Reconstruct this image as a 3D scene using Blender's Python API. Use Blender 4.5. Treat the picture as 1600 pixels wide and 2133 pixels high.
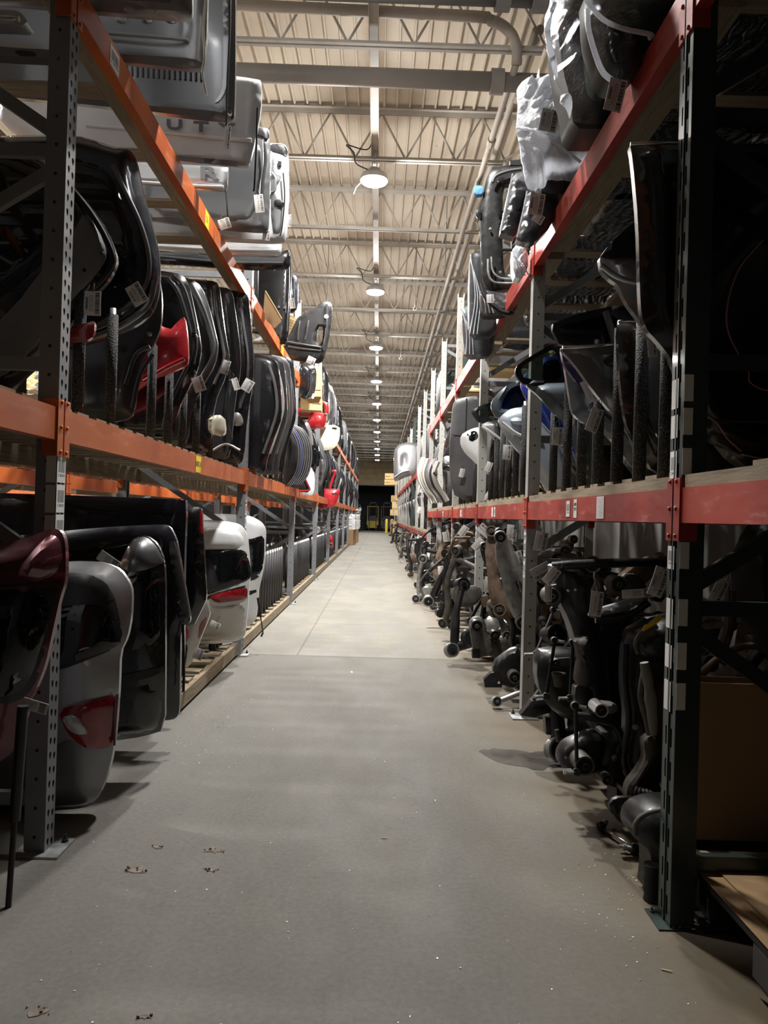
import bpy, bmesh, math, random
import numpy as np
from mathutils import Vector, Matrix
from mathutils.geometry import delaunay_2d_cdt
random.seed(7)
SC = bpy.context.scene
for o in list(bpy.data.objects): bpy.data.objects.remove(o)
COL = SC.collection
PI = math.pi
# ------------------------------------------------------------------ camera
F, IW, IH = 1558.0, 1600, 2133
PITCH, YAW, ROLL, CAMH = 0.00609, -0.00703, 0.02898, 1.2
CAM = Vector((0, 0, CAMH))
def ray(px, py):
    x, y = (px-IW/2)/F, -(py-IH/2)/F
    cr, sr = math.cos(ROLL), math.sin(ROLL); x, y = cr*x-sr*y, sr*x+cr*y
    w = (x, 1.0, y); cp, sp = math.cos(PITCH), math.sin(PITCH)
    w = (w[0], cp*w[1]-sp*w[2], sp*w[1]+cp*w[2]); cy, sy = math.cos(YAW), math.sin(YAW)
    return Vector((cy*w[0]-sy*w[1], sy*w[0]+cy*w[1], w[2]))
fw = ray(IW/2, IH/2); rt = (ray(IW/2+F, IH/2)-fw).normalized(); up = (ray(IW/2, IH/2-F)-fw).normalized()
cd = bpy.data.cameras.new('camera'); cam = bpy.data.objects.new('camera', cd); COL.objects.link(cam)
cd.sensor_fit = 'VERTICAL'; cd.sensor_height = 36.0; cd.lens = F/IH*36; cd.clip_end = 300; cd.clip_start = .02
M = Matrix((rt, up, -fw.normalized())).transposed().to_4x4(); M.translation = CAM; cam.matrix_world = M
SC.camera = cam
# ------------------------------------------------------------------ world and exposure
wd = bpy.data.worlds.new('world'); SC.world = wd; wd.use_nodes = True
wd.node_tree.nodes['Background'].inputs[0].default_value = (.6, .65, .8, 1)
wd.node_tree.nodes['Background'].inputs[1].default_value = .01
vs = SC.view_settings; vs.view_transform = 'Standard'; vs.look = 'None'; vs.gamma = 1; vs.use_curve_mapping = False
vs.exposure = 0.58
LAMP_W = 330.0
# ------------------------------------------------------------------ materials
MATS = {}
def nodes(name):
    m = bpy.data.materials.new(name); m.use_nodes = True; nt = m.node_tree
    return m, nt, nt.nodes['Principled BSDF']
def N(nt, t, **k):
    n = nt.nodes.new(t)
    for a, b in k.items():
        if a.startswith('i_'):
            key = a[2:]; n.inputs[int(key) if key.isdigit() else key].default_value = b
        else: setattr(n, a, b)
    return n
def L(nt, a, b): nt.links.new(a, b)
def pos(nt, scale=(1, 1, 1), obj=False):
    g = N(nt, 'ShaderNodeTexCoord') if obj else N(nt, 'ShaderNodeNewGeometry')
    mp = N(nt, 'ShaderNodeMapping'); mp.inputs['Scale'].default_value = scale
    L(nt, g.outputs['Object' if obj else 'Position'], mp.inputs['Vector']); return mp.outputs[0]
def noise(nt, vec, scale, detail=4, rough=.55):
    n = N(nt, 'ShaderNodeTexNoise', i_Scale=scale, i_Detail=detail, i_Roughness=rough); L(nt, vec, n.inputs['Vector']); return n.outputs['Fac']
def ramp(nt, fac, stops):
    r = N(nt, 'ShaderNodeValToRGB'); el = r.color_ramp.elements
    while len(el) < len(stops): el.new(.5)
    for e, (p, c) in zip(el, stops): e.position = p; e.color = (*c, 1) if len(c) == 3 else c
    L(nt, fac, r.inputs[0]); return r.outputs[0]
def mixc(nt, fac, a, b, mode='MIX'):
    n = N(nt, 'ShaderNodeMix', data_type='RGBA', blend_type=mode)
    for s, v in ((0, fac), (6, a), (7, b)):
        if hasattr(v, 'node'): L(nt, v, n.inputs[s])
        else: n.inputs[s].default_value = v if s == 0 else ((*v, 1) if len(v) == 3 else v)
    return n.outputs[2]
def bump(nt, bs, h, strength=.3, dist=.01):
    b = N(nt, 'ShaderNodeBump', i_Strength=strength, i_Distance=dist); L(nt, h, b.inputs['Height']); L(nt, b.outputs[0], bs.inputs['Normal'])
def simple(name, c, rough=.5, metal=0., coat=0., var=.15, vs_=6., bmp=0., bs_=60., spec=.5, obj=True, aniso=(1, 1, 1)):
    m, nt, b = nodes(name)
    v = pos(nt, aniso, obj)
    if var: 
        n = noise(nt, v, vs_); c2 = tuple(min(1, x*(1+var)) for x in c); c1 = tuple(x*(1-var) for x in c)
        L(nt, ramp(nt, n, [(.3, c1), (.7, c2)]), b.inputs['Base Color'])
        rr = ramp(nt, n, [(.3, (rough*.85,)*3), (.7, (min(1, rough*1.15),)*3)]); L(nt, rr, b.inputs['Roughness'])
    else: b.inputs['Base Color'].default_value = (*c, 1); b.inputs['Roughness'].default_value = rough
    b.inputs['Metallic'].default_value = metal; b.inputs['Coat Weight'].default_value = coat; b.inputs['Coat Roughness'].default_value = .06
    b.inputs['Specular IOR Level'].default_value = spec
    if bmp: bump(nt, b, noise(nt, v, bs_, 3), bmp, .004)
    MATS[name] = m; return m
def paint(name, c, metal=.35, rough=.35): return simple(name, c, rough, metal, 1.0, .06, 4.)
paint('paint_black', (.006, .006, .008), .1, .28); paint('paint_navy', (.008, .010, .022), .2); paint('paint_silver', (.42, .43, .45), .75, .38)
paint('paint_white', (.72, .73, .74), .05); paint('paint_champagne', (.46, .44, .40), .5); paint('paint_maroon', (.13, .03, .045), .5)
paint('paint_red', (.45, .012, .02), .2); paint('paint_grey', (.13, .135, .145), .55); paint('paint_slate', (.15, .185, .215), .55)
paint('paint_blue', (.012, .05, .42), .3); paint('paint_lightblue', (.50, .56, .64), .5); paint('paint_purple', (.05, .04, .13), .5)
paint('paint_cream', (.62, .60, .48), .1); paint('paint_midgrey', (.2, .205, .215), .6); paint('paint_green', (.03, .06, .045), .3)
simple('primer', (.03, .031, .035), .35, 0, .4); simple('plastic_black', (.012, .012, .013), .42); simple('plastic_grey', (.09, .09, .095), .5)
simple('rubber', (.010, .010, .010), .7); simple('trim_grey', (.16, .16, .16), .55); simple('chrome', (.62, .62, .62), .18, 1.)
simple('galvanised', (.42, .43, .43), .42, .8, 0, .25, 30); simple('lens_clear', (.5, .5, .5), .1, .3, 1.)
simple('lens_red', (.26, .006, .012), .2, 0, 1., .3, 25); simple('post_grey', (.19, .20, .215), .48, 0, 0, .12, 3, .1); simple('post_beige', (.36, .36, .335), .5, 0, 0, .12, 3)
simple('post_green', (.018, .032, .028), .4, 0, .2); simple('brace_grey', (.17, .18, .19), .5); simple('steel_dark', (.03, .03, .032), .5, .2)
simple('dusty_steel', (.085, .077, .066), .62, .15, 0, .55, 14, .25, 90); simple('black_steel', (.017, .017, .018), .38, .2, .1, .4, 10, .15, 80)
simple('rusty_steel', (.13, .085, .055), .7, .2, 0, .5, 18, .3, 90); simple('alu_cast', (.30, .30, .29), .45, .7, 0, .3, 20, .2, 120)
simple('paper', (.72, .71, .68), .7, 0, 0, .06); simple('yellow_label', (.85, .62, .02), .5, 0, 0, .03); simple('yellow_paint', (.62, .47, .05), .5)
simple('ink', (.015, .015, .017), .7, 0, 0, 0); simple('cardboard', (.33, .21, .105), .8, 0, 0, .12, 3, .1, 40); simple('cardboard_pale', (.62, .44, .21), .8, 0, 0, .1, 3)
simple('joist_paint', (.52, .495, .455), .6, 0, 0, .2, 2.5, 0, 60, .5, False); simple('pipe_paint', (.40, .365, .325), .6, 0, 0, .25, 2., 0, 60, .5, False)
simple('drain_paint', (.31, .285, .26), .6, 0, 0, .25, 1.2, 0, 60, .5, False); simple('duct_grey', (.17, .165, .16), .6, 0, 0, .3, 1.5, 0, 60, .5, False); simple('foil', (.75, .76, .78), .3, .3, 0, .2, 30, .8, 60)
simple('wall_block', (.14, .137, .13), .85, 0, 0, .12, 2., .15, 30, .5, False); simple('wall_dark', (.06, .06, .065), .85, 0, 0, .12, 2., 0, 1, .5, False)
simple('wall_wood', (.38, .29, .17), .8, 0, 0, .2, 2., 0, 1, .5, False); simple('wire_pink', (.42, .2, .24), .5, 0, 0, 0); simple('cable_black', (.01, .01, .01), .5, 0, 0, 0)
simple('foam_blue', (.12, .3, .5), .9, 0, 0, .3, 60); simple('lamp_housing', (.5, .5, .5), .4, .4); simple('headliner', (.42, .40, .37), .9)
simple('glass_tint', (.004, .005, .006), .04, 0, 0, 0, spec=.7); simple('tape', (.35, .22, .09), .3)
def beam_mat(name, base, faded, scuff):
    m, nt, b = nodes(name); v = pos(nt)
    n1 = noise(nt, v, 2.2, 5); n2 = noise(nt, pos(nt, (18, 2.0, 9)), 3.0, 6, .7); n3 = noise(nt, pos(nt, (1, 1.2, .3)), 1.5, 2)
    c = ramp(nt, n1, [(.35, base), (.7, faded)]); c = mixc(nt, ramp(nt, n3, [(.52, (0, 0, 0)), (.6, (.35,)*3)]), c, tuple(x*1.25 for x in faded))
    c = mixc(nt, ramp(nt, n2, [(.58, (0, 0, 0)), (.72, (.55,)*3)]), c, scuff); L(nt, c, b.inputs['Base Color'])
    L(nt, ramp(nt, n2, [(.3, (.3,)*3), (.7, (.55,)*3)]), b.inputs['Roughness']); MATS[name] = m
beam_mat('beam_orange', (.40, .075, .015), (.55, .14, .03), (.55, .32, .2)); beam_mat('beam_red', (.24, .018, .018), (.42, .06, .035), (.52, .30, .26))
def wood_mat(name, sc, c1, c2):
    m, nt, b = nodes(name); v = pos(nt, sc); n = noise(nt, v, 5, 6, .65); n2 = noise(nt, pos(nt), 1.7, 2)
    c = ramp(nt, n, [(.3, c1), (.68, c2)]); c = mixc(nt, ramp(nt, n2, [(.35, (.0,)*3), (.75, (.5,)*3)]), c, tuple(x*.6 for x in c2)); L(nt, c, b.inputs['Base Color'])
    b.inputs['Roughness'].default_value = .8; bump(nt, b, n, .3, .004); MATS[name] = m
wood_mat('wood_x', (1, 14, 14), (.15, .11, .065), (.33, .26, .165)); wood_mat('wood_y', (14, 1, 14), (.15, .11, .065), (.33, .26, .165))
def foam_mat():
    m, nt, b = nodes('foam'); v = N(nt, 'ShaderNodeTexVoronoi', i_Scale=170.); L(nt, pos(nt), v.inputs['Vector'])
    L(nt, ramp(nt, v.outputs['Distance'], [(.1, (.17, .17, .175)), (.45, (.015, .015, .016))]), b.inputs['Base Color']); b.inputs['Roughness'].default_value = .75
    bump(nt, b, v.outputs['Distance'], .6, .004); MATS['foam'] = m
foam_mat()
def concrete(name, g, warm):
    m, nt, b = nodes(name); p = pos(nt)
    big = noise(nt, p, .55, 5, .6); mid = noise(nt, pos(nt, (1.6, .5, 1)), 2.2, 6, .65); fine = noise(nt, p, 55, 4, .7); dust = noise(nt, p, 1.3, 6, .7)
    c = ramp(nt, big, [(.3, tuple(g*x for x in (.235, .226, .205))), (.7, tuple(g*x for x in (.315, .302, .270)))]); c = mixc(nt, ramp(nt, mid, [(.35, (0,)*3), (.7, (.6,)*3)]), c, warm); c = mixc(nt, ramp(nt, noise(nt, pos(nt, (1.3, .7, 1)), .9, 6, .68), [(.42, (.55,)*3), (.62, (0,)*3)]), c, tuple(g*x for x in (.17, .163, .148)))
    c = mixc(nt, .2, c, ramp(nt, fine, [(.3, tuple(g*x for x in (.13, .125, .115))), (.7, tuple(g*x for x in (.46, .44, .40)))]))
    # dusty, browner edges along the racks
    sx = N(nt, 'ShaderNodeSeparateXYZ'); L(nt, p, sx.inputs[0]); 
    e = N(nt, 'ShaderNodeMapRange', i_1=.30, i_2=1.0); L(nt, sx.outputs[0], e.inputs[0]); mu = N(nt, 'ShaderNodeMath', operation='MULTIPLY'); L(nt, e.outputs[0], mu.inputs[0]); L(nt, ramp(nt, dust, [(.3, (.2,)*3), (.65, (1,)*3)]), mu.inputs[1])
    c = mixc(nt, mu.outputs[0], c, (.13, .098, .06))
    st = noise(nt, p, 2.7, 7, .75); c = mixc(nt, ramp(nt, st, [(.63, (0,)*3), (.72, (.4,)*3)]), c, (.085, .08, .072)); L(nt, c, b.inputs['Base Color'])
    L(nt, ramp(nt, mid, [(.3, (.72,)*3), (.7, (.9,)*3)]), b.inputs['Roughness']); b.inputs['Specular IOR Level'].default_value = .22; bump(nt, b, mixc(nt, .5, fine, mid), .12, .004); MATS[name] = m
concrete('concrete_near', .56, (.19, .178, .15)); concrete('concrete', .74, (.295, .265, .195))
def deckm():
    m, nt, b = nodes('roof_deck_paint'); p = pos(nt); n = noise(nt, p, 1.1, 5); s = noise(nt, pos(nt, (3, 1, 1)), 9, 3, .6)
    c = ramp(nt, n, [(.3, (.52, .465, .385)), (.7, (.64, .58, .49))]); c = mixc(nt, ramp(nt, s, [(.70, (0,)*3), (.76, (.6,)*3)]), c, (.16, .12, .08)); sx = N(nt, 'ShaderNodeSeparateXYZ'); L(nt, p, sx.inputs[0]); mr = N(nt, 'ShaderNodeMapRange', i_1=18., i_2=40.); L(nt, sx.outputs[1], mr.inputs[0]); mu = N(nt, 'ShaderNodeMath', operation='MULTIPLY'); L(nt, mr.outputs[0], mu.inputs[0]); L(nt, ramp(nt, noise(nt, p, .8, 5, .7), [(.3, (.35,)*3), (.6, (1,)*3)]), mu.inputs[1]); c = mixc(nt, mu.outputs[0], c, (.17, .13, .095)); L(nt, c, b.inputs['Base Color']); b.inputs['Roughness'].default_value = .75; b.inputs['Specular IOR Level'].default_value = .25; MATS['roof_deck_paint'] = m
deckm()
def glass_clear():
    m, nt, b = nodes('glass_clear'); nt.nodes.remove(b); out = nt.nodes['Material Output']
    tr = N(nt, 'ShaderNodeBsdfTransparent'); tr.inputs[0].default_value = (.42, .47, .44, 1); gl = N(nt, 'ShaderNodeBsdfGlossy', i_Roughness=.03); lw = N(nt, 'ShaderNodeLayerWeight', i_Blend=.35)
    r = ramp(nt, lw.outputs['Fresnel'], [(0, (.06,)*3), (1, (.8,)*3)]); mx = N(nt, 'ShaderNodeMixShader'); L(nt, r, mx.inputs[0]); L(nt, tr.outputs[0], mx.inputs[1]); L(nt, gl.outputs[0], mx.inputs[2]); L(nt, mx.outputs[0], out.inputs[0]); MATS['glass_clear'] = m
glass_clear()
def film(name, col, fac, sc, strength):
    m, nt, b = nodes(name); out = nt.nodes['Material Output']; p = pos(nt)
    n = noise(nt, pos(nt, (1, 1, 2.2)), sc, 5, .7); wv = N(nt, 'ShaderNodeTexWave', i_Scale=sc*.35, i_Distortion=9., i_Detail=3.); L(nt, p, wv.inputs['Vector'])
    h = mixc(nt, .4, n, wv.outputs['Fac']); b.inputs['Base Color'].default_value = (*col, 1); b.inputs['Roughness'].default_value = .11; b.inputs['Specular IOR Level'].default_value = .8; bump(nt, b, h, strength, .012)
    tr = N(nt, 'ShaderNodeBsdfTransparent'); mx = N(nt, 'ShaderNodeMixShader'); f = ramp(nt, h, [(.35, (max(0, fac-.3),)*3), (.65, (min(1, fac+.3),)*3)])
    L(nt, f, mx.inputs[0]); L(nt, tr.outputs[0], mx.inputs[1]); L(nt, b.outputs[0], mx.inputs[2]); L(nt, mx.outputs[0], out.inputs[0]); MATS[name] = m
film('film_black', (.012, .013, .015), .98, 18, .9)
def film_clear():
    m, nt, b = nodes('film_clear'); nt.nodes.remove(b); out = nt.nodes['Material Output']; n = noise(nt, pos(nt, (1, 1, 2)), 26, 5, .72)
    bp = N(nt, 'ShaderNodeBump', i_Strength=1., i_Distance=.02); L(nt, n, bp.inputs['Height'])
    tr = N(nt, 'ShaderNodeBsdfTransparent'); tr.inputs[0].default_value = (.90, .91, .93, 1); gl = N(nt, 'ShaderNodeBsdfGlossy', i_Roughness=.13); L(nt, bp.outputs[0], gl.inputs['Normal']); lw = N(nt, 'ShaderNodeLayerWeight', i_Blend=.4); L(nt, bp.outputs[0], lw.inputs['Normal'])
    r = ramp(nt, lw.outputs['Facing'], [(0, (.012,)*3), (.55, (.06,)*3), (1, (.55,)*3)]); mx = N(nt, 'ShaderNodeMixShader'); L(nt, r, mx.inputs[0]); L(nt, tr.outputs[0], mx.inputs[1]); L(nt, gl.outputs[0], mx.inputs[2]); L(nt, mx.outputs[0], out.inputs[0]); MATS['film_clear'] = m
film_clear()
def film_white():
    m, nt, b = nodes('film_white'); out = nt.nodes['Material Output']; n = noise(nt, pos(nt, (1, 1, 1.6)), 24, 6, .75); wv = N(nt, 'ShaderNodeTexWave', i_Scale=7., i_Distortion=11., i_Detail=4.); L(nt, pos(nt, (1, 1, .6)), wv.inputs['Vector'])
    b.inputs['Base Color'].default_value = (.86, .88, .92, 1); b.inputs['Roughness'].default_value = .22; bump(nt, b, mixc(nt, .35, n, wv.outputs['Fac']), 1., .035)
    tl = N(nt, 'ShaderNodeBsdfTranslucent'); tl.inputs[0].default_value = (.86, .88, .92, 1); mx = N(nt, 'ShaderNodeMixShader', i_0=.45); L(nt, b.outputs[0], mx.inputs[1]); L(nt, tl.outputs[0], mx.inputs[2]); L(nt, mx.outputs[0], out.inputs[0]); MATS['film_white'] = m
film_white()
def printm(name, bg, style):
    m, nt, b = nodes(name); uv = N(nt, 'ShaderNodeTexCoord'); s = N(nt, 'ShaderNodeSeparateXYZ'); L(nt, uv.outputs['UV'], s.inputs[0])
    def band(src, a, c_):
        g = N(nt, 'ShaderNodeMath', operation='GREATER_THAN'); g.inputs[1].default_value = a; l = N(nt, 'ShaderNodeMath', operation='LESS_THAN'); l.inputs[1].default_value = c_
        q = N(nt, 'ShaderNodeMath', operation='MULTIPLY'); L(nt, src, g.inputs[0]); L(nt, src, l.inputs[0]); L(nt, g.outputs[0], q.inputs[0]); L(nt, l.outputs[0], q.inputs[1]); return q.outputs[0]
    def mul(a, c_):
        q = N(nt, 'ShaderNodeMath', operation='MULTIPLY'); L(nt, a, q.inputs[0]); L(nt, c_, q.inputs[1]); return q.outputs[0]
    def mx(a, c_):
        q = N(nt, 'ShaderNodeMath', operation='MAXIMUM'); L(nt, a, q.inputs[0]); L(nt, c_, q.inputs[1]); return q.outputs[0]
    def bars(ch, freq, thr):
        cx = N(nt, 'ShaderNodeCombineXYZ'); L(nt, s.outputs[ch], cx.inputs[0]); n = N(nt, 'ShaderNodeTexNoise', i_Scale=freq, i_Detail=0.); L(nt, cx.outputs[0], n.inputs['Vector'])
        g = N(nt, 'ShaderNodeMath', operation='GREATER_THAN'); g.inputs[1].default_value = thr; L(nt, n.outputs['Fac'], g.inputs[0]); return g.outputs[0]
    U_, V_ = s.outputs[0], s.outputs[1]
    if style == 'tag':      # barcode along the far long edge, small lines of print in the middle
        f = mul(mul(bars(1, 55, .47), band(U_, .66, .92)), band(V_, .06, .93))
        n = N(nt, 'ShaderNodeTexNoise', i_Scale=1., i_Detail=1.); mp = N(nt, 'ShaderNodeMapping'); mp.inputs['Scale'].default_value = (26, 45, 1); L(nt, uv.outputs['UV'], mp.inputs[0]); L(nt, mp.outputs[0], n.inputs['Vector'])
        g = N(nt, 'ShaderNodeMath', operation='GREATER_THAN'); g.inputs[1].default_value = .56; L(nt, n.outputs['Fac'], g.inputs[0]); f = mx(f, mul(mul(g.outputs[0], band(U_, .30, .58)), band(V_, .15, .85)))
    elif style == 'code':   # upright barcode with a line of digits under it
        f = mul(mul(bars(0, 40, .47), band(U_, .12, .9)), band(V_, .36, .80))
        n = N(nt, 'ShaderNodeTexNoise', i_Scale=1., i_Detail=0.); mp = N(nt, 'ShaderNodeMapping'); mp.inputs['Scale'].default_value = (22, 14, 1); L(nt, uv.outputs['UV'], mp.inputs[0]); L(nt, mp.outputs[0], n.inputs['Vector'])
        g = N(nt, 'ShaderNodeMath', operation='GREATER_THAN'); g.inputs[1].default_value = .5; L(nt, n.outputs['Fac'], g.inputs[0]); f = mx(f, mul(mul(g.outputs[0], band(U_, .12, .9)), band(V_, .2, .31)))
    else:                   # handwritten lines
        n = N(nt, 'ShaderNodeTexNoise', i_Scale=1., i_Detail=2.); mp = N(nt, 'ShaderNodeMapping'); mp.inputs['Scale'].default_value = (9, 30, 1); L(nt, uv.outputs['UV'], mp.inputs[0]); L(nt, mp.outputs[0], n.inputs['Vector'])
        g = band(n.outputs['Fac'], .47, .51); f = mul(g, mul(band(U_, .08, .92), band(V_, .06, .94)))
    L(nt, mixc(nt, f, bg, (.03, .03, .035)), b.inputs['Base Color']); b.inputs['Roughness'].default_value = .6; MATS[name] = m
printm('print_tag', (.72, .70, .68), 'tag'); printm('print_code', (.80, .80, .80), 'code'); printm('print_notes', (.66, .64, .66), 'notes')
def emis(name, c, s):
    m, nt, b = nodes(name); b.inputs['Base Color'].default_value = (*c, 1); b.inputs['Emission Color'].default_value = (*c, 1); b.inputs['Emission Strength'].default_value = s; MATS[name] = m
emis('lamp_lens', (1, .97, .90), 30)
# ------------------------------------------------------------------ mesh helpers
class MB:
    def __init__(s): s.v = []; s.f = []; s.uv = None
    def add(s, vs_, fs):
        k = len(s.v); s.v += [tuple(p) for p in vs_]; s.f += [tuple(i+k for i in f) for f in fs]; return s
    def box(s, x0, x1, y0, y1, z0, z1):
        return s.add([(x, y, z) for x in (x0, x1) for y in (y0, y1) for z in (z0, z1)], [(0, 1, 3, 2), (4, 6, 7, 5), (0, 4, 5, 1), (2, 3, 7, 6), (0, 2, 6, 4), (1, 5, 7, 3)])
    def bar(s, a, b, w, h, upv=(0, 0, 1)):      # rectangular bar from a to b
        a, b = Vector(a), Vector(b); d = (b-a).normalized(); u = Vector(upv)
        if abs(d.dot(u)) > .99: u = Vector((0, 1, 0))
        x = d.cross(u).normalized(); y = x.cross(d); c = [(-1, -1), (1, -1), (1, 1), (-1, 1)]
        return s.add([p+x*(i*w/2)+y*(j*h/2) for p in (a, b) for i, j in c], [(3, 2, 1, 0), (4, 5, 6, 7)]+[(i, (i+1) % 4, 4+(i+1) % 4, 4+i) for i in range(4)])
    def tube(s, pts, r, n=8, caps=True):
        pts = [Vector(p) for p in pts]; rs = r if isinstance(r, (list, tuple)) else [r]*len(pts); vs_ = []; fs = []; pu = None
        for i, p in enumerate(pts):
            d = ((pts[min(i+1, len(pts)-1)]-p).normalized()+(p-pts[max(i-1, 0)]).normalized()).normalized()
            if pu is None: pu = d.orthogonal().normalized()
            pu = (pu-d*pu.dot(d)).normalized(); w = d.cross(pu)
            vs_ += [p+(pu*math.cos(2*PI*k/n)+w*math.sin(2*PI*k/n))*rs[i] for k in range(n)]
        for i in range(len(pts)-1): fs += [(i*n+k, i*n+(k+1) % n, (i+1)*n+(k+1) % n, (i+1)*n+k) for k in range(n)]
        if caps: fs += [tuple(range(n-1, -1, -1)), tuple(range((len(pts)-1)*n, len(pts)*n))]
        return s.add(vs_, fs)
    def lathe(s, prof, c=(0, 0, 0), ax=(0, 0, 1), n=16, caps=True):   # prof: (r, along-axis)
        ax = Vector(ax).normalized(); u = ax.orthogonal().normalized(); w = ax.cross(u); c = Vector(c)
        vs_ = [c+ax*h+(u*math.cos(2*PI*k/n)+w*math.sin(2*PI*k/n))*r for r, h in prof for k in range(n)]
        fs = [(i*n+k, i*n+(k+1) % n, (i+1)*n+(k+1) % n, (i+1)*n+k) for i in range(len(prof)-1) for k in range(n)]
        if caps: fs += [tuple(range(n-1, -1, -1)), tuple(range((len(prof)-1)*n, len(prof)*n))]
        return s.add(vs_, fs)
    def mesh(s, name, mat, smooth=False, off=(0, 0, 0)):
        me = bpy.data.meshes.new(name); me.from_pydata([(x-off[0], y-off[1], z-off[2]) for x, y, z in s.v], [], s.f)
        if s.uv:
            ul = me.uv_layers.new(); 
            for l in me.loops: ul.data[l.index].uv = s.uv[l.vertex_index]
        if mat: me.materials.append(MATS[mat])
        if smooth: me.shade_smooth(); 
        me.update(); return me
    def build(s, name, mat, parent=None, smooth=False, ang=None):
        off = parent['_o'] if parent is not None else (0, 0, 0)
        me = s.mesh(name, mat, smooth, off)
        if ang: me.shade_smooth(); me.set_sharp_from_angle(angle=math.radians(ang))
        return link(name, me, parent)
ORI = {}
def link(name, data, parent=None):
    o = bpy.data.objects.new(name, data); COL.objects.link(o)
    if parent is not None: o.parent = parent; o['_o'] = parent['_o']
    else: o['_o'] = (0, 0, 0)
    return o
def tagp(o, label=None, cat=None, group=None, kind=None):
    for k, v in (('label', label), ('category', cat), ('group', group), ('kind', kind)):
        if v: o[k] = v
    return o
def thing(name, label, cat, loc=(0, 0, 0), group=None):
    o = bpy.data.objects.new(name, None); COL.objects.link(o); o.location = loc; o.empty_display_size = .1; o['_o'] = tuple(loc)
    return tagp(o, label, cat, group)
KIDS = {}
def kids(o):
    return [c for c in o.children]
def dup(root, loc, rotz=0., label=None, group=None, mats=None, rot=None, scale=None):
    r = root.copy(); COL.objects.link(r); r.location = loc; r.rotation_euler = rot or (0, 0, rotz)
    if scale: r.scale = (scale,)*3 if not isinstance(scale, tuple) else scale
    if label: r['label'] = label
    if group: r['group'] = group
    def rec(src, dst):
        for ch in KIDS[src.name]:
            c = ch.copy(); COL.objects.link(c); c.parent = dst
            if mats and c.type == 'MESH' and c.material_slots and c.material_slots[0].material:
                mn = c.material_slots[0].material.name
                if mn in mats: c.material_slots[0].link = 'OBJECT'; c.material_slots[0].material = MATS[mats[mn]]
            if ch.name in KIDS: rec(ch, c)
    rec(root, r); return r
def proto_done(root):
    for o in [root]+list(root.children_recursive): KIDS[o.name] = list(o.children)
    return root
# planes on which sheet parts are drawn: pixel -> (u, v), (u, v, n) -> world
class Plane:
    def __init__(s, Y=0., yaw=0., X=0., o=None, U=None, V=None):
        if U is None:
            s.U = Vector((math.cos(yaw), math.sin(yaw), 0)); s.V = Vector((0, 0, 1)); s.O = Vector((X, Y, 0))
        else: s.O, s.U, s.V = Vector(o), Vector(U).normalized(), Vector(V).normalized()
        s.N = s.U.cross(s.V)
    def px(s, p, n=0.):
        d = ray(p[0], p[1]); t = (s.O+s.N*n-CAM).dot(s.N)/d.dot(s.N); q = CAM+d*t-s.O; return (q.dot(s.U), q.dot(s.V))
    def to3(s, u, v, n=0.): return s.O+s.U*u+s.V*v+s.N*n
def atX(p, X): d = ray(*p); return CAM+d*(X/d.x)
def atY(p, Y): d = ray(*p); return CAM+d*(Y/d.y)
def atZ(p, Z): d = ray(*p); return CAM+d*((Z-CAMH)/d.z)
def chaikin(pts, n, closed=True):
    for _ in range(n):
        q = []; m = len(pts)
        for i in range(m if closed else m-1):
            a, b = pts[i], pts[(i+1) % m]; q += [tuple(.78*x+.22*y for x, y in zip(a, b)), tuple(.22*x+.78*y for x, y in zip(a, b))]
        pts = q if closed else [pts[0]]+q+[pts[-1]]
    return pts
def resample(pts, d):
    out = []
    for i, a in enumerate(pts):
        b = pts[(i+1) % len(pts)]; l = math.hypot(b[0]-a[0], b[1]-a[1]); k = max(1, int(l/d))
        out += [(a[0]+(b[0]-a[0])*j/k, a[1]+(b[1]-a[1])*j/k) for j in range(k)]
    res = [out[0]]
    for p in out[1:]:
        if math.hypot(p[0]-res[-1][0], p[1]-res[-1][1]) > d*.15: res.append(p)
    if math.hypot(res[0][0]-res[-1][0], res[0][1]-res[-1][1]) < d*.15: res.pop()
    return res
def inside(P, poly):
    x, y = P[:, 0], P[:, 1]; r = np.zeros(len(P), bool); q = np.array(poly); a, b = q, np.roll(q, -1, 0)
    for (x0, y0), (x1, y1) in zip(a, b):
        if y0 == y1: continue
        c = ((y0 > y) != (y1 > y)) & (x < (x1-x0)*(y-y0)/(y1-y0)+x0); r ^= c
    return r
def bdist(P, poly):
    q = np.array(poly); a = q; d = np.roll(q, -1, 0)-a; L2 = (d**2).sum(1)+1e-12; best = np.full(len(P), 9e9)
    for i in range(len(q)):
        t = np.clip(((P-a[i])@d[i])/L2[i], 0, 1); e = P-a[i]-t[:, None]*d[i]; best = np.minimum(best, (e**2).sum(1))
    return np.sqrt(best)
def sstep(x): x = np.clip(x, 0, 1); return x*x*(3-2*x)
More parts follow.
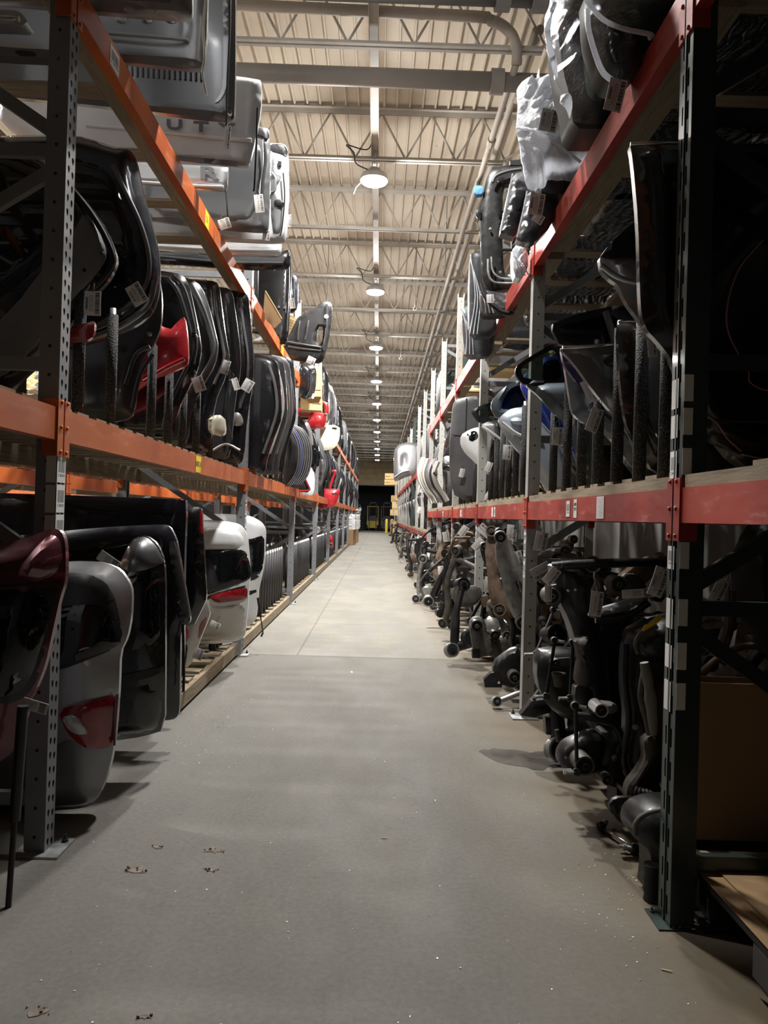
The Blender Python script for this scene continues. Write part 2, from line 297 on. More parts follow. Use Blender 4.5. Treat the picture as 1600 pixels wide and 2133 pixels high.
def sheet(name, mat, parent, pl, out, px=True, sm=1, t=.03, dome=.02, edge=.03, drop=.015, res=.035, holes=(), off=0., on=None, disp=None, recess=(), ang=38, hsm=1):
    """A pressed-sheet part: outline in the plane, domed face with rolled edges, real thickness, optional openings and pressings."""
    if px:      # trace each outline point on the height the domed surface has there
        Q0 = np.array([pl.px(p) for p in out]); c0, h0 = (Q0.min(0)+Q0.max(0))/2, np.maximum((Q0.max(0)-Q0.min(0))/2, 1e-4)
        def hgt(Q): return (on(Q) if on else 0.)+off+dome*(1-np.minimum((((Q-c0)/h0)**2).sum(1)/2, 1))
        def cv(L_, d=drop):
            Q = np.array([pl.px(p) for p in L_])
            for _ in range(2): H = hgt(Q)-d; Q = np.array([pl.px(p, h) for p, h in zip(L_, H)])
            return [tuple(q) for q in Q]
    else: cv = lambda L_: [tuple(p) for p in L_]
    o2 = resample(chaikin(cv(out), sm), res); hs = [resample(chaikin(cv(h), hsm), res) for h in holes]; rc = [(chaikin(cv(r[0]), 1), r[1], r[2]) for r in recess]
    A = np.array(o2); mn, mx_ = A.min(0), A.max(0); ce = (mn+mx_)/2; hf = np.maximum((mx_-mn)/2, 1e-4)
    gx = np.arange(mn[0]+res/2, mx_[0], res); gy = np.arange(mn[1]+res/2, mx_[1], res*.87)
    G = np.array([(x+(res/2 if j % 2 else 0), y) for j, y in enumerate(gy) for x in gx]).reshape(-1, 2)
    if len(G):
        k = inside(G, o2) & (bdist(G, o2) > res*.45)
        for h in hs: k &= ~inside(G, h) & (bdist(G, h) > res*.45)
        G = G[k]
    pts = list(o2); edges = [(i, (i+1) % len(o2)) for i in range(len(o2))]
    for h in hs: b0 = len(pts); pts += h; edges += [(b0+i, b0+(i+1) % len(h)) for i in range(len(h))]
    pts += [tuple(g) for g in G]
    V2, E2, F2, *_ = delaunay_2d_cdt([Vector(p) for p in pts], edges, [], 1 if not hs else 0, 1e-6)
    P = np.array([(v.x, v.y) for v in V2]); F2 = [tuple(f) for f in F2]
    C = np.array([P[list(f)].mean(0) for f in F2]); ok = inside(C, o2)
    for h in hs: ok &= ~inside(C, h)
    F2 = [f for f, o_ in zip(F2, ok) if o_]
    def fn(Q):
        Q = np.asarray(Q, float).reshape(-1, 2); n = on(Q) if on else 0.
        r2 = (((Q-ce)/hf)**2).sum(1)/2; d = bdist(Q, o2)
        for h in hs: d = np.minimum(d, bdist(Q, h)*1.5)
        n = n+off+dome*(1-np.minimum(r2, 1))-(drop*(1-sstep(d/edge))**2 if drop else 0)
        for poly, dep, w in rc: n = n-dep*np.where(inside(Q, poly), sstep(bdist(Q, poly)/w), 0)
        if disp: n = n+disp(Q)
        return n
    nf = fn(P); nv = len(P); b = MB()
    vs_ = [pl.to3(u, v, n) for (u, v), n in zip(P, nf)]+[pl.to3(u, v, n-t) for (u, v), n in zip(P, nf)]
    cnt = {}
    fs = []
    for f in F2:
        a, c_, d_ = P[f[0]], P[f[1]], P[f[2]]
        if (c_[0]-a[0])*(d_[1]-a[1])-(c_[1]-a[1])*(d_[0]-a[0]) < 0: f = f[::-1]
        fs.append(f); fs.append(tuple(i+nv for i in reversed(f)))
        for i in range(len(f)): e = (f[i], f[(i+1) % len(f)]); cnt[e] = 1
    for (i, j) in list(cnt):
        if (j, i) not in cnt: fs.append((i, i+nv, j+nv, j))
    b.add(vs_, fs); o = b.build(name, mat, parent, ang=ang); return o, fn
def spl(pts, k=4):      # Catmull-Rom through points of any dimension
    P = [np.array(p, float) for p in pts]; P = [2*P[0]-P[1]]+P+[2*P[-1]-P[-2]]; out = []
    for i in range(1, len(P)-2):
        for j in range(k):
            t = j/k; out.append(.5*((2*P[i])+(P[i+1]-P[i-1])*t+(2*P[i-1]-5*P[i]+4*P[i+1]-P[i+2])*t*t+(3*P[i]-P[i-1]-3*P[i+1]+P[i+2])*t**3))
    out.append(P[-2]); return out
def bushing(name, parent, c, ax, r, dep, mat='dusty_steel', core='dusty_steel', rub='rubber'):
    """outer steel ring > rubber, inner sleeve"""
    o = MB().lathe([(r*.8, -dep/2), (r, -dep/2), (r, dep/2), (r*.8, dep/2), (r*.8, -dep/2)], c, ax, 18, False).build(name, mat, parent, ang=40)
    sub = o if parent is not None and parent.parent is None else parent
    MB().lathe([(r*.81, -dep*.42), (r*.81, dep*.42), (r*.3, dep*.46), (r*.3, -dep*.46), (r*.81, -dep*.42)], c, ax, 16, False).build('rubber', rub, sub, ang=40)
    MB().lathe([(r*.15, -dep*.6), (r*.32, -dep*.6), (r*.32, dep*.6), (r*.15, dep*.6), (r*.15, -dep*.6)], c, ax, 12, False).build('sleeve', core, sub, ang=40); return o
def bolt(name, parent, c, ax, r, ln, mat='galvanised'):
    return MB().lathe([(r*.55, 0), (r*.55, ln*.45), (r, ln*.45), (r, ln*.75), (r*.5, ln*.75), (r*.45, ln)], c, ax, 6).build(name, mat, parent)
# layered things drawn on a plane: P sheet, T tube, B bushing, K bolt
def Pn(name, mat, out, par=None, on=None, **k): return ('P', name, mat, out, par, on, k)
def Tn(name, mat, path, r, par=None, n=8, sp=4, off=0.): return ('T', name, mat, path, r, par, n, sp, off)
def Bn(name, c, rpx, dep=.06, par=None, off=0., mat='dusty_steel', core='dusty_steel'): return ('B', name, c, rpx, dep, par, off, mat, core)
def Kn(name, c, rpx, ln=.03, par=None, off=.02, mat='galvanised'): return ('K', name, c, rpx, ln, par, off, mat)
def item(name, label, cat, pl, layers, group=None, px=True):
    cv = pl.px if px else (lambda p, n=0.: (p[0], p[1]))
    allp = [cv(p) for l in layers if l[0] == 'P' for p in l[3]]+[cv(p) for l in layers if l[0] == 'T' for p in l[3]]
    us, v_ = [p[0] for p in allp], [p[1] for p in allp]
    root = thing(name, label, cat, pl.to3((min(us)+max(us))/2, min(v_), 0), group)
    objs, fns = [], []
    for l in layers:
        if l[0] == 'P':
            _, nm, mt, out, par, on, k = l; o, f = sheet(nm, mt, objs[par] if par is not None else root, pl, out, px=px, on=fns[on] if on is not None else None, **k)
        elif l[0] == 'T':
            _, nm, mt, path, r, par, n, sp, off = l; f = None
            pts = [(*cv(p, (p[2] if len(p) > 2 else 0)+off), (p[2] if len(p) > 2 else 0)+off) for p in path]; pts = spl(pts, sp) if len(pts) > 2 and sp > 1 else pts
            o = MB().tube([pl.to3(*p) for p in pts], r, n).build(nm, mt, objs[par] if par is not None else root, ang=50)
        elif l[0] == 'B':
            _, nm, c, rp, dep, par, off, mt, core = l; f = None; u, v = cv(c, off); r = abs(pl.px((c[0]+rp, c[1]), off)[0]-u) if px else rp
            o = bushing(nm, objs[par] if par is not None else root, pl.to3(u, v, off), pl.N, r, dep, mt, core)
        else:
            _, nm, c, rp, ln, par, off, mt = l; f = None; u, v = cv(c, off); r = abs(pl.px((c[0]+rp, c[1]), off)[0]-u) if px else rp
            o = bolt(nm, objs[par] if par is not None else root, pl.to3(u, v, off), pl.N, r, ln, mt)
        objs.append(o); fns.append(f)
    return root
def text_part(name, s, size, mat, parent, O, U, V, ext=.0015, align='CENTER', sx=1., bold=0.):
    cu = bpy.data.curves.new(name, 'FONT'); cu.body = s; cu.size = size; cu.extrude = ext; cu.align_x = align; cu.align_y = 'CENTER'; cu.resolution_u = 3; cu.offset = bold
    t = bpy.data.objects.new(name+'_tmp', cu); COL.objects.link(t); bpy.context.view_layer.update()
    me = bpy.data.meshes.new_from_object(t); bpy.data.objects.remove(t); bpy.data.curves.remove(cu)
    U, V = Vector(U).normalized(), Vector(V).normalized(); R = Matrix((U, V, U.cross(V))).transposed().to_4x4(); R.translation = Vector(O)-Vector(parent['_o'])
    me.transform(Matrix.Diagonal((sx, 1, 1, 1))); me.transform(R); me.materials.clear(); me.materials.append(MATS[mat]); me.name = name; return link(name, me, parent)
def label_part(name, mat, parent, O, U, V, w, h, th=.0012, bend=None):
    O, U, V = Vector(O), Vector(U).normalized(), Vector(V).normalized(); n = U.cross(V); b = MB(); uv = []; k = 5
    vs_ = []
    for s_ in (1, -1):
        for i in range(k):
            for j in range(2):
                a = i/(k-1); vs_.append(O+U*((j-.5)*w)+V*((a-.5)*h)+n*(s_*th/2+(bend or 0)*math.sin(a*PI)+(bend or 0)*.6*(j-.5)*(a-.5))); uv.append((j, a))
    fs = [(i*2, i*2+1, i*2+3, i*2+2) for i in range(k-1)]+[(2*k+i*2+2, 2*k+i*2+3, 2*k+i*2+1, 2*k+i*2) for i in range(k-1)]
    rim = [i*2 for i in range(k)]+[i*2+1 for i in reversed(range(k))]; fs += [(rim[i], rim[(i+1) % len(rim)], rim[(i+1) % len(rim)]+2*k, rim[i]+2*k) for i in range(len(rim))]
    b.add(vs_, fs); b.uv = uv; return b.build(name, mat, parent, ang=35)
# ================================================================== the setting
YEND = 60.0
def struct(o): o['kind'] = 'structure'; return o
root = struct(thing('floor', 'grey dusty concrete warehouse floor', 'floor')); del root['category']; FLOOR = root
def slab(x0, x1, y0, y1, mt='concrete'):
    b = MB(); c = .008; z = -.12
    vs_ = [(x0, y0, z), (x1, y0, z), (x1, y1, z), (x0, y1, z), (x0, y0, -c), (x1, y0, -c), (x1, y1, -c), (x0, y1, -c), (x0+c, y0+c, 0), (x1-c, y0+c, 0), (x1-c, y1-c, 0), (x0+c, y1-c, 0)]
    fs = [(3, 2, 1, 0)]+[(i, (i+1) % 4, 4+(i+1) % 4, 4+i) for i in range(4)]+[(4+i, 4+(i+1) % 4, 8+(i+1) % 4, 8+i) for i in range(4)]+[(8, 9, 10, 11)]
    b.add(vs_, fs).build('floor_slab', mt, FLOOR)
JY = 6.36
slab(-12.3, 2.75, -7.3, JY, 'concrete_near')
yy = JY
while yy < YEND+10:
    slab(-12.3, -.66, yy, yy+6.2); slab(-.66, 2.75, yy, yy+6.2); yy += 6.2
def wallbox(name, mat, *b): return struct(MB().box(*b).build(name, mat))
wallbox('wall_right', 'wall_block', 2.6, 2.75, -7, YEND, 0, 6.4)
wallbox('wall_left', 'wall_block', -12.15, -12, -7, YEND, 0, 6.4)
wallbox('wall_back', 'wall_block', -12, 2.6, -7.15, -7, 0, 6.4)
# far wall with a wide dark opening into an unlit bay
OX0, OX1, OZ = -3.2, 2.2, 3.75
w = struct(thing('wall_far', 'far end wall with a tall open bay', 'wall')); del w['category']
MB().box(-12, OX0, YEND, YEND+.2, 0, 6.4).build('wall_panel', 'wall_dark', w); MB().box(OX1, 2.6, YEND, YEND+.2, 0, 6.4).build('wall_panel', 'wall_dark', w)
for i in range(6): MB().box(OX0, OX1, YEND, YEND+.18, OZ+i*.44, OZ+i*.44+.43).build('cladding_board', 'wall_wood', w)
MB().box(OX0-.06, OX1+.06, YEND-.04, YEND+.2, OZ-.1, OZ).build('lintel', 'duct_grey', w)
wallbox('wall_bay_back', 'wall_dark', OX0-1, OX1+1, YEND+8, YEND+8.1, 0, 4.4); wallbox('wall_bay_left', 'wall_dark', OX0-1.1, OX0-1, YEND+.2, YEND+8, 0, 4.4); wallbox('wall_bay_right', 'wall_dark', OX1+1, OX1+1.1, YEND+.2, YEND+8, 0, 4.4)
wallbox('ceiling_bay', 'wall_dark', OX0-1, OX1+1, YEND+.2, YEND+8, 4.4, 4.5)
wallbox('threshold_light_strip', 'paint_white', OX0, OX1, YEND-.5, YEND-.2, 0, .006)  # white strip painted in for the doorway light on the floor
# ceiling: ribbed deck sheets on open-web joists
CE = struct(thing('ceiling', 'beige ribbed metal roof deck on open web joists', 'ceiling')); del CE['category']
ZD, ZB, ZT = 6.17, 5.50, 6.12
RP = .154; SW = RP*6; SL = 6.6
def deck_mesh():
    b = MB(); prof = []
    for i in range(6):
        x = i*RP; prof += [(x, 0), (x+RP*.41, 0), (x+RP*.44, -.04), (x+RP*.56, -.04), (x+RP*.59, 0)]
    prof.append((SW, 0)); n = len(prof)
    vs_ = [(x, y, z) for y in (0, SL) for x, z in prof]+[(x, y, .05) for y in (0, SL) for x, z in prof]
    b.add(vs_, [(i, n+i, n+i+1, i+1) for i in range(n-1)]+[(2*n+i, 2*n+i+1, 3*n+i+1, 3*n+i) for i in range(n-1)]); return b.mesh('deck_sheet', 'roof_deck_paint')
dm = deck_mesh(); nx = 16
for j in range(11):
    for i in range(nx):
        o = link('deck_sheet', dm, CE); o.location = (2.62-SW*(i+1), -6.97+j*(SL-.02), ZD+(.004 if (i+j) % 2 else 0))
JOISTS = [6.83+2.2*k for k in range(-5, 24)]
XA, XB, XE = -12.0, 2.6, 1.38
PAN = .61
rodm = MB().tube([(0, 0, ZB+.03), (PAN/2, 0, ZT-.04)], .0125, 6).mesh('web_rod', 'joist_paint', True)
rodm2 = MB().tube([(PAN/2, 0, ZT-.04), (PAN, 0, ZB+.03)], .0125, 6).mesh('web_rod', 'joist_paint', True)
webm = MB(); x = XA
while x < XE-.1:
    webm.tube([(x, 0, ZB+.03), (x+PAN/2, 0, ZT-.04), (x+PAN, 0, ZB+.03)], .0125, 5); x += PAN
webm = webm.mesh('web', 'joist_paint', True)
tcm = MB().box(XA, XB, -.055, -.008, ZT-.008, ZT).box(XA, XB, .008, .055, ZT-.008, ZT).box(XA, XB, -.014, -.008, ZT-.06, ZT).box(XA, XB, .008, .014, ZT-.06, ZT).mesh('top_chord', 'joist_paint')
bcm = MB().box(XA, XE, -.05, -.008, ZB, ZB+.007).box(XA, XE, .008, .05, ZB, ZB+.007).box(XA, XE, -.014, -.008, ZB, ZB+.05).box(XA, XE, .008, .014, ZB, ZB+.05).mesh('bottom_chord', 'joist_paint')
edm = MB().tube([(XE-.05, 0, ZB+.02), (XB-.35, 0, ZT-.05)], .016, 6).mesh('end_strut', 'joist_paint', True)
for y in JOISTS:
    j = link('roof_joist', None, CE); j.location = (0, y, 0)
    for nm, me in (('top_chord', tcm), ('bottom_chord', bcm), ('end_strut', edm)): link(nm, me, j)
    if 6 < y < 18.5:
        n = int((XE-.1-XA)/PAN)+1
        for i in range(n):
            x = XA+i*PAN
            if x < -3.4*(y/9+.6): continue
            for me in (rodm, rodm2): o = link('web_rod', me, j); o.location = (x, 0, 0)
    else: o = link('web', webm, j); o['kind'] = 'stuff'
# long strut over the bottom chords that carries the lamps, and pipes
LX = -.17
def pipe(name, label, pts, r, mat, n=10, cat='pipe', sp=5, couplings=()):
    t = thing(name, label, cat, pts[0]); P3 = spl(pts, sp) if len(pts) > 2 else pts; MB().tube(P3, r, n).build('run', mat, t, smooth=True)
    for c, ax in couplings: MB().lathe([(r*1.02, -.06), (r*1.35, -.06), (r*1.35, .06), (r*1.02, .06)], c, ax, n).build('coupling', mat, t, ang=40)
    return t
t = thing('lamp_strut', 'painted steel strut running the length of the aisle above the lamps', 'strut', (LX, -6.5, ZB+.1))
MB().box(LX-.045, LX+.045, -6.5, YEND, ZB+.095, ZB+.1).box(LX-.045, LX-.04, -6.5, YEND, ZB+.055, ZB+.095).box(LX+.04, LX+.045, -6.5, YEND, ZB+.055, ZB+.095).build('channel', 'pipe_paint', t)
for k in range(10): MB().box(LX-.055, LX+.055, JOISTS[0]+4.4*k+.1, JOISTS[0]+4.4*k+.22, ZB+.05, ZB+.104).build('splice', 'joist_paint', t)
pipe('sprinkler_pipe', 'beige roof pipe crossing the aisle and bending down at its end', [(-9, 6.55, 5.68), (-3, 6.57, 5.68), (.45, 6.6, 5.66), (.86, 6.62, 5.64), (1.05, 6.68, 5.58), (1.13, 6.76, 5.48), (1.14, 6.8, 5.36)], .048, 'pipe_paint', 12)
pipe('drain_pipe', 'thick grey pipe slung under the first visible joist', [(-9, 7.02, 5.36), (2.5, 7.05, 5.34)], .085, 'drain_paint', 16, couplings=[((-2, 7.04, 5.36), (1, 0, 0)), ((1.0, 7.045, 5.342), (1, 0, 0))])
pipe('vent_duct', 'dark grey round duct across the top of the view with a flange', [(-9, 6.12, 5.55), (1.35, 6.12, 5.53)], .10, 'duct_grey', 16, couplings=[((.9, 6.12, 5.53), (1, 0, 0)), ((1.2, 6.12, 5.53), (1, 0, 0))])
pipe('roof_pipe', 'beige pipe along the roof, the outer of two on the red rack side', [(1.35, 6.8, 5.70), (1.30, 12, 5.70), (1.30, YEND, 5.70)], .04, 'pipe_paint', 8, couplings=[((1.345, 7.9, 5.70), (0, 1, 0)), ((1.32, 9.8, 5.70), (0, 1, 0))])
pipe('roof_pipe', 'beige pipe along the roof, the inner of two on the red rack side', [(1.14, 6.8, 5.38), (1.13, 9.0, 5.42), (1.12, 15, 5.46), (1.12, YEND, 5.46)], .035, 'pipe_paint', 8, couplings=[((1.133, 8.3, 5.405), (0, 1, 0))])
for i, (x, y) in enumerate(((.55, 13.6), (-1.05, 13.6), (.42, 17.9), (.9, 11.3))):
    t = thing('hanger_rod', ('thin rod hanging from the roof beside the second lamp', 'thin rod hanging from the roof above the upright black floor pan', 'thin rod hanging from a roof joist near the third lamp', 'thin rod with a small hook near the inner roof pipe')[i], 'rod', (x, y, 5.0))
    MB().tube([(x, y, 5.02), (x, y, 6.13)], .006, 6).build('rod', 'duct_grey', t); MB().tube([(x+.03*math.cos(a), y, 5.0+.03*math.sin(a)) for a in np.linspace(PI/2, 2.1*PI, 9)], .006, 6).build('hook', 'duct_grey', t)
# ------------------------------------------------------------------ lamps
def make_lamp(x, y, label, group, pw=1.):
    z = 5.2; t = thing('high_bay_lamp', label, 'lamp', (x, y, z), group)
    MB().lathe([(.02, .14), (.07, .14), (.09, .10), (.15, .07), (.165, .04), (.165, .0), (.13, -.0)], (x, y, z), (0, 0, 1), 28).build('housing', 'lamp_housing', t, ang=40)
    MB().lathe([(.155, -.001), (.15, -.02), (.12, -.035), (.06, -.04), (.002, -.041)], (x, y, z), (0, 0, 1), 28).build('lens', 'lamp_lens', t, smooth=True)
    MB().tube([(x+.03*math.cos(a), y, z+.19+.045*math.sin(a)) for a in np.linspace(-PI/2, 1.2*PI, 12)], .006, 6).build('hook', 'galvanised', t)
    MB().tube([(x, y, z+.2), (x, y, ZB+.06)], .005, 6).build('hanger', 'galvanised', t)
    MB().tube(spl([(x-.05, y, z+.12), (x-.22, y, z+.2), (x-.25, y, z+.33), (x-.34, y, z+.42), (x-.1, y, z+.37), (x-.02, y, z+.5)], 5), .007, 6).build('cord', 'cable_black', t)
    ld = bpy.data.lights.new('lamp_light', 'AREA'); ld.shape = 'DISK'; ld.size = .30; ld.energy = LAMP_W*.82*pw; ld.color = (1, .975, .935); lo = bpy.data.objects.new('lamp_light', ld); COL.objects.link(lo); lo.parent = t; lo.location = (0, 0, -.05)
    ld = bpy.data.lights.new('lamp_glow', 'POINT'); ld.shadow_soft_size = .10; ld.energy = LAMP_W*.18*pw; ld.color = (1, .975, .935); lo = bpy.data.objects.new('lamp_glow', ld); COL.objects.link(lo); lo.parent = t; lo.location = (0, 0, -.2)
    return t
ORD = 'first second third fourth fifth sixth seventh eighth ninth tenth eleventh twelfth thirteenth fourteenth fifteenth sixteenth seventeenth eighteenth nineteenth twentieth'.split()
for k in range(11):
    t = make_lamp(LX-.004*k, 8.9+4.42*k, 'glowing round high-bay lamp over the aisle, %s from the viewer' % ORD[k], 'lamps along the main aisle', (1.3, 1.0, .8, .65, .6, .55)[min(k, 5)])
t0 = bpy.data.objects['high_bay_lamp']
make_lamp(LX, 4.48, 'round high-bay lamp overhead, just above the top edge of the view', 'lamps along the main aisle', .5)
MB().tube(spl([(LX-.12, 8.9, 5.2), (LX-.2, 8.88, 5.12), (LX-.24, 8.87, 5.02)], 4), .004, 5).build('pull_cord', 'paint_white', t0)
for k in range(8): make_lamp(-4.9, 4.5+4.42*k, 'round high-bay lamp over the next aisle behind the orange racks, %s along' % ORD[k], 'lamps over the next aisle', .55)
# ================================================================== racks
XL, XR = -1.12, .90
LY = [2.635+3.68*k for k in range(-1, 11)]; RY = [2.27+2.3*k for k in range(-1, 19)]
def cells(b, f, w0, w1, z0, z1, hole):
    # one cell with a hole: f(a, z) -> 3D ; hole = 8 points E NE N NW W SW S SE
    wm, zm = (w0+w1)/2, (z0+z1)/2; R = [(w1, zm), (w1, z1), (wm, z1), (w0, z1), (w0, zm), (w0, z0), (wm, z0), (w1, z0)]
    b.add([f(*p) for p in R]+[f(wm+h[0], zm+h[1]) for h in hole], [(i, (i+1) % 8, 8+(i+1) % 8, 8+i) for i in range(8)])
TEAR = [(.0085, .004), (.0065, .011), (0, .014), (-.0065, .011), (-.0085, .004), (-.005, -.006), (0, -.0135), (.005, -.006)]
SQ = [(.0055, 0), (.0055, .0055), (0, .0055), (-.0055, .0055), (-.0055, 0), (-.0055, -.0055), (0, -.0055), (.0055, -.0055)]
RND = [(.006*math.cos(a), .006*math.sin(a)) for a in [i*PI/4 for i in range(8)]]
SLOT = [(.006, 0), (.006, .027), (0, .029), (-.006, .027), (-.006, 0), (-.006, -.027), (0, -.029), (.006, -.027)]
def post_mesh(kind, H, mat):
    """C-channel post: perforated web at x=0 (facing +x), flanges back to x=-.075, width along y; far simple posts share the same builder."""
    b = MB(); w, d = (.076, .072) if kind != 'slot' else (.092, .072); hw = w/2; f = lambda a, z: (0, a, z)
    if kind == 'tear':
        p = .05; n = int(H/p)
        for i in range(n):
            cells(b, f, -hw, 0, i*p, (i+1)*p, [(x+.004, z) for x, z in TEAR]); z0 = i*p; cells(b, f, 0, hw, z0, z0+p, [(x-.002, z-.009) for x, z in TEAR])
        for s in (-1, 1):
            g = lambda a, z: (-d/2-.0+a, s*hw, z)
            for i in range(int(H/.1)): cells(b, g, -d/2, d/2, i*.1, (i+1)*.1, SQ)
    elif kind == 'slot':
        p = .1; n = int(H/p)
        for i in range(n):
            for s in (-1, 1): cells(b, f, min(0, s*hw), max(0, s*hw), i*p, (i+1)*p, [(x-s*.004, z) for x, z in SLOT])
        b.box(-.004, .004, -.005, .005, 0, H)
        for s in (-1, 1): b.box(-d, 0, s*hw-.002, s*hw+.002, 0, H)
    else:
        p = .1
        b.box(-.003, 0, -hw, hw, 0, H)
        for s in (-1, 1):
            g = lambda a, z: (-d/2+a, s*hw, z)
            for i in range(int(H/p)): cells(b, g, -d/2, d/2, i*p, (i+1)*p, RND)
    for s in (-1, 1): b.box(-d, -d+.003, min(s*hw, s*hw*.55), max(s*hw, s*hw*.55), 0, H)
    return b.mesh('front_post', mat)
PM = {('tear'): post_mesh('tear', 4.1, 'post_grey'), 'slot': post_mesh('slot', 3.95, 'post_green'), 'round': post_mesh('round', 3.95, 'post_beige')}
plate = MB().box(-.10, .06, -.075, .075, 0, .008)
platem = plate.mesh('base_plate', 'galvanised'); anchm = MB().lathe([(.012, .008), (.012, .018), (.006, .018), (.005, .034)], (.035, .05, 0), (0, 0, 1), 6).mesh('anchor_bolt', 'steel_dark')
DEP = 1.07
def upright(kind, x, y, sgn, label, group, mats):
    t = thing('upright_frame', label, 'rack upright', (x, y, 0), group)
    H = 4.1 if kind == 'tear' else 3.95
    for i, nm in ((0, 'front_post'), (1, 'rear_post')):
        o = link(nm, PM[kind], t); o.location = (-sgn*DEP*i, 0, .008); o.scale = (sgn*(1 if i == 0 else -1), 1, 1)
        if i: o.rotation_euler = (0, 0, 0)
        q = link('base_plate', platem, t); q.location = (-sgn*DEP*i, 0, 0); q.scale = ((sgn*(1 if i == 0 else -1), 1, 1) if kind != 'slot' else (sgn*(1 if i == 0 else -1)*.62, .8, .6))
        if kind == 'slot': q.material_slots[0].link = 'OBJECT'; q.material_slots[0].material = MATS['post_green']
        q2 = link('anchor_bolt', anchm, q)
        o['_o'] = q['_o'] = tuple(t['_o'])
    def br(z0, z1, nm):
        a = Vector((x-sgn*.05, y, z0)); c = Vector((x-sgn*(DEP-.05), y, z1)); MB().bar(a, c, .028, .045).build(nm, mats, t)
    zs = [.18, .95, 1.70, 2.45, 3.2, 3.85]
    for z in zs: br(z, z, 'horizontal_strut')
    for i in range(len(zs)-1): br(zs[i]+.06, zs[i+1]-.06, 'diagonal_strut') if i % 2 else br(zs[i+1]-.06, zs[i]+.06, 'diagonal_strut')
    return t
def beam(x, y0, y1, z0, z1, sgn, mat, label, group, nm='rack_beam'):
    """step beam: face at x towards the aisle (sgn = +1 faces +x), welded end connectors with rivets"""
    t = thing(nm, label, 'rack beam', (x, (y0+y1)/2, z0), group); t['kind'] = 'thing'; d = .045; st = .022
    pr = [(0, z0), (0, z1), (-d*.55, z1), (-d*.55, z1-st), (-d, z1-st), (-d, z0)]
    b = MB(); n = 6; e0, e1 = y0+.043, y1-.043
    b.add([(x+sgn*p, y, z) for y in (e0, e1) for p, z in pr], [tuple(range(n)), tuple(range(2*n-1, n-1, -1))]+[(i, n+i, n+(i+1) % n, (i+1) % n) for i in range(n)]); b.build('beam_body', mat, t)
    for ye, s in ((y0, 1), (y1, -1)):
        c = MB(); c.box(min(x, x+sgn*.006), max(x, x+sgn*.006), min(ye+s*.006, ye+s*.05), max(ye+s*.006, ye+s*.05), z0-.055, z1+.03).box(min(x-sgn*.05, x), max(x-sgn*.05, x), min(ye+s*.043, ye+s*.049), max(ye+s*.043, ye+s*.049), z0-.055, z1+.03)
        co = c.build('end_connector', mat, t)
        for k in range(3): MB().lathe([(.007, 0), (.007, .003), (.004, .006)], (x+sgn*.006, ye+s*.024, z0-.04+k*(z1-z0+.06)/2), (sgn, 0, 0), 8).build('rivet', mat, co)
    return t
side = ['orange', 'red']
LMZ, LUZ = (1.432, 1.545), (2.958, 3.07); RMZ, RUZ = (1.207, 1.312), (2.745, 2.875)
for i, y in enumerate(LY):
    k = i-1
    upright('tear', XL, y, 1, 'grey perforated rack upright on the orange side, %s' % ('behind the viewer' if k < 0 else 'nearest, with three barcode stickers' if k == 0 else '%s along the aisle' % ORD[k]), 'orange side uprights', 'brace_grey')
for i, y in enumerate(RY):
    k = i-1; kd = 'slot' if k in (0, -1, 8) else 'round'; 
    upright(kd, XR, y, -1, 'dark green slotted rack upright beside the cardboard box' if k == 0 else 'dark green slotted rack upright outside the view' if k < 0 else 'dark green rack upright far down the red side' if k == 8 else 'pale grey rack upright on the red side, %s post from the viewer' % ORD[k], 'red side uprights', 'post_green' if kd == 'slot' else 'brace_grey')
for i in range(len(LY)-1):
    o_ = ['outside the view at the near end']+['%s bay from the viewer' % ORD[k] for k in range(11)]
    for (z, lv) in ((LMZ, 'middle'), (LUZ, 'upper')):
        if lv == 'middle' and i == 3: pass
        beam(XL, LY[i], LY[i+1], z[0], z[1], 1, 'beam_orange', '%s orange shelf beam, %s' % (lv, o_[i]), 'orange front beams')
        beam(XL-DEP, LY[i], LY[i+1], z[0], z[1], -1, 'beam_orange', 'rear %s orange shelf beam, %s' % (lv, o_[i]), 'orange rear beams')
for i in range(len(RY)-1):
    o_ = 'outside the view at the near end' if i == 0 else '%s bay from the viewer' % ORD[i-1]
    far = i >= 6
    for (z, lv) in (((RMZ if not far else (.81, .91)), 'middle'), ((RUZ if not far else (2.2, 2.3)), 'upper')):
        beam(XR, RY[i], RY[i+1], z[0], z[1], -1, 'beam_red', '%s red shelf beam, %s' % (lv, o_), 'red front beams')
        beam(XR+DEP, RY[i], RY[i+1], z[0], z[1], 1, 'beam_red', 'rear %s red shelf beam, %s' % (lv, o_), 'red rear beams')
# back-to-back row and the row across the next aisle
for i in range(7):
    y = LY[i]
    t = upright('tear', -2.62-DEP, y, -1, 'grey rack upright of the row behind the orange racks, %s along' % ORD[i], 'uprights of the back row', 'brace_grey')
    t = upright('tear', -6.3, y+.6, 1, 'grey rack upright across the next aisle, %s along' % ORD[i], 'uprights across the next aisle', 'brace_grey')
    if i < 6:
        beam(-2.62, LY[i], LY[i+1], 1.36, 1.47, 1, 'beam_orange', 'near orange shelf beam of the row behind, %s bay' % ORD[i], 'beams of the back row'); beam(-2.62-DEP, LY[i], LY[i+1], 1.36, 1.47, -1, 'beam_orange', 'far orange shelf beam of the row behind, %s bay' % ORD[i], 'beams of the back row')
        beam(-6.3, LY[i]+.6, LY[i+1]+.6, 1.36, 1.47, 1, 'beam_orange', 'middle orange shelf beam across the next aisle, %s bay' % ORD[i], 'beams across the next aisle'); beam(-6.3, LY[i]+.6, LY[i+1]+.6, 2.9, 3.0, 1, 'beam_orange', 'upper orange shelf beam across the next aisle, %s bay' % ORD[i], 'beams across the next aisle')
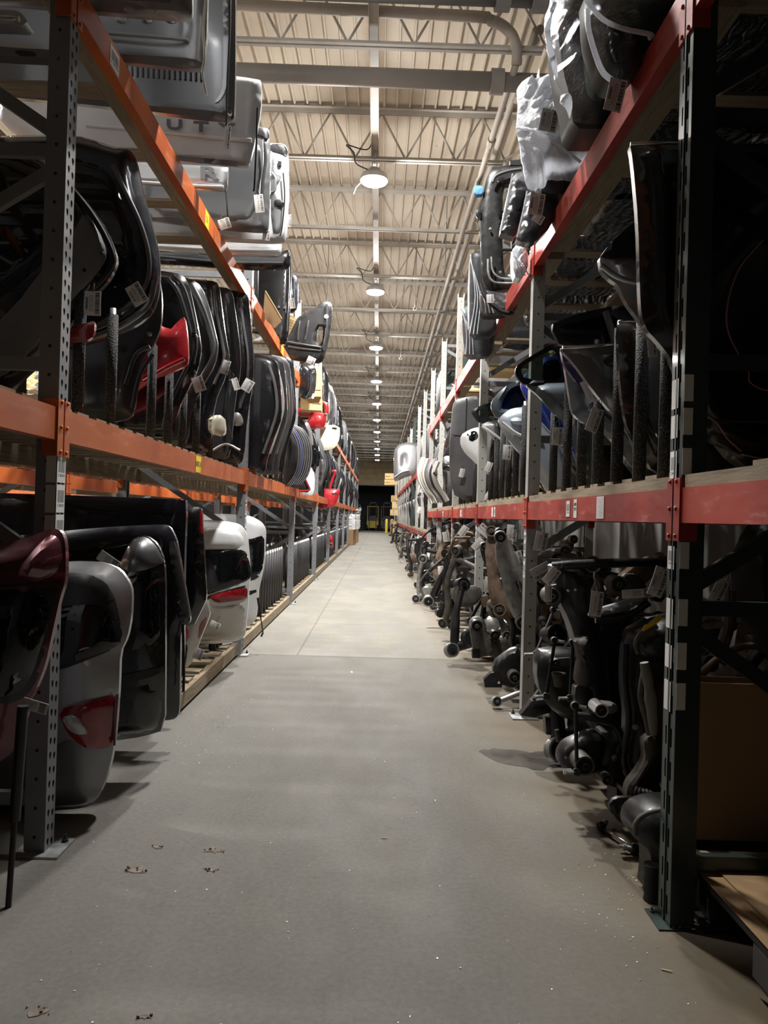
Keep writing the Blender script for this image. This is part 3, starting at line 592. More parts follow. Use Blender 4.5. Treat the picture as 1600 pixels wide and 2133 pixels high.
# wooden decks with padded divider posts
def deck(xf, sgn, y0, y1, z, label, group, pallet=0., dividers=(), dh=.55, gap=.17, matd='foam', dx=.09, r=.024, plank=0.):
    """sgn=+1: front edge xf faces +x and the deck runs to -x"""
    t = thing('wooden_deck', label, 'shelf deck', (xf, (y0+y1)/2, z), group); b0 = z
    xs = lambda a, c: (min(xf-sgn*a, xf-sgn*c), max(xf-sgn*a, xf-sgn*c))
    if pallet:
        for a in (.0, .48, .93): MB().box(*xs(a, a+.045), y0+.06, y1-.06, z, z+pallet).build('stringer', 'wood_y', t)
        b0 = z+pallet
    else:
        for a in ((.055, DEP-.16) if not plank else (.052, DEP-.30)): MB().box(*xs(a, a+(plank or .04)), y0+.06, y1-.06, z-(.045 if plank else .11), z-.002).build('stringer', 'wood_y', t)
    n = int((y1-y0-.1)/gap)
    if n > 0:
        me = MB().box(*[v-(xf-sgn*.0) for v in xs(.03, DEP-.05)], -.055, .055, 0, .018).mesh('deck_board', 'wood_x')
        for i in range(n):
            o = link('deck_board', me, t); o.location = (0, y0+.1+i*gap+random.uniform(-.02, .02)-(y0+y1)/2, b0-z)
    if dividers:
        rr = r; pm = MB().tube([(0, 0, 0), (0, 0, dh)], rr, 10).mesh('divider_sleeve', matd, True); cm = MB().tube([(0, 0, -.0), (0, 0, dh+.03)], rr*.6, 8).mesh('divider_core', 'galvanised', True)
        for (yd, xd) in dividers:
            o = link('divider_sleeve', pm, t); o.location = (-sgn*xd, yd-(y0+y1)/2, b0-z+.018); c = link('divider_core', cm, o)
    return t
def dv(ys, xd=.09): return [(y, xd) for y in ys]+[(y, xd+.4) for y in ys]
for i in range(1, len(LY)-1):
    y0, y1 = LY[i], LY[i+1]; far = i > 5
    d2 = dv([2.98, 3.34, 3.93, 4.25, 4.56, 4.9, 5.3, 5.7]) if i == 1 else dv([y0+.3+.42*k for k in range(8)])
    deck(XL, 1, y0, y1, LMZ[1], 'wooden deck with padded posts on the middle orange shelf, %s bay' % ORD[i-1], 'middle orange decks', 0, d2, .5)
    deck(XL, 1, y0, y1, LUZ[1], 'wooden deck on the upper orange shelf, %s bay' % ORD[i-1], 'upper orange decks', 0, [] if i == 1 else [(y0+.25+.3*k, .12) for k in range(3)], .55, .62, plank=.10)
    if i > 1: deck(XL-.02, 1, y0, y1, .02, 'low wooden floor deck with rows of dark pipe dividers, %s bay' % ORD[i-1], 'orange floor decks', .09, [(y0+.25+.2*k, .09+.28*j) for k in range(16) for j in range(3)] if i < 6 else [(y0+.3+.4*k, .1) for k in range(8)], .62, .3, 'steel_dark', .09, .028)
    else: deck(XL-.02, 1, y0+1.75, y1, .02, 'low wooden floor deck under the first row of liftgates', 'orange floor decks', .09, [(y1-.5+.12*k, .12) for k in range(3)], .62, .3, 'steel_dark', .09, .028)
deck(XL, 1, LY[0], LY[1], LMZ[1], 'wooden deck on the middle orange shelf nearest the viewer', 'middle orange decks', 0, (), .5); deck(XL, 1, LY[0], LY[1], LUZ[1], 'wooden deck on the upper orange shelf nearest the viewer', 'upper orange decks', gap=.62, plank=.10)
for i in range(0, len(RY)-1):
    y0, y1 = RY[i], RY[i+1]; far = i >= 6; mz = .91 if far else RMZ[1]; uz_ = 2.3 if far else RUZ[1]
    nm = 'nearest the viewer' if i == 0 else '%s bay' % ORD[i-1]
    dd = [(2.50, .05), (2.75, .05), (3.01, .05), (3.28, .05), (3.54, .05), (4.1, .12), (4.42, .12)] if i == 1 else [(y0+.25+.3*k, .08) for k in range(7)]
    deck(XR+.005, -1, y0, y1, mz, 'wooden pallet deck with foam posts on the middle red shelf, %s' % nm, 'middle red decks', .038, dd if i else (), .62, .22)
    deck(XR, -1, y0, y1, uz_, 'wooden deck on the upper red shelf, %s' % nm, 'upper red decks', 0, ([(y0+.3+.35*k, .1) for k in range(6)] if i > 4 else ()), .8, .58, 'plastic_grey', plank=.15)
for i in range(6): [deck(-6.3, 1, LY[i]+.6, LY[i+1]+.6, z_, '%s wooden deck across the next aisle, %s bay' % ('upper' if z_ > 2 else 'middle', ORD[i]), 'decks across the next aisle', 0, (), .5, .4) for z_ in (1.47, 3.0)]
for i in range(5): deck(-2.62, 1, LY[i], LY[i+1], 1.47, 'wooden deck of the row behind the orange racks, %s bay' % ORD[i], 'decks of the back row', 0, (), .5, .3)
# stickers on posts and beams
posts = [o for o in bpy.data.objects if o.name.startswith('upright_frame')]
p1 = [o for o in posts if o.get('label', '').startswith('grey perforated') and 'nearest' in o['label']][0]
for k in range(3):
    z = 1.335-.105*k; label_part('barcode_sticker', 'print_code', p1, (XL+.0015, LY[1]-.002, z), (0, 1, 0), (0, 0, 1), .068, .098); label_part('sticker_flap', 'paper', p1, (XL-.018, LY[1]-.0395, z-.002), (1, 0, 0), (0, 0, 1), .034, .096)
for kk in (2, 3, 4):
    pq = [o for o in posts if o.get('label', '').startswith('grey perforated') and ORD[kk-1] in o['label']][0]
    for k in range(3): label_part('barcode_sticker', 'print_code', pq, (XL+.0015, LY[kk], 1.335-.11*k), (0, 1, 0), (0, 0, 1), .068, .098)
g1 = [o for o in posts if 'cardboard box' in o.get('label', '')][0]
for k, z in enumerate((1.60, 1.50, 1.38, 1.10, .93, .80, .68)):
    label_part('torn_sticker', 'print_code' if k in (2, 3) else 'paper', g1, (XR-.0025, RY[1]+.012, z), (0, -1, 0), (0, 0, 1), .05, .07 if k % 2 else .09); label_part('torn_sticker', 'paper', g1, (XR+.014, RY[1]-.0485, z+.01), (1, 0, 0), (0, 0, 1), .028, .08)
bms = {o['label']: o for o in bpy.data.objects if o.name.startswith('rack_beam')}
for kk in range(2, 7):
    pq = [o for o in posts if 'red side, %s ' % ORD[kk-1] in o.get('label', '')][0]
    for k in range(3): label_part('barcode_sticker', 'print_code', pq, (XR-.0015, RY[kk], 1.16-.13*k), (0, -1, 0), (0, 0, 1), .06, .1)
b = bms['middle orange shelf beam, first bay from the viewer']; c = atX((413, 966), XL)
label_part('yellow_sticker', 'yellow_label', b, (XL+.0012, c.y, 1.488), (0, 1, 0), (0, 0, 1), .13, .10); text_part('shelf_code', 'B05C4', .046, 'ink', b, (XL+.002, c.y, 1.488), (0, 1, 0), (0, 0, 1), .0006)
b = bms['upper orange shelf beam, first bay from the viewer']; c = atX((431, 458), XL)
label_part('yellow_sticker', 'yellow_label', b, (XL+.0012, c.y, 3.01), (0, 1, 0), (0, 0, 1), .10, .10); text_part('shelf_code', '21', .05, 'ink', b, (XL+.002, c.y, 3.01), (0, 1, 0), (0, 0, 1), .0006)
c = atX((238, 140), XL); label_part('barcode_sticker', 'print_code', b, (XL+.0012, c.y, 3.01), (0, 1, 0), (0, 0, 1), .10, .085)
b = bms['upper orange shelf beam, second bay from the viewer']; label_part('yellow_sticker', 'yellow_label', b, (XL+.0012, 8.3, 3.01), (0, 1, 0), (0, 0, 1), .12, .09)
b = bms['middle red shelf beam, first bay from the viewer']
for px_, w_, h_, mt in ((1184, .065, .075, 'print_code'), (1199, .055, .085, 'paper'), (1251, .10, .09, 'print_notes')):
    c = atX((px_, 1055), XR); label_part('beam_sticker', mt, b, (XR-.0012, c.y, 1.262), (0, -1, 0), (0, 0, 1), w_, h_)
    if mt == 'paper': text_part('handwriting', 'A081\n3P12', .022, 'ink', b, (XR-.002, c.y, 1.27), (0, -1, 0), (0, 0, 1), .0004)
for k in (2, 3, 4):
    b = bms['middle red shelf beam, %s bay from the viewer' % ORD[k-1]]
    for j in (0, 1): label_part('beam_sticker', 'print_code' if j else 'paper', b, (XR-.0012, RY[k]+1.35-.12*j, 1.26), (0, -1, 0), (0, 0, 1), .06, .075)
# ================================================================== liftgates on the floor, orange side
def strut_layers(a, b, mat='plastic_black', r=.011):   # gas strut: thick cylinder, thin rod, end eye
    ax, ay = a[:2]; bx, by = b[:2]; mx_, my = ax+(bx-ax)*.55, ay+(by-ay)*.55
    return [Tn('strut_cylinder', mat, [a, (mx_, my, a[2] if len(a) > 2 else 0)], r, sp=1, n=10), Tn('strut_rod', 'steel_dark', [(mx_, my, a[2] if len(a) > 2 else 0), b], r*.55, sp=1), Tn('strut_eye', 'rubber', [b, (bx-4, by+8, b[2] if len(b) > 2 else 0)], r*.8, sp=1)]
# A: maroon gate
item('liftgate', 'maroon liftgate with black rear glass in front of the nearest upright', 'liftgate', Plane(2.46, -.05, -1.3), [
    Pn('tailgate_shell', 'paint_maroon', [(-170, 1150), (0, 1133), (60, 1119), (108, 1099), (126, 1106), (135, 1130), (136, 1190), (133, 1218), (124, 1245), (110, 1310), (94, 1385), (72, 1440), (58, 1462), (52, 1500), (38, 1545), (15, 1580), (-40, 1600), (-170, 1600)], t=.022, dome=.10, edge=.10, drop=.05, disp=None, res=.03),
    Pn('pillar_trim', 'plastic_black', [(-170, 1232), (60, 1223), (131, 1219), (122, 1246), (108, 1310), (92, 1385), (70, 1438), (56, 1456), (0, 1470), (-170, 1476)], None, 0, t=.012, dome=.0, off=.006, edge=.012, drop=.006),
    Pn('rear_glass', 'glass_tint', [(-170, 1236), (50, 1231), (94, 1236), (108, 1262), (96, 1320), (72, 1400), (50, 1440), (0, 1452), (-170, 1458)], 1, 0, t=.008, dome=.0, off=.014, edge=.02, drop=.006, sm=2),
    Pn('spoiler_highlight', 'paint_maroon', [(15, 1216), (60, 1160), (108, 1106), (126, 1110), (134, 1132), (134, 1168), (120, 1200), (70, 1215)], None, 0, t=.02, dome=.045, off=.02, edge=.06, drop=.05, res=.022),  # raised overlay added so its edges catch the highlight along the spoiler
    Pn('spoiler_seam', 'plastic_black', [(-170, 1222), (60, 1214), (133, 1211), (132, 1217), (60, 1220), (-170, 1229)], 0, 0, t=.006, dome=0, off=.004, drop=0, sm=0)]
    + strut_layers((48, 1470, .16), (16, 1905, .20), r=.017))
# B: silver gate
item('liftgate', 'silver grey liftgate with a red tail lamp behind the nearest upright', 'liftgate', Plane(2.95, -.04, -1.2), [
    Pn('tailgate_shell', 'paint_silver', [(-60, 1200), (60, 1180), (135, 1170), (170, 1169), (219, 1172), (250, 1186), (269, 1213), (275, 1233), (273, 1286), (265, 1328), (250, 1358), (248, 1430), (244, 1480), (238, 1552), (230, 1594), (214, 1642), (198, 1670), (175, 1683), (122, 1687), (40, 1690), (-60, 1688)], t=.022, dome=.13, edge=.09, drop=.05, res=.026),
    Pn('black_pillar', 'plastic_black', [(-60, 1222), (60, 1205), (137, 1192), (190, 1196), (222, 1212), (240, 1240), (250, 1275), (257, 1325), (255, 1345), (190, 1372), (127, 1396), (-60, 1420)], None, 0, t=.012, dome=0, off=.007, edge=.015, drop=.006, res=.026),
    Pn('rear_glass', 'glass_tint', [(-60, 1290), (60, 1272), (127, 1263), (200, 1258), (222, 1268), (238, 1292), (252, 1335), (246, 1347), (190, 1366), (127, 1388), (-60, 1412)], 1, 0, t=.008, dome=0, off=.018, edge=.02, drop=.008, sm=2, res=.026),
    Pn('tail_lamp', 'lens_red', [(118, 1480), (180, 1462), (245, 1447), (243, 1490), (237, 1552), (219, 1558), (170, 1555), (139, 1528)], None, 0, t=.03, dome=.012, off=.022, edge=.015, drop=.008, res=.02),
    Pn('reversing_lens', 'lens_clear', [(127, 1494), (156, 1487), (187, 1527), (162, 1531), (142, 1520)], 3, 3, t=.014, dome=.003, off=.018, edge=.01, drop=.004, res=.015),
    Pn('lamp_rim', 'trim_grey', [(240, 1447), (247, 1445), (240, 1553), (235, 1553)], 3, 3, t=.006, dome=0, off=.006, drop=0, sm=0, res=.02),
    Pn('bumper_skirt', 'paint_midgrey', [(-60, 1560), (100, 1562), (140, 1540), (170, 1548), (238, 1545), (229, 1594), (213, 1641), (197, 1668), (174, 1680), (122, 1684), (-60, 1684)], None, 0, t=.01, dome=0, off=.009, edge=.02, drop=.005, res=.026)])
# C: black gates
item('liftgate', 'glossy black liftgate with a domed spoiler, second in the row from the nearest upright', 'liftgate', Plane(3.32, -.04, -1.2), [
    Pn('tailgate_shell', 'paint_black', [(-40, 1260), (120, 1240), (200, 1205), (250, 1182), (266, 1136), (283, 1117), (305, 1115), (328, 1133), (342, 1168), (345, 1230), (345, 1380), (344, 1520), (300, 1534), (240, 1543), (-40, 1548)], t=.022, dome=.12, edge=.08, drop=.05),
    Pn('lit_spoiler_cap', 'paint_grey', [(245, 1184), (266, 1138), (284, 1120), (304, 1118), (325, 1136), (339, 1165), (343, 1172), (310, 1186), (275, 1192)], None, 0, t=.012, dome=.02, off=.006, edge=.03, drop=.01, res=.025),  # spoiler of the black gate, painted grey for the light on it
    Pn('rear_glass', 'glass_tint', [(-40, 1280), (150, 1248), (240, 1206), (300, 1192), (338, 1184), (341, 1250), (340, 1335), (250, 1362), (120, 1385), (-40, 1395)], None, 0, t=.008, dome=0, off=.008, edge=.02, drop=.008),
    Pn('plate_garnish', 'plastic_black', [(-40, 1440), (240, 1410), (340, 1385), (341, 1402), (240, 1428), (-40, 1458)], None, 0, t=.02, dome=.005, off=.018, edge=.012, drop=.01),
    Pn('lower_panel', 'paint_black', [(-40, 1464), (240, 1436), (340, 1410), (341, 1514), (300, 1527), (240, 1536), (-40, 1540)], None, 0, t=.008, dome=.01, off=.003, edge=.03, drop=.008)])
item('van_door', 'navy black rear van door with a slim side pillar behind the black liftgate', 'van door', Plane(3.72, -.03, -1.2), [
    Pn('door_shell', 'paint_navy', [(0, 1120), (150, 1104), (250, 1096), (340, 1092), (354, 1097), (362, 1112), (369, 1130), (384, 1215), (397, 1288), (394, 1298), (377, 1305), (375, 1400), (374, 1484), (366, 1497), (348, 1501), (150, 1508), (0, 1510)], t=.025, dome=.06, edge=.05, drop=.03),
    Pn('door_glass', 'glass_tint', [(40, 1160), (250, 1128), (335, 1122), (352, 1220), (360, 1300), (250, 1312), (40, 1330)], None, 0, t=.008, dome=0, off=.006, edge=.02, drop=.008),
    Pn('side_pillar', 'plastic_black', [(350, 1130), (365, 1126), (382, 1215), (394, 1285), (388, 1295), (374, 1298), (362, 1215)], None, 0, t=.03, dome=.004, off=.03, edge=.012, drop=.01, res=.02),
    Tn('wiper_arm', 'plastic_black', [(381, 1300, .04), (383, 1400, .05), (382, 1440, .05)], .007)])
item('body_panel', 'tall flat black van side panel standing behind the first liftgates', 'body panel', Plane(4.1, 0, -1.2), [
    Pn('panel_skin', 'paint_navy', [(-160, 1020), (0, 1027), (200, 1033), (386, 1041), (389, 1046), (384, 1160), (382, 1400), (376, 1420), (0, 1430), (-160, 1430)], t=.04, dome=.02, edge=.02, drop=.015, sm=1, res=.06),
    Pn('stiffener', 'paint_black', [(-160, 1086), (100, 1090), (370, 1098), (370, 1108), (100, 1101), (-160, 1097)], None, 0, t=.015, dome=0, off=.012, drop=.006, edge=.01, res=.05)])
item('liftgate', 'narrow black gate with a dark red edge behind the tall panel', 'liftgate', Plane(4.5, -.03, -1.2), [
    Pn('tailgate_shell', 'paint_black', [(200, 1050), (385, 1054), (412, 1056), (421, 1060), (424, 1120), (428, 1200), (431, 1245), (424, 1262), (400, 1310), (200, 1330)], t=.022, dome=.05, edge=.04, drop=.03),
    Pn('edge_strip', 'lens_red', [(416, 1064), (421, 1064), (423, 1110), (418, 1110)], None, 0, t=.01, dome=0, off=.006, drop=.003, edge=.008, sm=0, res=.02),
    Pn('rear_glass', 'glass_tint', [(240, 1085), (400, 1080), (414, 1090), (420, 1190), (400, 1200), (240, 1210)], None, 0, t=.008, dome=0, off=.006, edge=.02, drop=.006)])
item('liftgate', 'champagne liftgate with a slanted edge standing on the floor deck', 'liftgate', Plane(4.85, -.03, -1.2), [
    Pn('tailgate_shell', 'paint_champagne', [(200, 1120), (370, 1118), (385, 1138), (398, 1164), (420, 1225), (438, 1274), (435, 1288), (414, 1340), (402, 1376), (387, 1394), (340, 1400), (200, 1402)], t=.022, dome=.08, edge=.05, drop=.03),
    Pn('tail_lamp', 'lens_red', [(412, 1330), (418, 1300), (433, 1281), (431, 1294), (416, 1330)], None, 0, t=.02, dome=.004, off=.008, edge=.012, drop=.006, sm=1, res=.02),
    Pn('lower_reflector', 'lens_red', [(374, 1300), (386, 1298), (396, 1322), (386, 1340), (376, 1342)], None, 0, t=.02, dome=.004, off=.008, edge=.012, drop=.006, res=.02),
    Pn('latch_trim', 'plastic_black', [(380, 1345), (392, 1342), (388, 1385), (380, 1388)], None, 0, t=.01, dome=0, off=.006, edge=.01, drop=.004, res=.02)])
# G / H white gates by the second upright
item('liftgate', 'white liftgate with black glass and a slim red lamp before the second upright', 'liftgate', Plane(5.75, -.03, -1.2), [
    Pn('tailgate_shell', 'paint_white', [(300, 1086), (423, 1083), (470, 1085), (498, 1091), (510, 1104), (516, 1118), (519, 1150), (522, 1195), (518, 1240), (516, 1270), (513, 1300), (510, 1327), (490, 1337), (450, 1341), (405, 1341), (300, 1342)], t=.022, dome=.16, edge=.08, drop=.05, res=.028),
    Pn('rear_glass', 'glass_tint', [(300, 1147), (423, 1145), (500, 1144), (514, 1150), (521, 1176), (523, 1206), (500, 1215), (470, 1226), (430, 1240), (300, 1252)], None, 0, t=.012, dome=0, off=.012, edge=.025, drop=.010, res=.028),
    Pn('spoiler_lip', 'paint_white', [(420, 1100), (484, 1100), (505, 1112), (512, 1142), (440, 1143), (420, 1143)], None, 0, t=.012, dome=.02, off=.014, edge=.04, drop=.02, res=.028),
    Pn('tail_lamp', 'lens_red', [(434, 1242), (470, 1232), (514, 1223), (516, 1230), (515, 1247), (480, 1253), (450, 1257)], None, 0, t=.02, dome=.006, off=.012, edge=.012, drop=.008, res=.02),
    Pn('lamp_trim', 'plastic_black', [(428, 1246), (440, 1238), (516, 1217), (516, 1223), (470, 1232), (432, 1250)], None, 0, t=.01, dome=0, off=.006, edge=.01, drop=.004, res=.02),
    Pn('lower_skirt', 'paint_champagne', [(300, 1264), (425, 1250), (450, 1262), (515, 1254), (512, 1300), (509, 1324), (489, 1334), (450, 1338), (405, 1338), (300, 1339)], None, 0, t=.01, dome=0, off=.004, edge=.03, drop=.005, res=.028)])
item('liftgate', 'white liftgate with a black lower half peeking past the second upright', 'liftgate', Plane(6.55, -.03, -1.2), [
    Pn('tailgate_shell', 'paint_white', [(330, 1070), (423, 1070), (500, 1071), (526, 1076), (545, 1088), (553, 1100), (554, 1112), (552, 1160), (547, 1195), (539, 1225), (538, 1250), (534, 1288), (525, 1300), (505, 1308), (330, 1312)], t=.022, dome=.10, edge=.07, drop=.04, res=.03),
    Pn('rear_glass', 'glass_tint', [(330, 1130), (440, 1128), (521, 1124), (552, 1113), (551, 1160), (545, 1195), (534, 1206), (515, 1212), (420, 1222), (330, 1226)], None, 0, t=.012, dome=0, off=.010, edge=.02, drop=.008),
    Pn('number_recess', 'plastic_black', [(440, 1236), (520, 1231), (537, 1227), (536, 1233), (520, 1240), (440, 1246)], None, 0, t=.01, dome=0, off=.008, edge=.01, drop=.006, res=.025)]
    + strut_layers((537, 1245, .10), (548, 1318, .13), r=.010))
# ================================================================== middle orange shelf: hatches and panels on edge
ring = lambda pts: pts
item('liftgate', 'black liftgate with a pale grey glass area on the middle orange shelf, nearest the viewer', 'liftgate', Plane(3.02, 0, -1.5), [
    Pn('tailgate_shell', 'paint_black', [(-260, 300), (0, 292), (90, 320), (150, 385), (190, 430), (222, 478), (242, 528), (243, 550), (226, 585), (190, 620), (150, 670), (95, 745), (0, 835), (-120, 850), (-260, 850)], t=.025, dome=.10, edge=.06, drop=.04),
    Pn('inner_liner', 'trim_grey', [(30, 640), (90, 560), (150, 490), (180, 440), (205, 475), (223, 522), (224, 545), (205, 575), (165, 612), (120, 670), (60, 740), (0, 790), (-80, 800), (-60, 720)], None, 0, t=.012, dome=.01, off=.008, edge=.03, drop=.01),
    Pn('rear_glass', 'glass_tint', [(-220, 330), (0, 318), (80, 345), (138, 400), (168, 440), (140, 490), (60, 580), (-40, 650), (-220, 660)], None, 0, t=.01, dome=.0, off=.010, edge=.03, drop=.01),
    Tn('glass_seal', 'rubber', [(150, 395, .05), (186, 440, .05), (216, 488, .05), (234, 532, .045), (230, 556, .04), (206, 588, .035), (168, 622, .03), (130, 668, .03)], .012),
    Kn('plug', (177, 564), 4, .012, None, .075, 'rubber'),
    Pn('tail_lamp', 'lens_red', [(140, 690), (180, 672), (198, 668), (196, 700), (180, 712), (140, 716)], None, 0, t=.02, dome=.005, off=.012, edge=.015, drop=.01)])
item('liftgate', 'large dark liftgate with an S-shaped flange standing behind the nearest upright', 'liftgate', Plane(3.55, 0, -1.4), [
    Pn('tailgate_shell', 'paint_navy', [(-120, 290), (60, 282), (161, 281), (210, 296), (245, 307), (272, 312), (283, 330), (297, 398), (313, 455), (327, 508), (333, 560), (330, 610), (318, 650), (285, 678), (240, 698), (182, 716), (100, 735), (-120, 760)], t=.025, dome=.09, edge=.06, drop=.045),
    Pn('rear_glass', 'glass_tint', [(-80, 330), (120, 320), (200, 335), (240, 365), (268, 440), (290, 510), (296, 560), (270, 600), (180, 620), (-80, 640)], None, 0, t=.01, dome=0, off=.006, edge=.03, drop=.012),
    Tn('flange', 'plastic_grey', [(236, 345, .06), (262, 400, .06), (290, 460, .06), (308, 520, .055), (310, 570, .05), (296, 608, .05), (262, 640, .05), (220, 668, .05), (186, 686, .05)], .011),
    Tn('lower_flange', 'paint_grey', [(322, 585, .03), (310, 632, .04), (275, 664, .045), (228, 690, .045), (184, 706, .045)], .016),
    Pn('reflector', 'lens_red', [(196, 702), (232, 690), (226, 700), (196, 712)], None, 0, t=.02, dome=.003, off=.02, edge=.01, drop=.006, res=.02)])
def hatch(label, Y, pts, mat, extra=(), glass=None, dome=.06):
    ls = [Pn('panel_shell', mat, pts, t=.022, dome=dome, edge=.05, drop=.035)]
    if glass: ls.append(Pn('glass', 'glass_tint', glass, None, 0, t=.01, dome=0, off=.006, edge=.025, drop=.01))
    return item('liftgate', label, 'liftgate', Plane(Y, 0, -1.4), ls+list(extra))
hatch('black inner hatch frame with a hex nut on the middle orange shelf', 3.85, [(100, 560), (220, 545), (300, 556), (330, 570), (338, 620), (336, 680), (322, 715), (300, 740), (286, 780), (282, 840), (274, 872), (230, 880), (100, 880)], 'primer',
      [Kn('hex_nut', (313, 697), 5, .02, None, .06, 'chrome'), Kn('grommet', (256, 725), 8, .015, None, .06, 'rubber'), Tn('rib', 'primer', [(262, 800, .06), (282, 740, .06), (312, 722, .06)], .012), Tn('rib', 'primer', [(276, 850, .06), (292, 780, .06), (318, 738, .05)], .012)])
hatch('red painted panel wedged between black hatches on the middle orange shelf', 4.15, [(160, 640), (300, 650), (352, 690), (372, 668), (385, 658), (391, 700), (393, 752), (388, 762), (352, 778), (318, 790), (296, 806), (240, 850), (160, 860)], 'paint_red', [Tn('fold', 'paint_red', [(300, 795, .06), (345, 766, .06), (384, 748, .05)], .012)], dome=.05)
hatch('black hatch with stepped flanges, beside the red panel', 4.45, [(180, 560), (300, 560), (345, 565), (378, 571), (393, 590), (404, 640), (414, 690), (420, 730), (412, 770), (392, 810), (372, 850), (362, 905), (340, 912), (180, 905)], 'paint_black',
      [Tn('flange', 'primer', [(350, 580, .06), (372, 610, .06), (388, 660, .06), (400, 712, .06), (394, 752, .06), (372, 800, .06), (350, 850, .06), (340, 895, .06)], .013), Tn('flange', 'plastic_grey', [(360, 572, .05), (384, 600, .05), (400, 655, .05), (410, 712, .05), (404, 758, .05)], .008), Bn('latch_ring', (404, 700), 7, .04, None, .05, 'chrome')])
hatch('black hatch with a smooth curved edge, middle of the orange shelf row', 4.85, [(240, 572), (360, 575), (398, 580), (420, 596), (436, 640), (448, 690), (455, 720), (448, 760), (424, 800), (400, 850), (390, 922), (370, 935), (240, 930)], 'primer',
      [Tn('flange', 'plastic_grey', [(400, 592, .05), (424, 640, .05), (440, 690, .05), (446, 722, .05), (436, 756, .05), (410, 800, .05)], .011)])
hatch('dark hatch with a squared top corner on the middle orange shelf', 5.25, [(260, 580), (380, 580), (440, 584), (456, 590), (462, 640), (470, 700), (478, 740), (472, 780), (446, 840), (438, 938), (420, 948), (260, 940)], 'paint_black',
      [Pn('cream_pad', 'paint_cream', [(434, 866), (466, 864), (470, 900), (462, 908), (434, 904)], None, 0, t=.05, dome=.01, off=.03, edge=.02, drop=.012, res=.02), Tn('flange', 'plastic_grey', [(446, 600, .05), (452, 660, .05), (464, 720, .05), (466, 750, .05), (446, 800, .05)], .010)])
hatch('black hatch with latch hardware, last but one before the second upright', 5.65, [(300, 592), (400, 594), (470, 598), (484, 606), (492, 660), (500, 720), (502, 770), (490, 830), (480, 950), (462, 958), (300, 945)], 'primer',
      [Pn('latch_plate', 'chrome', [(470, 770), (482, 768), (484, 792), (472, 794)], None, 0, t=.02, dome=0, off=.03, drop=.004, edge=.01, res=.02), Tn('cable', 'cable_black', [(476, 800, .06), (470, 860, .06), (482, 920, .06), (470, 950, .06)], .008), Tn('linkage', 'galvanised', [(440, 940, .07), (470, 925, .07), (500, 938, .07)], .008)])
hatch('broad black tailgate lid with a rounded top corner at the second upright', 6.0, [(340, 600), (440, 602), (500, 606), (514, 612), (519, 624), (523, 680), (529, 745), (527, 800), (516, 860), (508, 960), (494, 970), (340, 950)], 'paint_black',
      [Tn('flange', 'plastic_grey', [(500, 620, .045), (508, 680, .045), (516, 740, .045), (514, 800, .045), (500, 850, .045)], .010), Pn('grab_handle', 'paint_champagne', [(474, 862), (500, 858), (508, 880), (500, 888), (478, 886)], None, 0, t=.03, dome=.01, off=.03, edge=.015, drop=.01, res=.02)])
# second and third bays, middle orange shelf
for j, (lab, Y, dx, mat) in enumerate((('black curved hatch just past the second upright', 6.75, 0, 'paint_black'), ('dark hatch with beige trim past the second upright', 7.25, 14, 'primer'), ('grey trimmed hatch halfway along the second orange bay', 7.8, 27, 'plastic_grey'), ('black hatch halfway along the second orange bay', 8.35, 37, 'paint_black'))):
    e = [(536+dx, 738), (566+dx*1.0, 744), (580+dx*.9, 760), (586+dx*.8, 820), (588+dx*.8, 868), (574+dx*.85, 905), (558+dx*.95, 950), (552+dx, 985), (540+dx, 990), (450+dx, 985), (450+dx, 735)]
    hatch(lab, Y, e, mat, [Tn('flange', ('plastic_grey', 'headliner', 'chrome', 'plastic_grey')[j], [(560+dx, 760, .05), (572+dx*.95, 800, .05), (577+dx*.9, 850, .05), (566+dx*.9, 895, .05), (548+dx, 945, .05)], .014)], dome=.04)
item('liftgate', 'pale inner hatch with an angular cut edge past the second upright', 'liftgate', Plane(7.0, 0, -1.3), [Pn('inner_skin', 'headliner', [(530, 880), (545, 838), (566, 850), (556, 880), (545, 905), (532, 925)], t=.03, dome=.01), Tn('strap', 'galvanised', [(530, 905, .05), (534, 940, .05), (530, 970, .05)], .015)])
for j in range(7):
    Y = 8.9+.17*j; dx = 4.5*j
    item('fender_liner', 'nested curved black liner, %s of the stack beside the blue one' % ORD[j], 'liner', Plane(Y, 0, -1.3), [Pn('liner_shell', 'plastic_black' if j != 2 else 'paint_blue', [(585+dx, 885), (605+dx, 895), (618+dx, 920), (622+dx, 950), (616+dx, 985), (600+dx, 1010), (585+dx, 1020), (592+dx, 985), (598+dx, 950), (596+dx, 925), (585+dx, 908)], t=.02, dome=.02, edge=.02, drop=.02, res=.04, sm=1), Tn('rim', 'plastic_grey', [(588+dx, 886, .02), (606+dx, 897, .02), (619+dx, 922, .02), (622+dx, 952, .02), (616+dx, 986, .02), (600+dx, 1010, .02)], .008)], 'nested liners on the orange shelf')
item('quarter_glass', 'black triangular quarter panel with a red outline on the middle orange shelf', 'quarter panel', Plane(10.4, 0, -1.2), [Pn('panel', 'plastic_black', [(600, 1022), (622, 965), (630, 985), (647, 1020), (640, 1026)], t=.03, dome=.01, sm=0, res=.05), Tn('red_seal', 'paint_red', [(624, 970, .02), (632, 988, .02), (646, 1018, .02), (640, 1022, .02), (605, 1022, .02)], .010, sp=1)])
item('liftgate', 'white curved liftgate corner beyond the nested liners', 'liftgate', Plane(10.9, 0, -1.2), [Pn('shell', 'paint_white', [(610, 1030), (632, 975), (648, 972), (656, 990), (655, 1025), (648, 1034)], t=.05, dome=.05, res=.05), Pn('glass', 'glass_tint', [(640, 930), (662, 925), (668, 950), (664, 975), (640, 972)], t=.03, dome=.02, res=.05)])
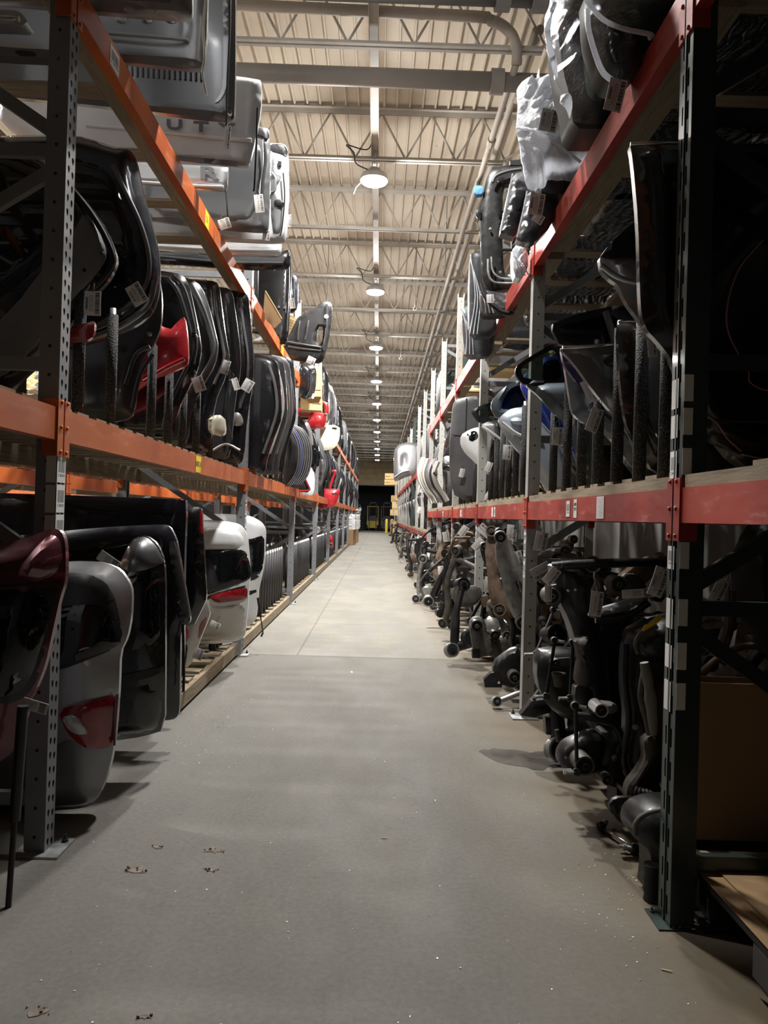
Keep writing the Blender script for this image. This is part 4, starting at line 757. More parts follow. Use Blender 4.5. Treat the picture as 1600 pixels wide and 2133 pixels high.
# ================================================================== tailgates on the upper orange shelf
ZS = 3.095
def tg(px): return atZ(px, ZS).y
def tailgate(label, anchor, pts, mat, extra=(), dome=.03, rec=(), name='tailgate', cat='tailgate'):
    pl = Plane(tg(anchor), 0, -1.2)
    return item(name, label, cat, pl, [Pn('gate_skin', mat, pts, t=.025, dome=dome, edge=.025, drop=.02, res=.028, recess=rec)]+list(extra))
tailgate('silver pickup tailgate inner side at the top edge of the view', (399, 39), [(-150, -330), (392, -300), (400, -285), (401, 20), (398, 38), (300, 32), (184, 22), (-150, -5)], 'paint_silver', [Pn('inner_panel', 'paint_midgrey', [(100, -280), (370, -265), (384, -230), (385, 8), (240, 0), (100, -15)], None, 0, t=.01, dome=0, off=.006, edge=.02, drop=.006), Kn('bolt', (262, 22), 3, .02, None, .03), Kn('bolt', (327, 26), 3, .02, None, .03)])
tailgate('silver pickup tailgate with rounded pressings, second from the viewer', (422, 143), [(-150, -300), (428, -260), (436, -240), (432, 60), (424, 138), (418, 145), (330, 137), (250, 128), (-150, 105)], 'paint_silver',
         [Pn('pressing', 'paint_silver', [(x, 32), (x+26, 33), (x+25, 44), (x+18, 48), (x+6, 47), (x, 42)], None, 0, t=.01, dome=.004, off=.012, edge=.012, drop=.010, res=.015) for x in (240, 293, 344)] + [Pn('lower_rail', 'paint_midgrey', [(-100, 92), (250, 114), (424, 128), (420, 143), (250, 127), (-100, 106)], None, 0, t=.01, dome=.0, off=.008, edge=.012, drop=.004, res=.02), Tn('ridge', 'paint_silver', [(180, 66, .02), (300, 75, .02), (392, 83, .02)], .008), Tn('tie_strap', 'paint_cream', [(428, 0, .06), (423, 60, .06), (426, 120, .06), (421, 150, .06), (430, 198, .06)], .005)], rec=[([(150, -200), (392, -190), (398, 50), (392, 98), (350, 106), (200, 96), (150, 90)], .02, .03)])
tailgate('dark pickup tailgate with a black liner recess and rounded corner', (484, 250), [(-60, -300), (478, -270), (490, -255), (491, 80), (489, 240), (484, 251), (400, 244), (310, 232), (120, 212), (-60, 195)], 'paint_midgrey',
         [Pn('black_liner', 'plastic_black', [(60, -200), (450, -190), (462, -160), (462, 150), (452, 185), (430, 203), (340, 198), (250, 190), (60, 172)], None, 0, t=.02, dome=0, off=-.012, edge=.03, drop=.0), Pn('bottom_rail', 'paint_midgrey', [(120, 205), (310, 222), (480, 235), (480, 249), (310, 232), (120, 212)], None, 0, t=.012, dome=0, off=.012, drop=.005, edge=.01, res=.02),
          Pn('side_rail', 'paint_silver', [(463, -150), (474, -150), (476, 60), (476, 145), (470, 190), (456, 212), (446, 214), (462, 190), (466, 150)], None, 0, t=.02, dome=.0, off=.014, edge=.012, drop=.008, res=.02), Pn('latch', 'chrome', [(472, 222), (483, 222), (483, 240), (474, 241)], None, 0, t=.02, dome=.003, off=.024, edge=.008, drop=.004, res=.015)]
         + [Tn('liner_rib', 'plastic_black', [(265+11*k, 138+.5*k, .02), (265+11*k, 160+.6*k, .02)], .006, sp=1, n=6) for k in range(15)] + [Tn('check_cable', 'cable_black', [(478, -100, .05), (479, 40, .05), (474, 160, .05), (471, 262, .05)], .005)])
t = tailgate('white pickup tailgate with raised letters U T Y', (519, 341), [(0, 120), (420, 150), (540, 165), (545, 172), (544, 230), (530, 300), (520, 340), (514, 348), (440, 338), (375, 330), (0, 300)], 'paint_white',
         [Tn('ridge', 'paint_white', [(180, 262, .03), (340, 276, .03), (440, 286, .03), (524, 292, .03)], .011), Pn('bottom_rail', 'paint_midgrey', [(0, 292), (370, 326), (512, 338), (511, 346), (370, 336), (0, 304)], None, 0, t=.012, dome=0, off=.01, drop=.005, edge=.01, res=.025),
          Tn('check_cable', 'cable_black', [(536, 225, .05), (534, 300, .05), (530, 385, .05), (528, 398, .05)], .005)], dome=.035)
pl = Plane(tg((519, 341)), 0, -1.2)
def emb(root, pl, s, px_, size, mat, n=.050):
    u, v = pl.px(px_, n); text_part('raised_letter', s, size, mat, root, pl.to3(u, v, n), pl.U, pl.V-pl.U*.03, .006, 'CENTER', 1.75, size*.03)
for s, p in (('D', (302, 256)), ('U', (364, 261)), ('T', (419, 265)), ('Y', (472, 269))): emb(t, pl, s, p, .074, 'paint_midgrey', .058)
t = tailgate('silver tailgate with a raised letter R behind the letters', (471, 395), [(60, 330), (380, 343), (474, 348), (476, 352), (473, 390), (470, 396), (400, 391), (60, 365)], 'paint_silver', [Tn('ridge', 'paint_white', [(250, 376, .03), (400, 386, .03), (466, 389, .03)], .008), Tn('check_cable', 'cable_black', [(470, 396, .05), (473, 430, .05), (475, 452, .05)], .005)])
emb(t, Plane(tg((471, 395)), 0, -1.2), 'R', (434, 362), .10, 'paint_midgrey')
tailgate('warm grey tailgate with a rounded inner recess, behind the letters', (556, 482), [(150, 240), (520, 262), (556, 266), (562, 274), (563, 330), (561, 420), (559, 478), (552, 484), (470, 478), (400, 470), (150, 440)], 'paint_midgrey',
         [Pn('inner_recess', 'paint_grey', [(300, 300), (528, 296), (545, 300), (548, 360), (542, 400), (540, 430), (522, 462), (470, 464), (300, 450)], None, 0, t=.01, dome=0, off=.008, edge=.03, drop=.012), Pn('corner_cap', 'steel_dark', [(530, 266), (557, 268), (562, 284), (556, 290), (545, 282), (532, 280)], None, 0, t=.03, dome=0, off=.012, drop=.004, edge=.01, res=.02),
          Tn('seal', 'rubber', [(551, 300, .05), (554, 330, .05), (550, 360, .05), (546, 400, .05), (547, 440, .05)], .009), Tn('rim', 'chrome', [(549, 290, .045), (550, 340, .045), (543, 390, .045), (544, 440, .045)], .006)])
tailgate('white tailgate showing its pressed inner side and latch', (597, 505), [(200, 300), (560, 298), (592, 299), (601, 312), (601, 400), (599, 470), (597, 498), (590, 506), (560, 506), (430, 500), (200, 480)], 'paint_white',
         [Pn('pressed_frame', 'paint_silver', [(564, 330), (576, 330), (577, 356), (586, 358), (586, 372), (574, 390), (586, 420), (588, 470), (582, 488), (566, 484)], None, 0, t=.012, dome=.004, off=.008, edge=.012, drop=.008, res=.018), Pn('latch', 'plastic_black', [(571, 416), (586, 416), (592, 424), (586, 431), (572, 430)], None, 0, t=.02, dome=0, off=.02, drop=.004, edge=.006, res=.015), Pn('slot', 'plastic_black', [(579, 335), (586, 336), (586, 345), (579, 346)], None, 0, t=.01, dome=0, off=.012, drop=0, sm=0, res=.02),
          Tn('bead', 'paint_silver', [(566, 360, .03), (574, 372, .03), (572, 396, .03), (564, 402, .03)], .008), Pn('corner_cap', 'steel_dark', [(562, 300), (590, 300), (600, 312), (598, 328), (588, 320), (564, 314)], None, 0, t=.03, dome=0, off=.008, drop=.004, edge=.01, res=.02),
          Tn('rod', 'plastic_black', [(590, 360, .04), (593, 410, .04), (588, 470, .04), (584, 492, .04)], .005)])
tailgate('long white tailgate edge at the end of the upper tailgate row', (585, 531), [(200, 478), (330, 494), (450, 501), (580, 503), (587, 508), (586, 526), (580, 532), (470, 529), (330, 520), (200, 508)], 'paint_white', [Tn('lip', 'paint_white', [(330, 512, .03), (470, 519, .03), (578, 521, .03)], .01)])
tailgate('black tailgate under the long white edge', (584, 560), [(240, 505), (400, 522), (560, 536), (594, 522), (604, 530), (604, 556), (596, 562), (500, 561), (240, 545)], 'paint_black', [Tn('lip', 'primer', [(330, 534, .03), (470, 546, .03), (590, 548, .03)], .012)])
# left of the nearest upright, upper shelf: pale tailgates seen from below
item('tailgate', 'pale tailgate standing above the viewer behind the nearest upright', 'tailgate', Plane(2.35, 0, -1.5), [Pn('gate_skin', 'paint_silver', [(-500, 0), (0, 20), (44, 24), (60, 52), (0, 49), (-500, 40)], t=.05, dome=.01, res=.05), Tn('ridge', 'paint_silver', [(-300, 30, .02), (0, 38, .02), (40, 40, .02)], .008)])
item('tailgate', 'dark tailgate with an oval slot behind the nearest upright', 'tailgate', Plane(2.9, 0, -1.5), [Pn('gate_skin', 'paint_midgrey', [(-400, 60), (0, 98), (150, 106), (150, 122), (0, 116), (-400, 90)], t=.05, dome=.01, res=.05), Pn('slot', 'plastic_black', [(28, 104), (68, 106), (74, 112), (66, 117), (36, 114)], None, 0, t=.01, dome=0, off=.006, drop=.002, res=.02)])
# ================================================================== red side, middle shelf: doors
def door(label, Y, body, mat, frame=None, hole=None, glass='glass_clear', extra=(), yaw=0., X=1.0, dome=.05, name='car_door', belt=None, fmat='plastic_black'):
    ls = [Pn('door_skin', mat, body, t=.03, dome=dome, edge=.06, drop=.04, res=.03)]
    if frame:
        ls.append(Pn('window_frame', fmat, frame, t=.03, dome=.0, off=-.01, edge=.02, drop=.012, holes=[hole], res=.03)); ls.append(Pn('window_glass', glass, hole, t=.006, dome=0, off=-.035, drop=0, res=.06))
    if belt: ls.append(Tn('belt_moulding', 'chrome' if belt[0] == 'c' else 'rubber', belt[1:], .008, sp=1))
    return item(name, label, 'door' if name == 'car_door' else name.split('_')[-1], Plane(Y, yaw, X), ls+list(extra))
door('black cargo van door on the middle red shelf beside the green upright', 2.40, [(1312, 299), (1330, 297), (1430, 297), (1560, 300), (1700, 300), (1700, 955), (1560, 955), (1440, 900), (1402, 750), (1368, 708), (1350, 690), (1337, 660), (1333, 600), (1330, 463), (1318, 330)], 'paint_black', dome=.03, X=1.3,
     extra=[Tn('top_flange', 'chrome', [(1313, 300, .01), (1360, 298, .02), (1420, 298, .02)], .006, sp=1), Tn('wire', 'wire_pink', [(1590, 500, .05), (1540, 560, .05), (1515, 640, .05), (1520, 700, .05), (1558, 770, .05), (1562, 795, .05), (1590, 812, .05), (1620, 812, .05)], .0025, n=5), Tn('wire', 'wire_pink', [(1458, 858, .05), (1492, 880, .05), (1516, 914, .05), (1544, 940, .05)], .003, n=5), Tn('seam', 'primer', [(1450, 875, .045), (1600, 880, .045)], .004, sp=1)])
door('silver grey rear door with a pointed rear window behind the black van door', 2.62, [(1249, 538), (1254, 532), (1290, 535), (1340, 540), (1460, 548), (1460, 960), (1410, 940), (1400, 752), (1360, 706), (1330, 664), (1303, 628), (1288, 592), (1274, 584), (1254, 566)], 'paint_midgrey', [(1250, 536), (1270, 508), (1302, 478), (1318, 464), (1400, 430), (1460, 420), (1460, 552), (1330, 546)], [(1280, 524), (1306, 492), (1322, 480), (1400, 450), (1446, 440), (1446, 540), (1336, 534)], 'glass_tint', X=1.2,
     extra=[Tn('crease', 'paint_silver', [(1252, 552, .045), (1300, 582, .05), (1400, 596, .05)], .01)])
door('black front door with a round mirror stub beside the silver grey door', 2.87, [(1287, 676), (1300, 668), (1340, 664), (1420, 668), (1420, 990), (1360, 985), (1338, 940), (1310, 900), (1298, 850), (1290, 770)], 'paint_black', X=1.1, dome=.03,
     extra=[Pn('mirror_stub', 'plastic_black', [(1332, 712), (1344, 705), (1366, 708), (1368, 726), (1350, 734), (1334, 728)], None, 0, t=.05, dome=.015, off=.04, edge=.02, drop=.015, res=.02), Tn('trim_strip', 'chrome', [(1289, 671, .03), (1310, 670, .03), (1332, 670, .03)], .006, sp=1)])
door('dark grey rear door with a framed window, widest on the middle red shelf', 3.14, [(1168, 728), (1172, 722), (1200, 722), (1290, 717), (1370, 720), (1380, 1000), (1330, 985), (1318, 914), (1290, 878), (1266, 850), (1234, 811), (1196, 757)], 'paint_grey', [(1146, 677), (1175, 664), (1212, 651), (1292, 634), (1370, 628), (1374, 724), (1290, 722), (1170, 727)], [(1164, 680), (1184, 673), (1214, 664), (1288, 650), (1286, 714), (1176, 720)], 'glass_tint', X=1.05,
     extra=[Pn('division_bar', 'trim_grey', [(1259, 648), (1268, 646), (1291, 714), (1280, 715)], None, None, t=.03, dome=0, off=.012, drop=.004, edge=.008, sm=0, res=.03), Tn('belt_moulding', 'chrome', [(1172, 724, .035), (1230, 722, .05), (1288, 718, .05)], .007, sp=1), Pn('pull_handle', 'plastic_black', [(1256, 752), (1266, 742), (1292, 738), (1300, 752), (1296, 764), (1270, 762)], None, 0, t=.03, dome=.012, off=.02, edge=.02, drop=.015, res=.02)])
door('dark teal door with a purple edge behind the dark grey door', 3.42, [(1172, 735), (1176, 762), (1184, 812), (1191, 858), (1204, 873), (1232, 890), (1268, 908), (1296, 945), (1318, 975), (1360, 985), (1360, 740), (1250, 735)], 'paint_slate', X=1.05, dome=.04,
     extra=[Pn('edge_panel', 'paint_purple', [(1168, 722), (1180, 735), (1205, 765), (1228, 808), (1236, 830), (1222, 826), (1196, 790), (1174, 760)], None, None, t=.03, dome=.02, off=.05, edge=.02, drop=.015, res=.03), Tn('inner_edge', 'primer', [(1232, 840, .05), (1262, 866, .05), (1296, 896, .05), (1318, 925, .05)], .012)])
door('grey rear door with a large clear window before the second red upright', 4.33, [(1092, 800), (1120, 799), (1176, 797), (1230, 797), (1240, 1010), (1206, 1008), (1200, 925), (1174, 880), (1146, 852), (1121, 823)], 'paint_slate', [(1161, 713), (1140, 722), (1112, 738), (1088, 753), (1075, 764), (1073, 778), (1082, 792), (1092, 802), (1180, 803), (1240, 802), (1240, 700), (1190, 705)], [(1157, 724), (1136, 734), (1112, 748), (1090, 762), (1085, 772), (1092, 790), (1176, 792), (1168, 750)], 'glass_clear', X=1.0,
     extra=[Pn('pull_handle', 'plastic_black', [(1168, 838), (1178, 836), (1190, 842), (1188, 850), (1172, 850)], None, 0, t=.025, dome=.01, off=.03, edge=.015, drop=.01, res=.02), Pn('energy_label', 'print_notes', [(1176, 853), (1190, 850), (1198, 876), (1196, 884), (1178, 884)], None, 0, t=.004, dome=0, off=.03, drop=0, sm=0, res=.03)])
door('bright blue front door behind the clear window', 4.75, [(1083, 798), (1100, 776), (1120, 752), (1130, 744), (1180, 740), (1230, 745), (1250, 1015), (1210, 1015), (1198, 945), (1180, 930), (1154, 913), (1126, 876), (1094, 828)], 'paint_blue', X=.98, dome=.04, extra=[Tn('lower_trim', 'paint_lightblue', [(1128, 884, .04), (1156, 914, .04), (1190, 936, .04)], .012), Pn('glass_corner', 'glass_tint', [(1128, 760), (1150, 748), (1168, 752), (1166, 790), (1130, 792)], None, 0, t=.01, dome=0, off=.006, drop=.004)])
door('pale blue front door with a slate window pillar', 5.3, [(1037, 872), (1048, 856), (1080, 848), (1140, 845), (1200, 850), (1200, 1030), (1150, 1030), (1128, 1006), (1108, 975), (1066, 925), (1044, 892)], 'paint_lightblue', [(1080, 790), (1048, 808), (1026, 832), (1022, 850), (1036, 874), (1060, 862), (1150, 855), (1160, 782)], [(1078, 802), (1060, 812), (1046, 838), (1044, 852), (1060, 853), (1140, 846), (1144, 796)], 'glass_tint', X=.98, fmat='paint_slate',
     extra=[Tn('crease', 'paint_white', [(1046, 880, .05), (1080, 905, .05), (1130, 920, .05)], .012), Pn('pull_handle', 'paint_lightblue', [(1062, 874), (1078, 868), (1098, 878), (1094, 886), (1070, 884)], None, 0, t=.025, dome=.01, off=.03, edge=.015, drop=.01, res=.02)])
door('white front door with a dark corner mirror patch', 5.75, [(1066, 862), (1100, 846), (1150, 850), (1160, 1035), (1140, 1030), (1120, 985), (1094, 930), (1070, 890)], 'paint_white', X=.98, dome=.05)
door('white door with a greenish triangular window, fourth bay side of the red shelf', 6.35, [(1000, 881), (1030, 874), (1060, 872), (1110, 876), (1120, 1035), (1084, 1035), (1074, 980), (1044, 932), (1018, 902)], 'paint_silver', [(1024, 838), (1000, 845), (982, 855), (983, 862), (1000, 884), (1080, 880), (1070, 840)], [(1020, 846), (1002, 852), (994, 858), (1006, 876), (1060, 873), (1050, 848)], 'glass_clear', X=.95, extra=[Tn('crease', 'paint_white', [(1004, 888, .05), (1030, 905, .05), (1060, 930, .05)], .012)])
door('white rear quarter panel with a wheel arch curve on the middle red shelf', 7.1, [(960, 906), (976, 896), (992, 890), (1030, 888), (1060, 900), (1066, 1040), (1044, 1040), (1036, 1000), (1010, 985), (992, 965), (970, 945), (959, 928)], 'paint_white', X=.95, name='rear_quarter', extra=[Pn('glass_corner', 'glass_tint', [(970, 902), (992, 896), (998, 912), (980, 922)], None, 0, t=.01, dome=0, off=.006, drop=.004)])
door('white bumper corner leaning at the foot of the white doors', 6.75, [(1006, 1040), (1030, 1000), (1048, 968), (1054, 972), (1050, 1000), (1030, 1030), (1016, 1046)], 'paint_white', X=.9, name='bumper_cover', dome=.04)
door('tall dark grey hood standing on edge past the white doors', 7.9, [(944, 842), (950, 832), (976, 826), (1010, 824), (1020, 880), (1020, 1042), (950, 1040), (938, 1000), (936, 940), (940, 880)], 'plastic_grey', X=.95, name='hood', dome=.03, extra=[Tn('seam', 'primer', [(972, 830, .03), (970, 900, .03), (968, 925, .03)], .008), Tn('crease', 'primer', [(940, 905, .03), (970, 908, .03), (1000, 905, .03)], .006)])
door('black fender with a long wheel arch standing past the dark grey hood', 8.4, [(921, 962), (945, 962), (966, 972), (978, 992), (986, 1020), (990, 1046), (978, 1046), (968, 1010), (954, 990), (938, 982), (922, 980)], 'paint_black', X=.9, name='fender', dome=.02)
# loose trims and bumper strips further along the middle red shelf
for j in range(9):
    Y = 9.0+.28*j; x0 = 918-3.6*j; c = ['headliner', 'plastic_black', 'paint_silver', 'headliner', 'plastic_grey', 'paint_cream', 'plastic_black', 'headliner', 'paint_white'][j]
    item('trim_strip', '%s curved trim strip of the bundle beyond the black fender' % ORD[j], 'trim', Plane(Y, 0, .9), [Tn('strip', c, [(x0-6, 962-j, 0), (x0-14, 985, .02), (x0-8, 1010, .02), (x0+6, 1030, 0), (x0+14, 1044+.4*j, 0)], [.03+.01*(j % 3)]*17, n=6), Tn('clip', 'plastic_black', [(x0-14, 984, .04), (x0-8, 990, .05)], .02, sp=1)], 'trim strips on the red shelf')
# ================================================================== red side, upper shelf: wrapped goods
ZR = 2.9
def wr(px): return atZ(px, ZR).y
def folds(cu, cv_, amp, k, seed=0):
    rnd = random.Random(seed); ph = [rnd.uniform(0, 6) for _ in range(4)]
    def f(Q):
        a = np.arctan2(Q[:, 1]-cv_, Q[:, 0]-cu); r = np.hypot(Q[:, 0]-cu, Q[:, 1]-cv_)
        return amp*(np.abs(np.sin(a*k+ph[0]))**3+.5*np.abs(np.sin(a*k*2.3+ph[1]+r*4))**4)*np.clip(r*6, 0, 1)+amp*.5*np.sin(Q[:, 0]*31+ph[2]+3*np.sin(Q[:, 1]*17))*np.sin(Q[:, 1]*27+ph[3])
    return f
pl = Plane(wr((1210, 266)), 0, 1.0); cu = pl.px((1150, 170))
item('wrapped_bumper', 'black bumper in torn clear plastic at the top of the red rack', 'wrapped bumper', pl, [
    Pn('bumper_shell', 'plastic_black', [(1166, -60), (1330, -60), (1480, -60), (1480, 240), (1380, 262), (1250, 268), (1196, 266), (1188, 200), (1174, 150), (1160, 60)], t=.20, dome=.10, edge=.10, drop=.07),
    Pn('olive_panel', 'paint_green', [(1206, 60), (1222, 40), (1240, 110), (1262, 160), (1270, 200), (1256, 214), (1230, 214), (1216, 190)], None, 0, t=.02, dome=.02, off=.012, edge=.04, drop=.02, res=.03),
    Pn('plastic_bag', 'film_clear', [(1158, -60), (1320, -60), (1320, 120), (1300, 190), (1258, 262), (1190, 262), (1176, 196), (1156, 165), (1150, 130), (1134, 98), (1132, 45), (1144, 10)], None, None, t=.004, dome=.16, edge=.12, drop=.09, res=.028, disp=folds(*cu, .014, 9, 1)),
    Pn('bag_edge', 'film_white', [(1150, 0), (1162, 6), (1146, 44), (1146, 92), (1160, 120), (1164, 168), (1150, 150), (1133, 100), (1131, 44)], None, None, t=.004, dome=.05, off=.06, edge=.03, drop=.02, res=.02, disp=folds(*cu, .012, 11, 2)),
    Pn('bag_tail', 'film_white', [(1166, 200), (1190, 195), (1192, 220), (1186, 254), (1176, 236), (1164, 222)], None, None, t=.003, dome=.03, off=.10, edge=.02, drop=.01, res=.018, disp=folds(*cu, .015, 13, 3))])
pl = Plane(wr((1290, 190))-.25, 0, 1.0); cu = pl.px((1240, 0))
item('wrapped_lamp', 'black headlamp assembly in loose plastic beside the red beam', 'wrapped lamp', pl, [
    Pn('lamp_body', 'plastic_black', [(1222, -40), (1420, -40), (1420, 60), (1360, 110), (1310, 165), (1290, 170), (1264, 160), (1248, 120), (1228, 60)], t=.12, dome=.06, edge=.06, drop=.04),
    Pn('lamp_glass', 'glass_tint', [(1244, 40), (1330, 50), (1340, 90), (1300, 140), (1272, 140), (1256, 110)], None, 0, t=.01, dome=.01, off=.008, edge=.02, drop=.008)]
    + [Kn('clip', (1266+2.5*k, 56+17*k), 2, .015, None, .07, 'chrome') for k in range(4)] + [Pn('plastic_bag', 'film_clear', [(1216, -40), (1420, -40), (1420, 70), (1350, 70), (1340, 110), (1310, 172), (1264, 166), (1240, 118), (1222, 60)], None, None, t=.004, dome=.08, edge=.08, drop=.05, res=.03, disp=folds(*cu, .014, 9, 4)),
       Tn('bag_hem', 'film_white', [(1224, 20, .09), (1226, 60, .09), (1240, 112, .09), (1256, 150, .08), (1276, 168, .08)], .010), Tn('bag_hem', 'film_white', [(1220, 0, .10), (1256, 40, .11), (1300, 60, .11), (1356, 72, .11), (1352, 80, .11)], .008)])
pl = Plane(wr((1130, 404)), 0, 1.0); cu = pl.px((1076, 268))
item('wrapped_bundle', 'white plastic wrapped bulky part bulging past the red upper beam', 'wrapped part', pl, [
    Pn('part_core', 'plastic_black', [(1112, 230), (1230, 230), (1330, 240), (1330, 396), (1180, 404), (1136, 404), (1112, 380)], t=.3, dome=.03, edge=.05, drop=.03),
    Pn('white_wrap', 'film_white', [(1075, 190), (1082, 175), (1104, 167), (1146, 164), (1180, 170), (1206, 250), (1262, 262), (1330, 276), (1330, 372), (1180, 385), (1142, 370), (1132, 398), (1118, 402), (1103, 396), (1090, 374), (1082, 320), (1074, 268), (1078, 230)], None, None, t=.006, dome=.14, edge=.12, drop=.10, off=.04, res=.020, disp=folds(*cu, .034, 10, 5)),
    Pn('wrap_knot', 'film_white', [(1112, 392), (1130, 390), (1127, 406), (1122, 410), (1116, 406)], None, None, t=.01, dome=.02, off=.08, res=.012, edge=.02, drop=.012),
    Pn('torn_wrap', 'film_white', [(1206, 262), (1224, 258), (1244, 266), (1262, 284), (1250, 290), (1226, 288)], None, None, t=.004, dome=.03, off=.17, res=.018, edge=.02, drop=.01, disp=folds(*cu, .02, 14, 6)),
    Tn('tape_band', 'film_white', [(1077, 266, .05), (1110, 272, .17), (1160, 300, .19), (1210, 338, .18)], .008)])
for j, (lab, pts) in enumerate((('dark bumper slab in black film leaning under the white wrapped part', [(1068, 362), (1100, 356), (1110, 370), (1094, 440), (1076, 496), (1044, 486), (1043, 480), (1056, 420)]), ('second dark slab in streaky film beside the second red upright', [(1098, 398), (1150, 392), (1170, 410), (1150, 470), (1112, 508), (1078, 502), (1077, 494), (1090, 440)]))):
    pl = Plane((4.15, 4.0)[j], 0, .9); item('wrapped_slab', lab, 'wrapped slab', pl, [Pn('slab_core', 'plastic_black' if j == 0 else 'paint_navy', pts, t=.07, dome=.02, edge=.03, drop=.02), Pn('film_cover', 'film_clear', pts, None, 0, t=.003, dome=0, off=.008, edge=.03, drop=.01, res=.02, disp=folds(-2, 3, .005, 60, j)), Tn('film_fold', 'film_white', [pts[0]+(.05,), pts[-1]+(.05,), pts[-2]+(.04,)], .004)])
# radiator support frame
pl = Plane(wr((1040, 604))+.1, -.12, .9)
outer = [(1000, 470), (1004, 420), (1012, 376), (1020, 358), (1034, 348), (1082, 341), (1130, 345), (1150, 360), (1150, 585), (1130, 602), (1074, 602), (1030, 605), (1012, 598), (1004, 576), (1001, 530)]
item('radiator_support', 'black front radiator support frame standing upright on the red upper shelf', 'radiator support', pl, [
    Pn('frame', 'black_steel', outer, t=.07, dome=.01, edge=.03, drop=.02, res=.03, holes=[[(1048, 384), (1066, 382), (1065, 470), (1066, 568), (1050, 578), (1046, 480)], [(1076, 382), (1130, 384), (1130, 470), (1076, 470)], [(1076, 482), (1130, 482), (1130, 575), (1076, 575)]]),
    Tn('hose', 'plastic_grey', [(1026, 380, .05), (1034, 366, .05), (1060, 356, .05), (1086, 352, .05)], .012), Tn('hose', 'galvanised', [(1017, 540, .05), (1018, 570, .05), (1030, 588, .05), (1070, 590, .05), (1090, 590, .05)], .009), Tn('hose', 'galvanised', [(1024, 535, .05), (1026, 562, .05), (1040, 578, .05), (1072, 582, .05)], .008),
    Pn('side_tab', 'black_steel', [(993, 436), (1002, 432), (1002, 458), (996, 456), (990, 448)], None, None, t=.02, dome=0, off=.01, drop=.004, edge=.008, res=.02), Pn('top_tab', 'black_steel', [(1062, 334), (1084, 332), (1084, 344), (1062, 344)], None, None, t=.02, dome=0, off=.01, drop=0, sm=0, res=.03),
    Pn('foam_block', 'foam_blue', [(987, 387), (1006, 386), (1007, 404), (988, 405)], None, None, t=.06, dome=.005, off=.02, drop=.004, edge=.01, res=.02), Kn('bolt', (1021, 478), 3, .02, None, .02), Kn('bolt', (1042, 568), 3, .02, None, .02), Kn('bolt', (1036, 380), 3, .02, None, .02), Tn('cross_bar', 'black_steel', [(1046, 440, .0), (1150, 436, .0)], .012, sp=1), Tn('cross_bar', 'black_steel', [(1046, 520, .0), (1150, 522, .0)], .012, sp=1)])
for j, (lab, Y, pts, mt) in enumerate((('tall dark part in clear film at the aisle edge of the red upper shelf', 5.9, [(980, 530), (990, 523), (1030, 526), (1034, 600), (1032, 640), (1036, 700), (978, 704), (977, 620)], 'plastic_black'), ('bundle of black hoses shrink-wrapped below the radiator support', 5.6, [(1000, 600), (1020, 606), (1050, 610), (1074, 604), (1080, 640), (1060, 656), (1012, 660), (1004, 650)], 'rubber'), ('grey part in clear film next to the wrapped hoses', 6.3, [(962, 640), (978, 636), (1030, 690), (1030, 742), (970, 746), (964, 700)], 'plastic_grey'), ('crumpled clear bag bulging at the second red upright', 4.6, [(1068, 520), (1082, 500), (1100, 520), (1100, 560), (1086, 582), (1070, 575)], 'foil'))):
    pl = Plane(Y, 0, .9); cu = pl.px(pts[0]); item('wrapped_part', lab, 'wrapped part', pl, [Pn('part_core', mt, pts, t=.10, dome=.03, edge=.03, drop=.02), Pn('film_cover', 'film_clear', pts, None, 0, t=.003, dome=.01, off=.010, edge=.03, drop=.012, res=.02, disp=folds(*cu, .012, 12, 20+j))]+[Tn('film_fold', 'film_white', [pts[0][:1]+(pts[0][1]+6*k, .045), (pts[0][0]+10+5*k, (pts[0][1]+pts[-2][1])/2, .06), (pts[-2][0]+8*k, pts[-2][1]-8, .045)], .004) for k in range(3)])
for j in range(5):
    item('hose', '%s black rubber hose bundled below the radiator support' % ORD[j], 'hose', Plane(5.5, 0, .9), [Tn('hose_run', 'rubber', [(1000+3*j, 590+6*j, .03), (1010+6*j, 618+6*j, .05), (1030+6*j, 640+3*j, .05), (1050+4*j, 652, .03)], .014), Tn('end_cuff', 'plastic_grey', [(1050+4*j, 652, .03), (1054+4*j, 655, .03)], .017, sp=1)], 'hoses below the radiator support')
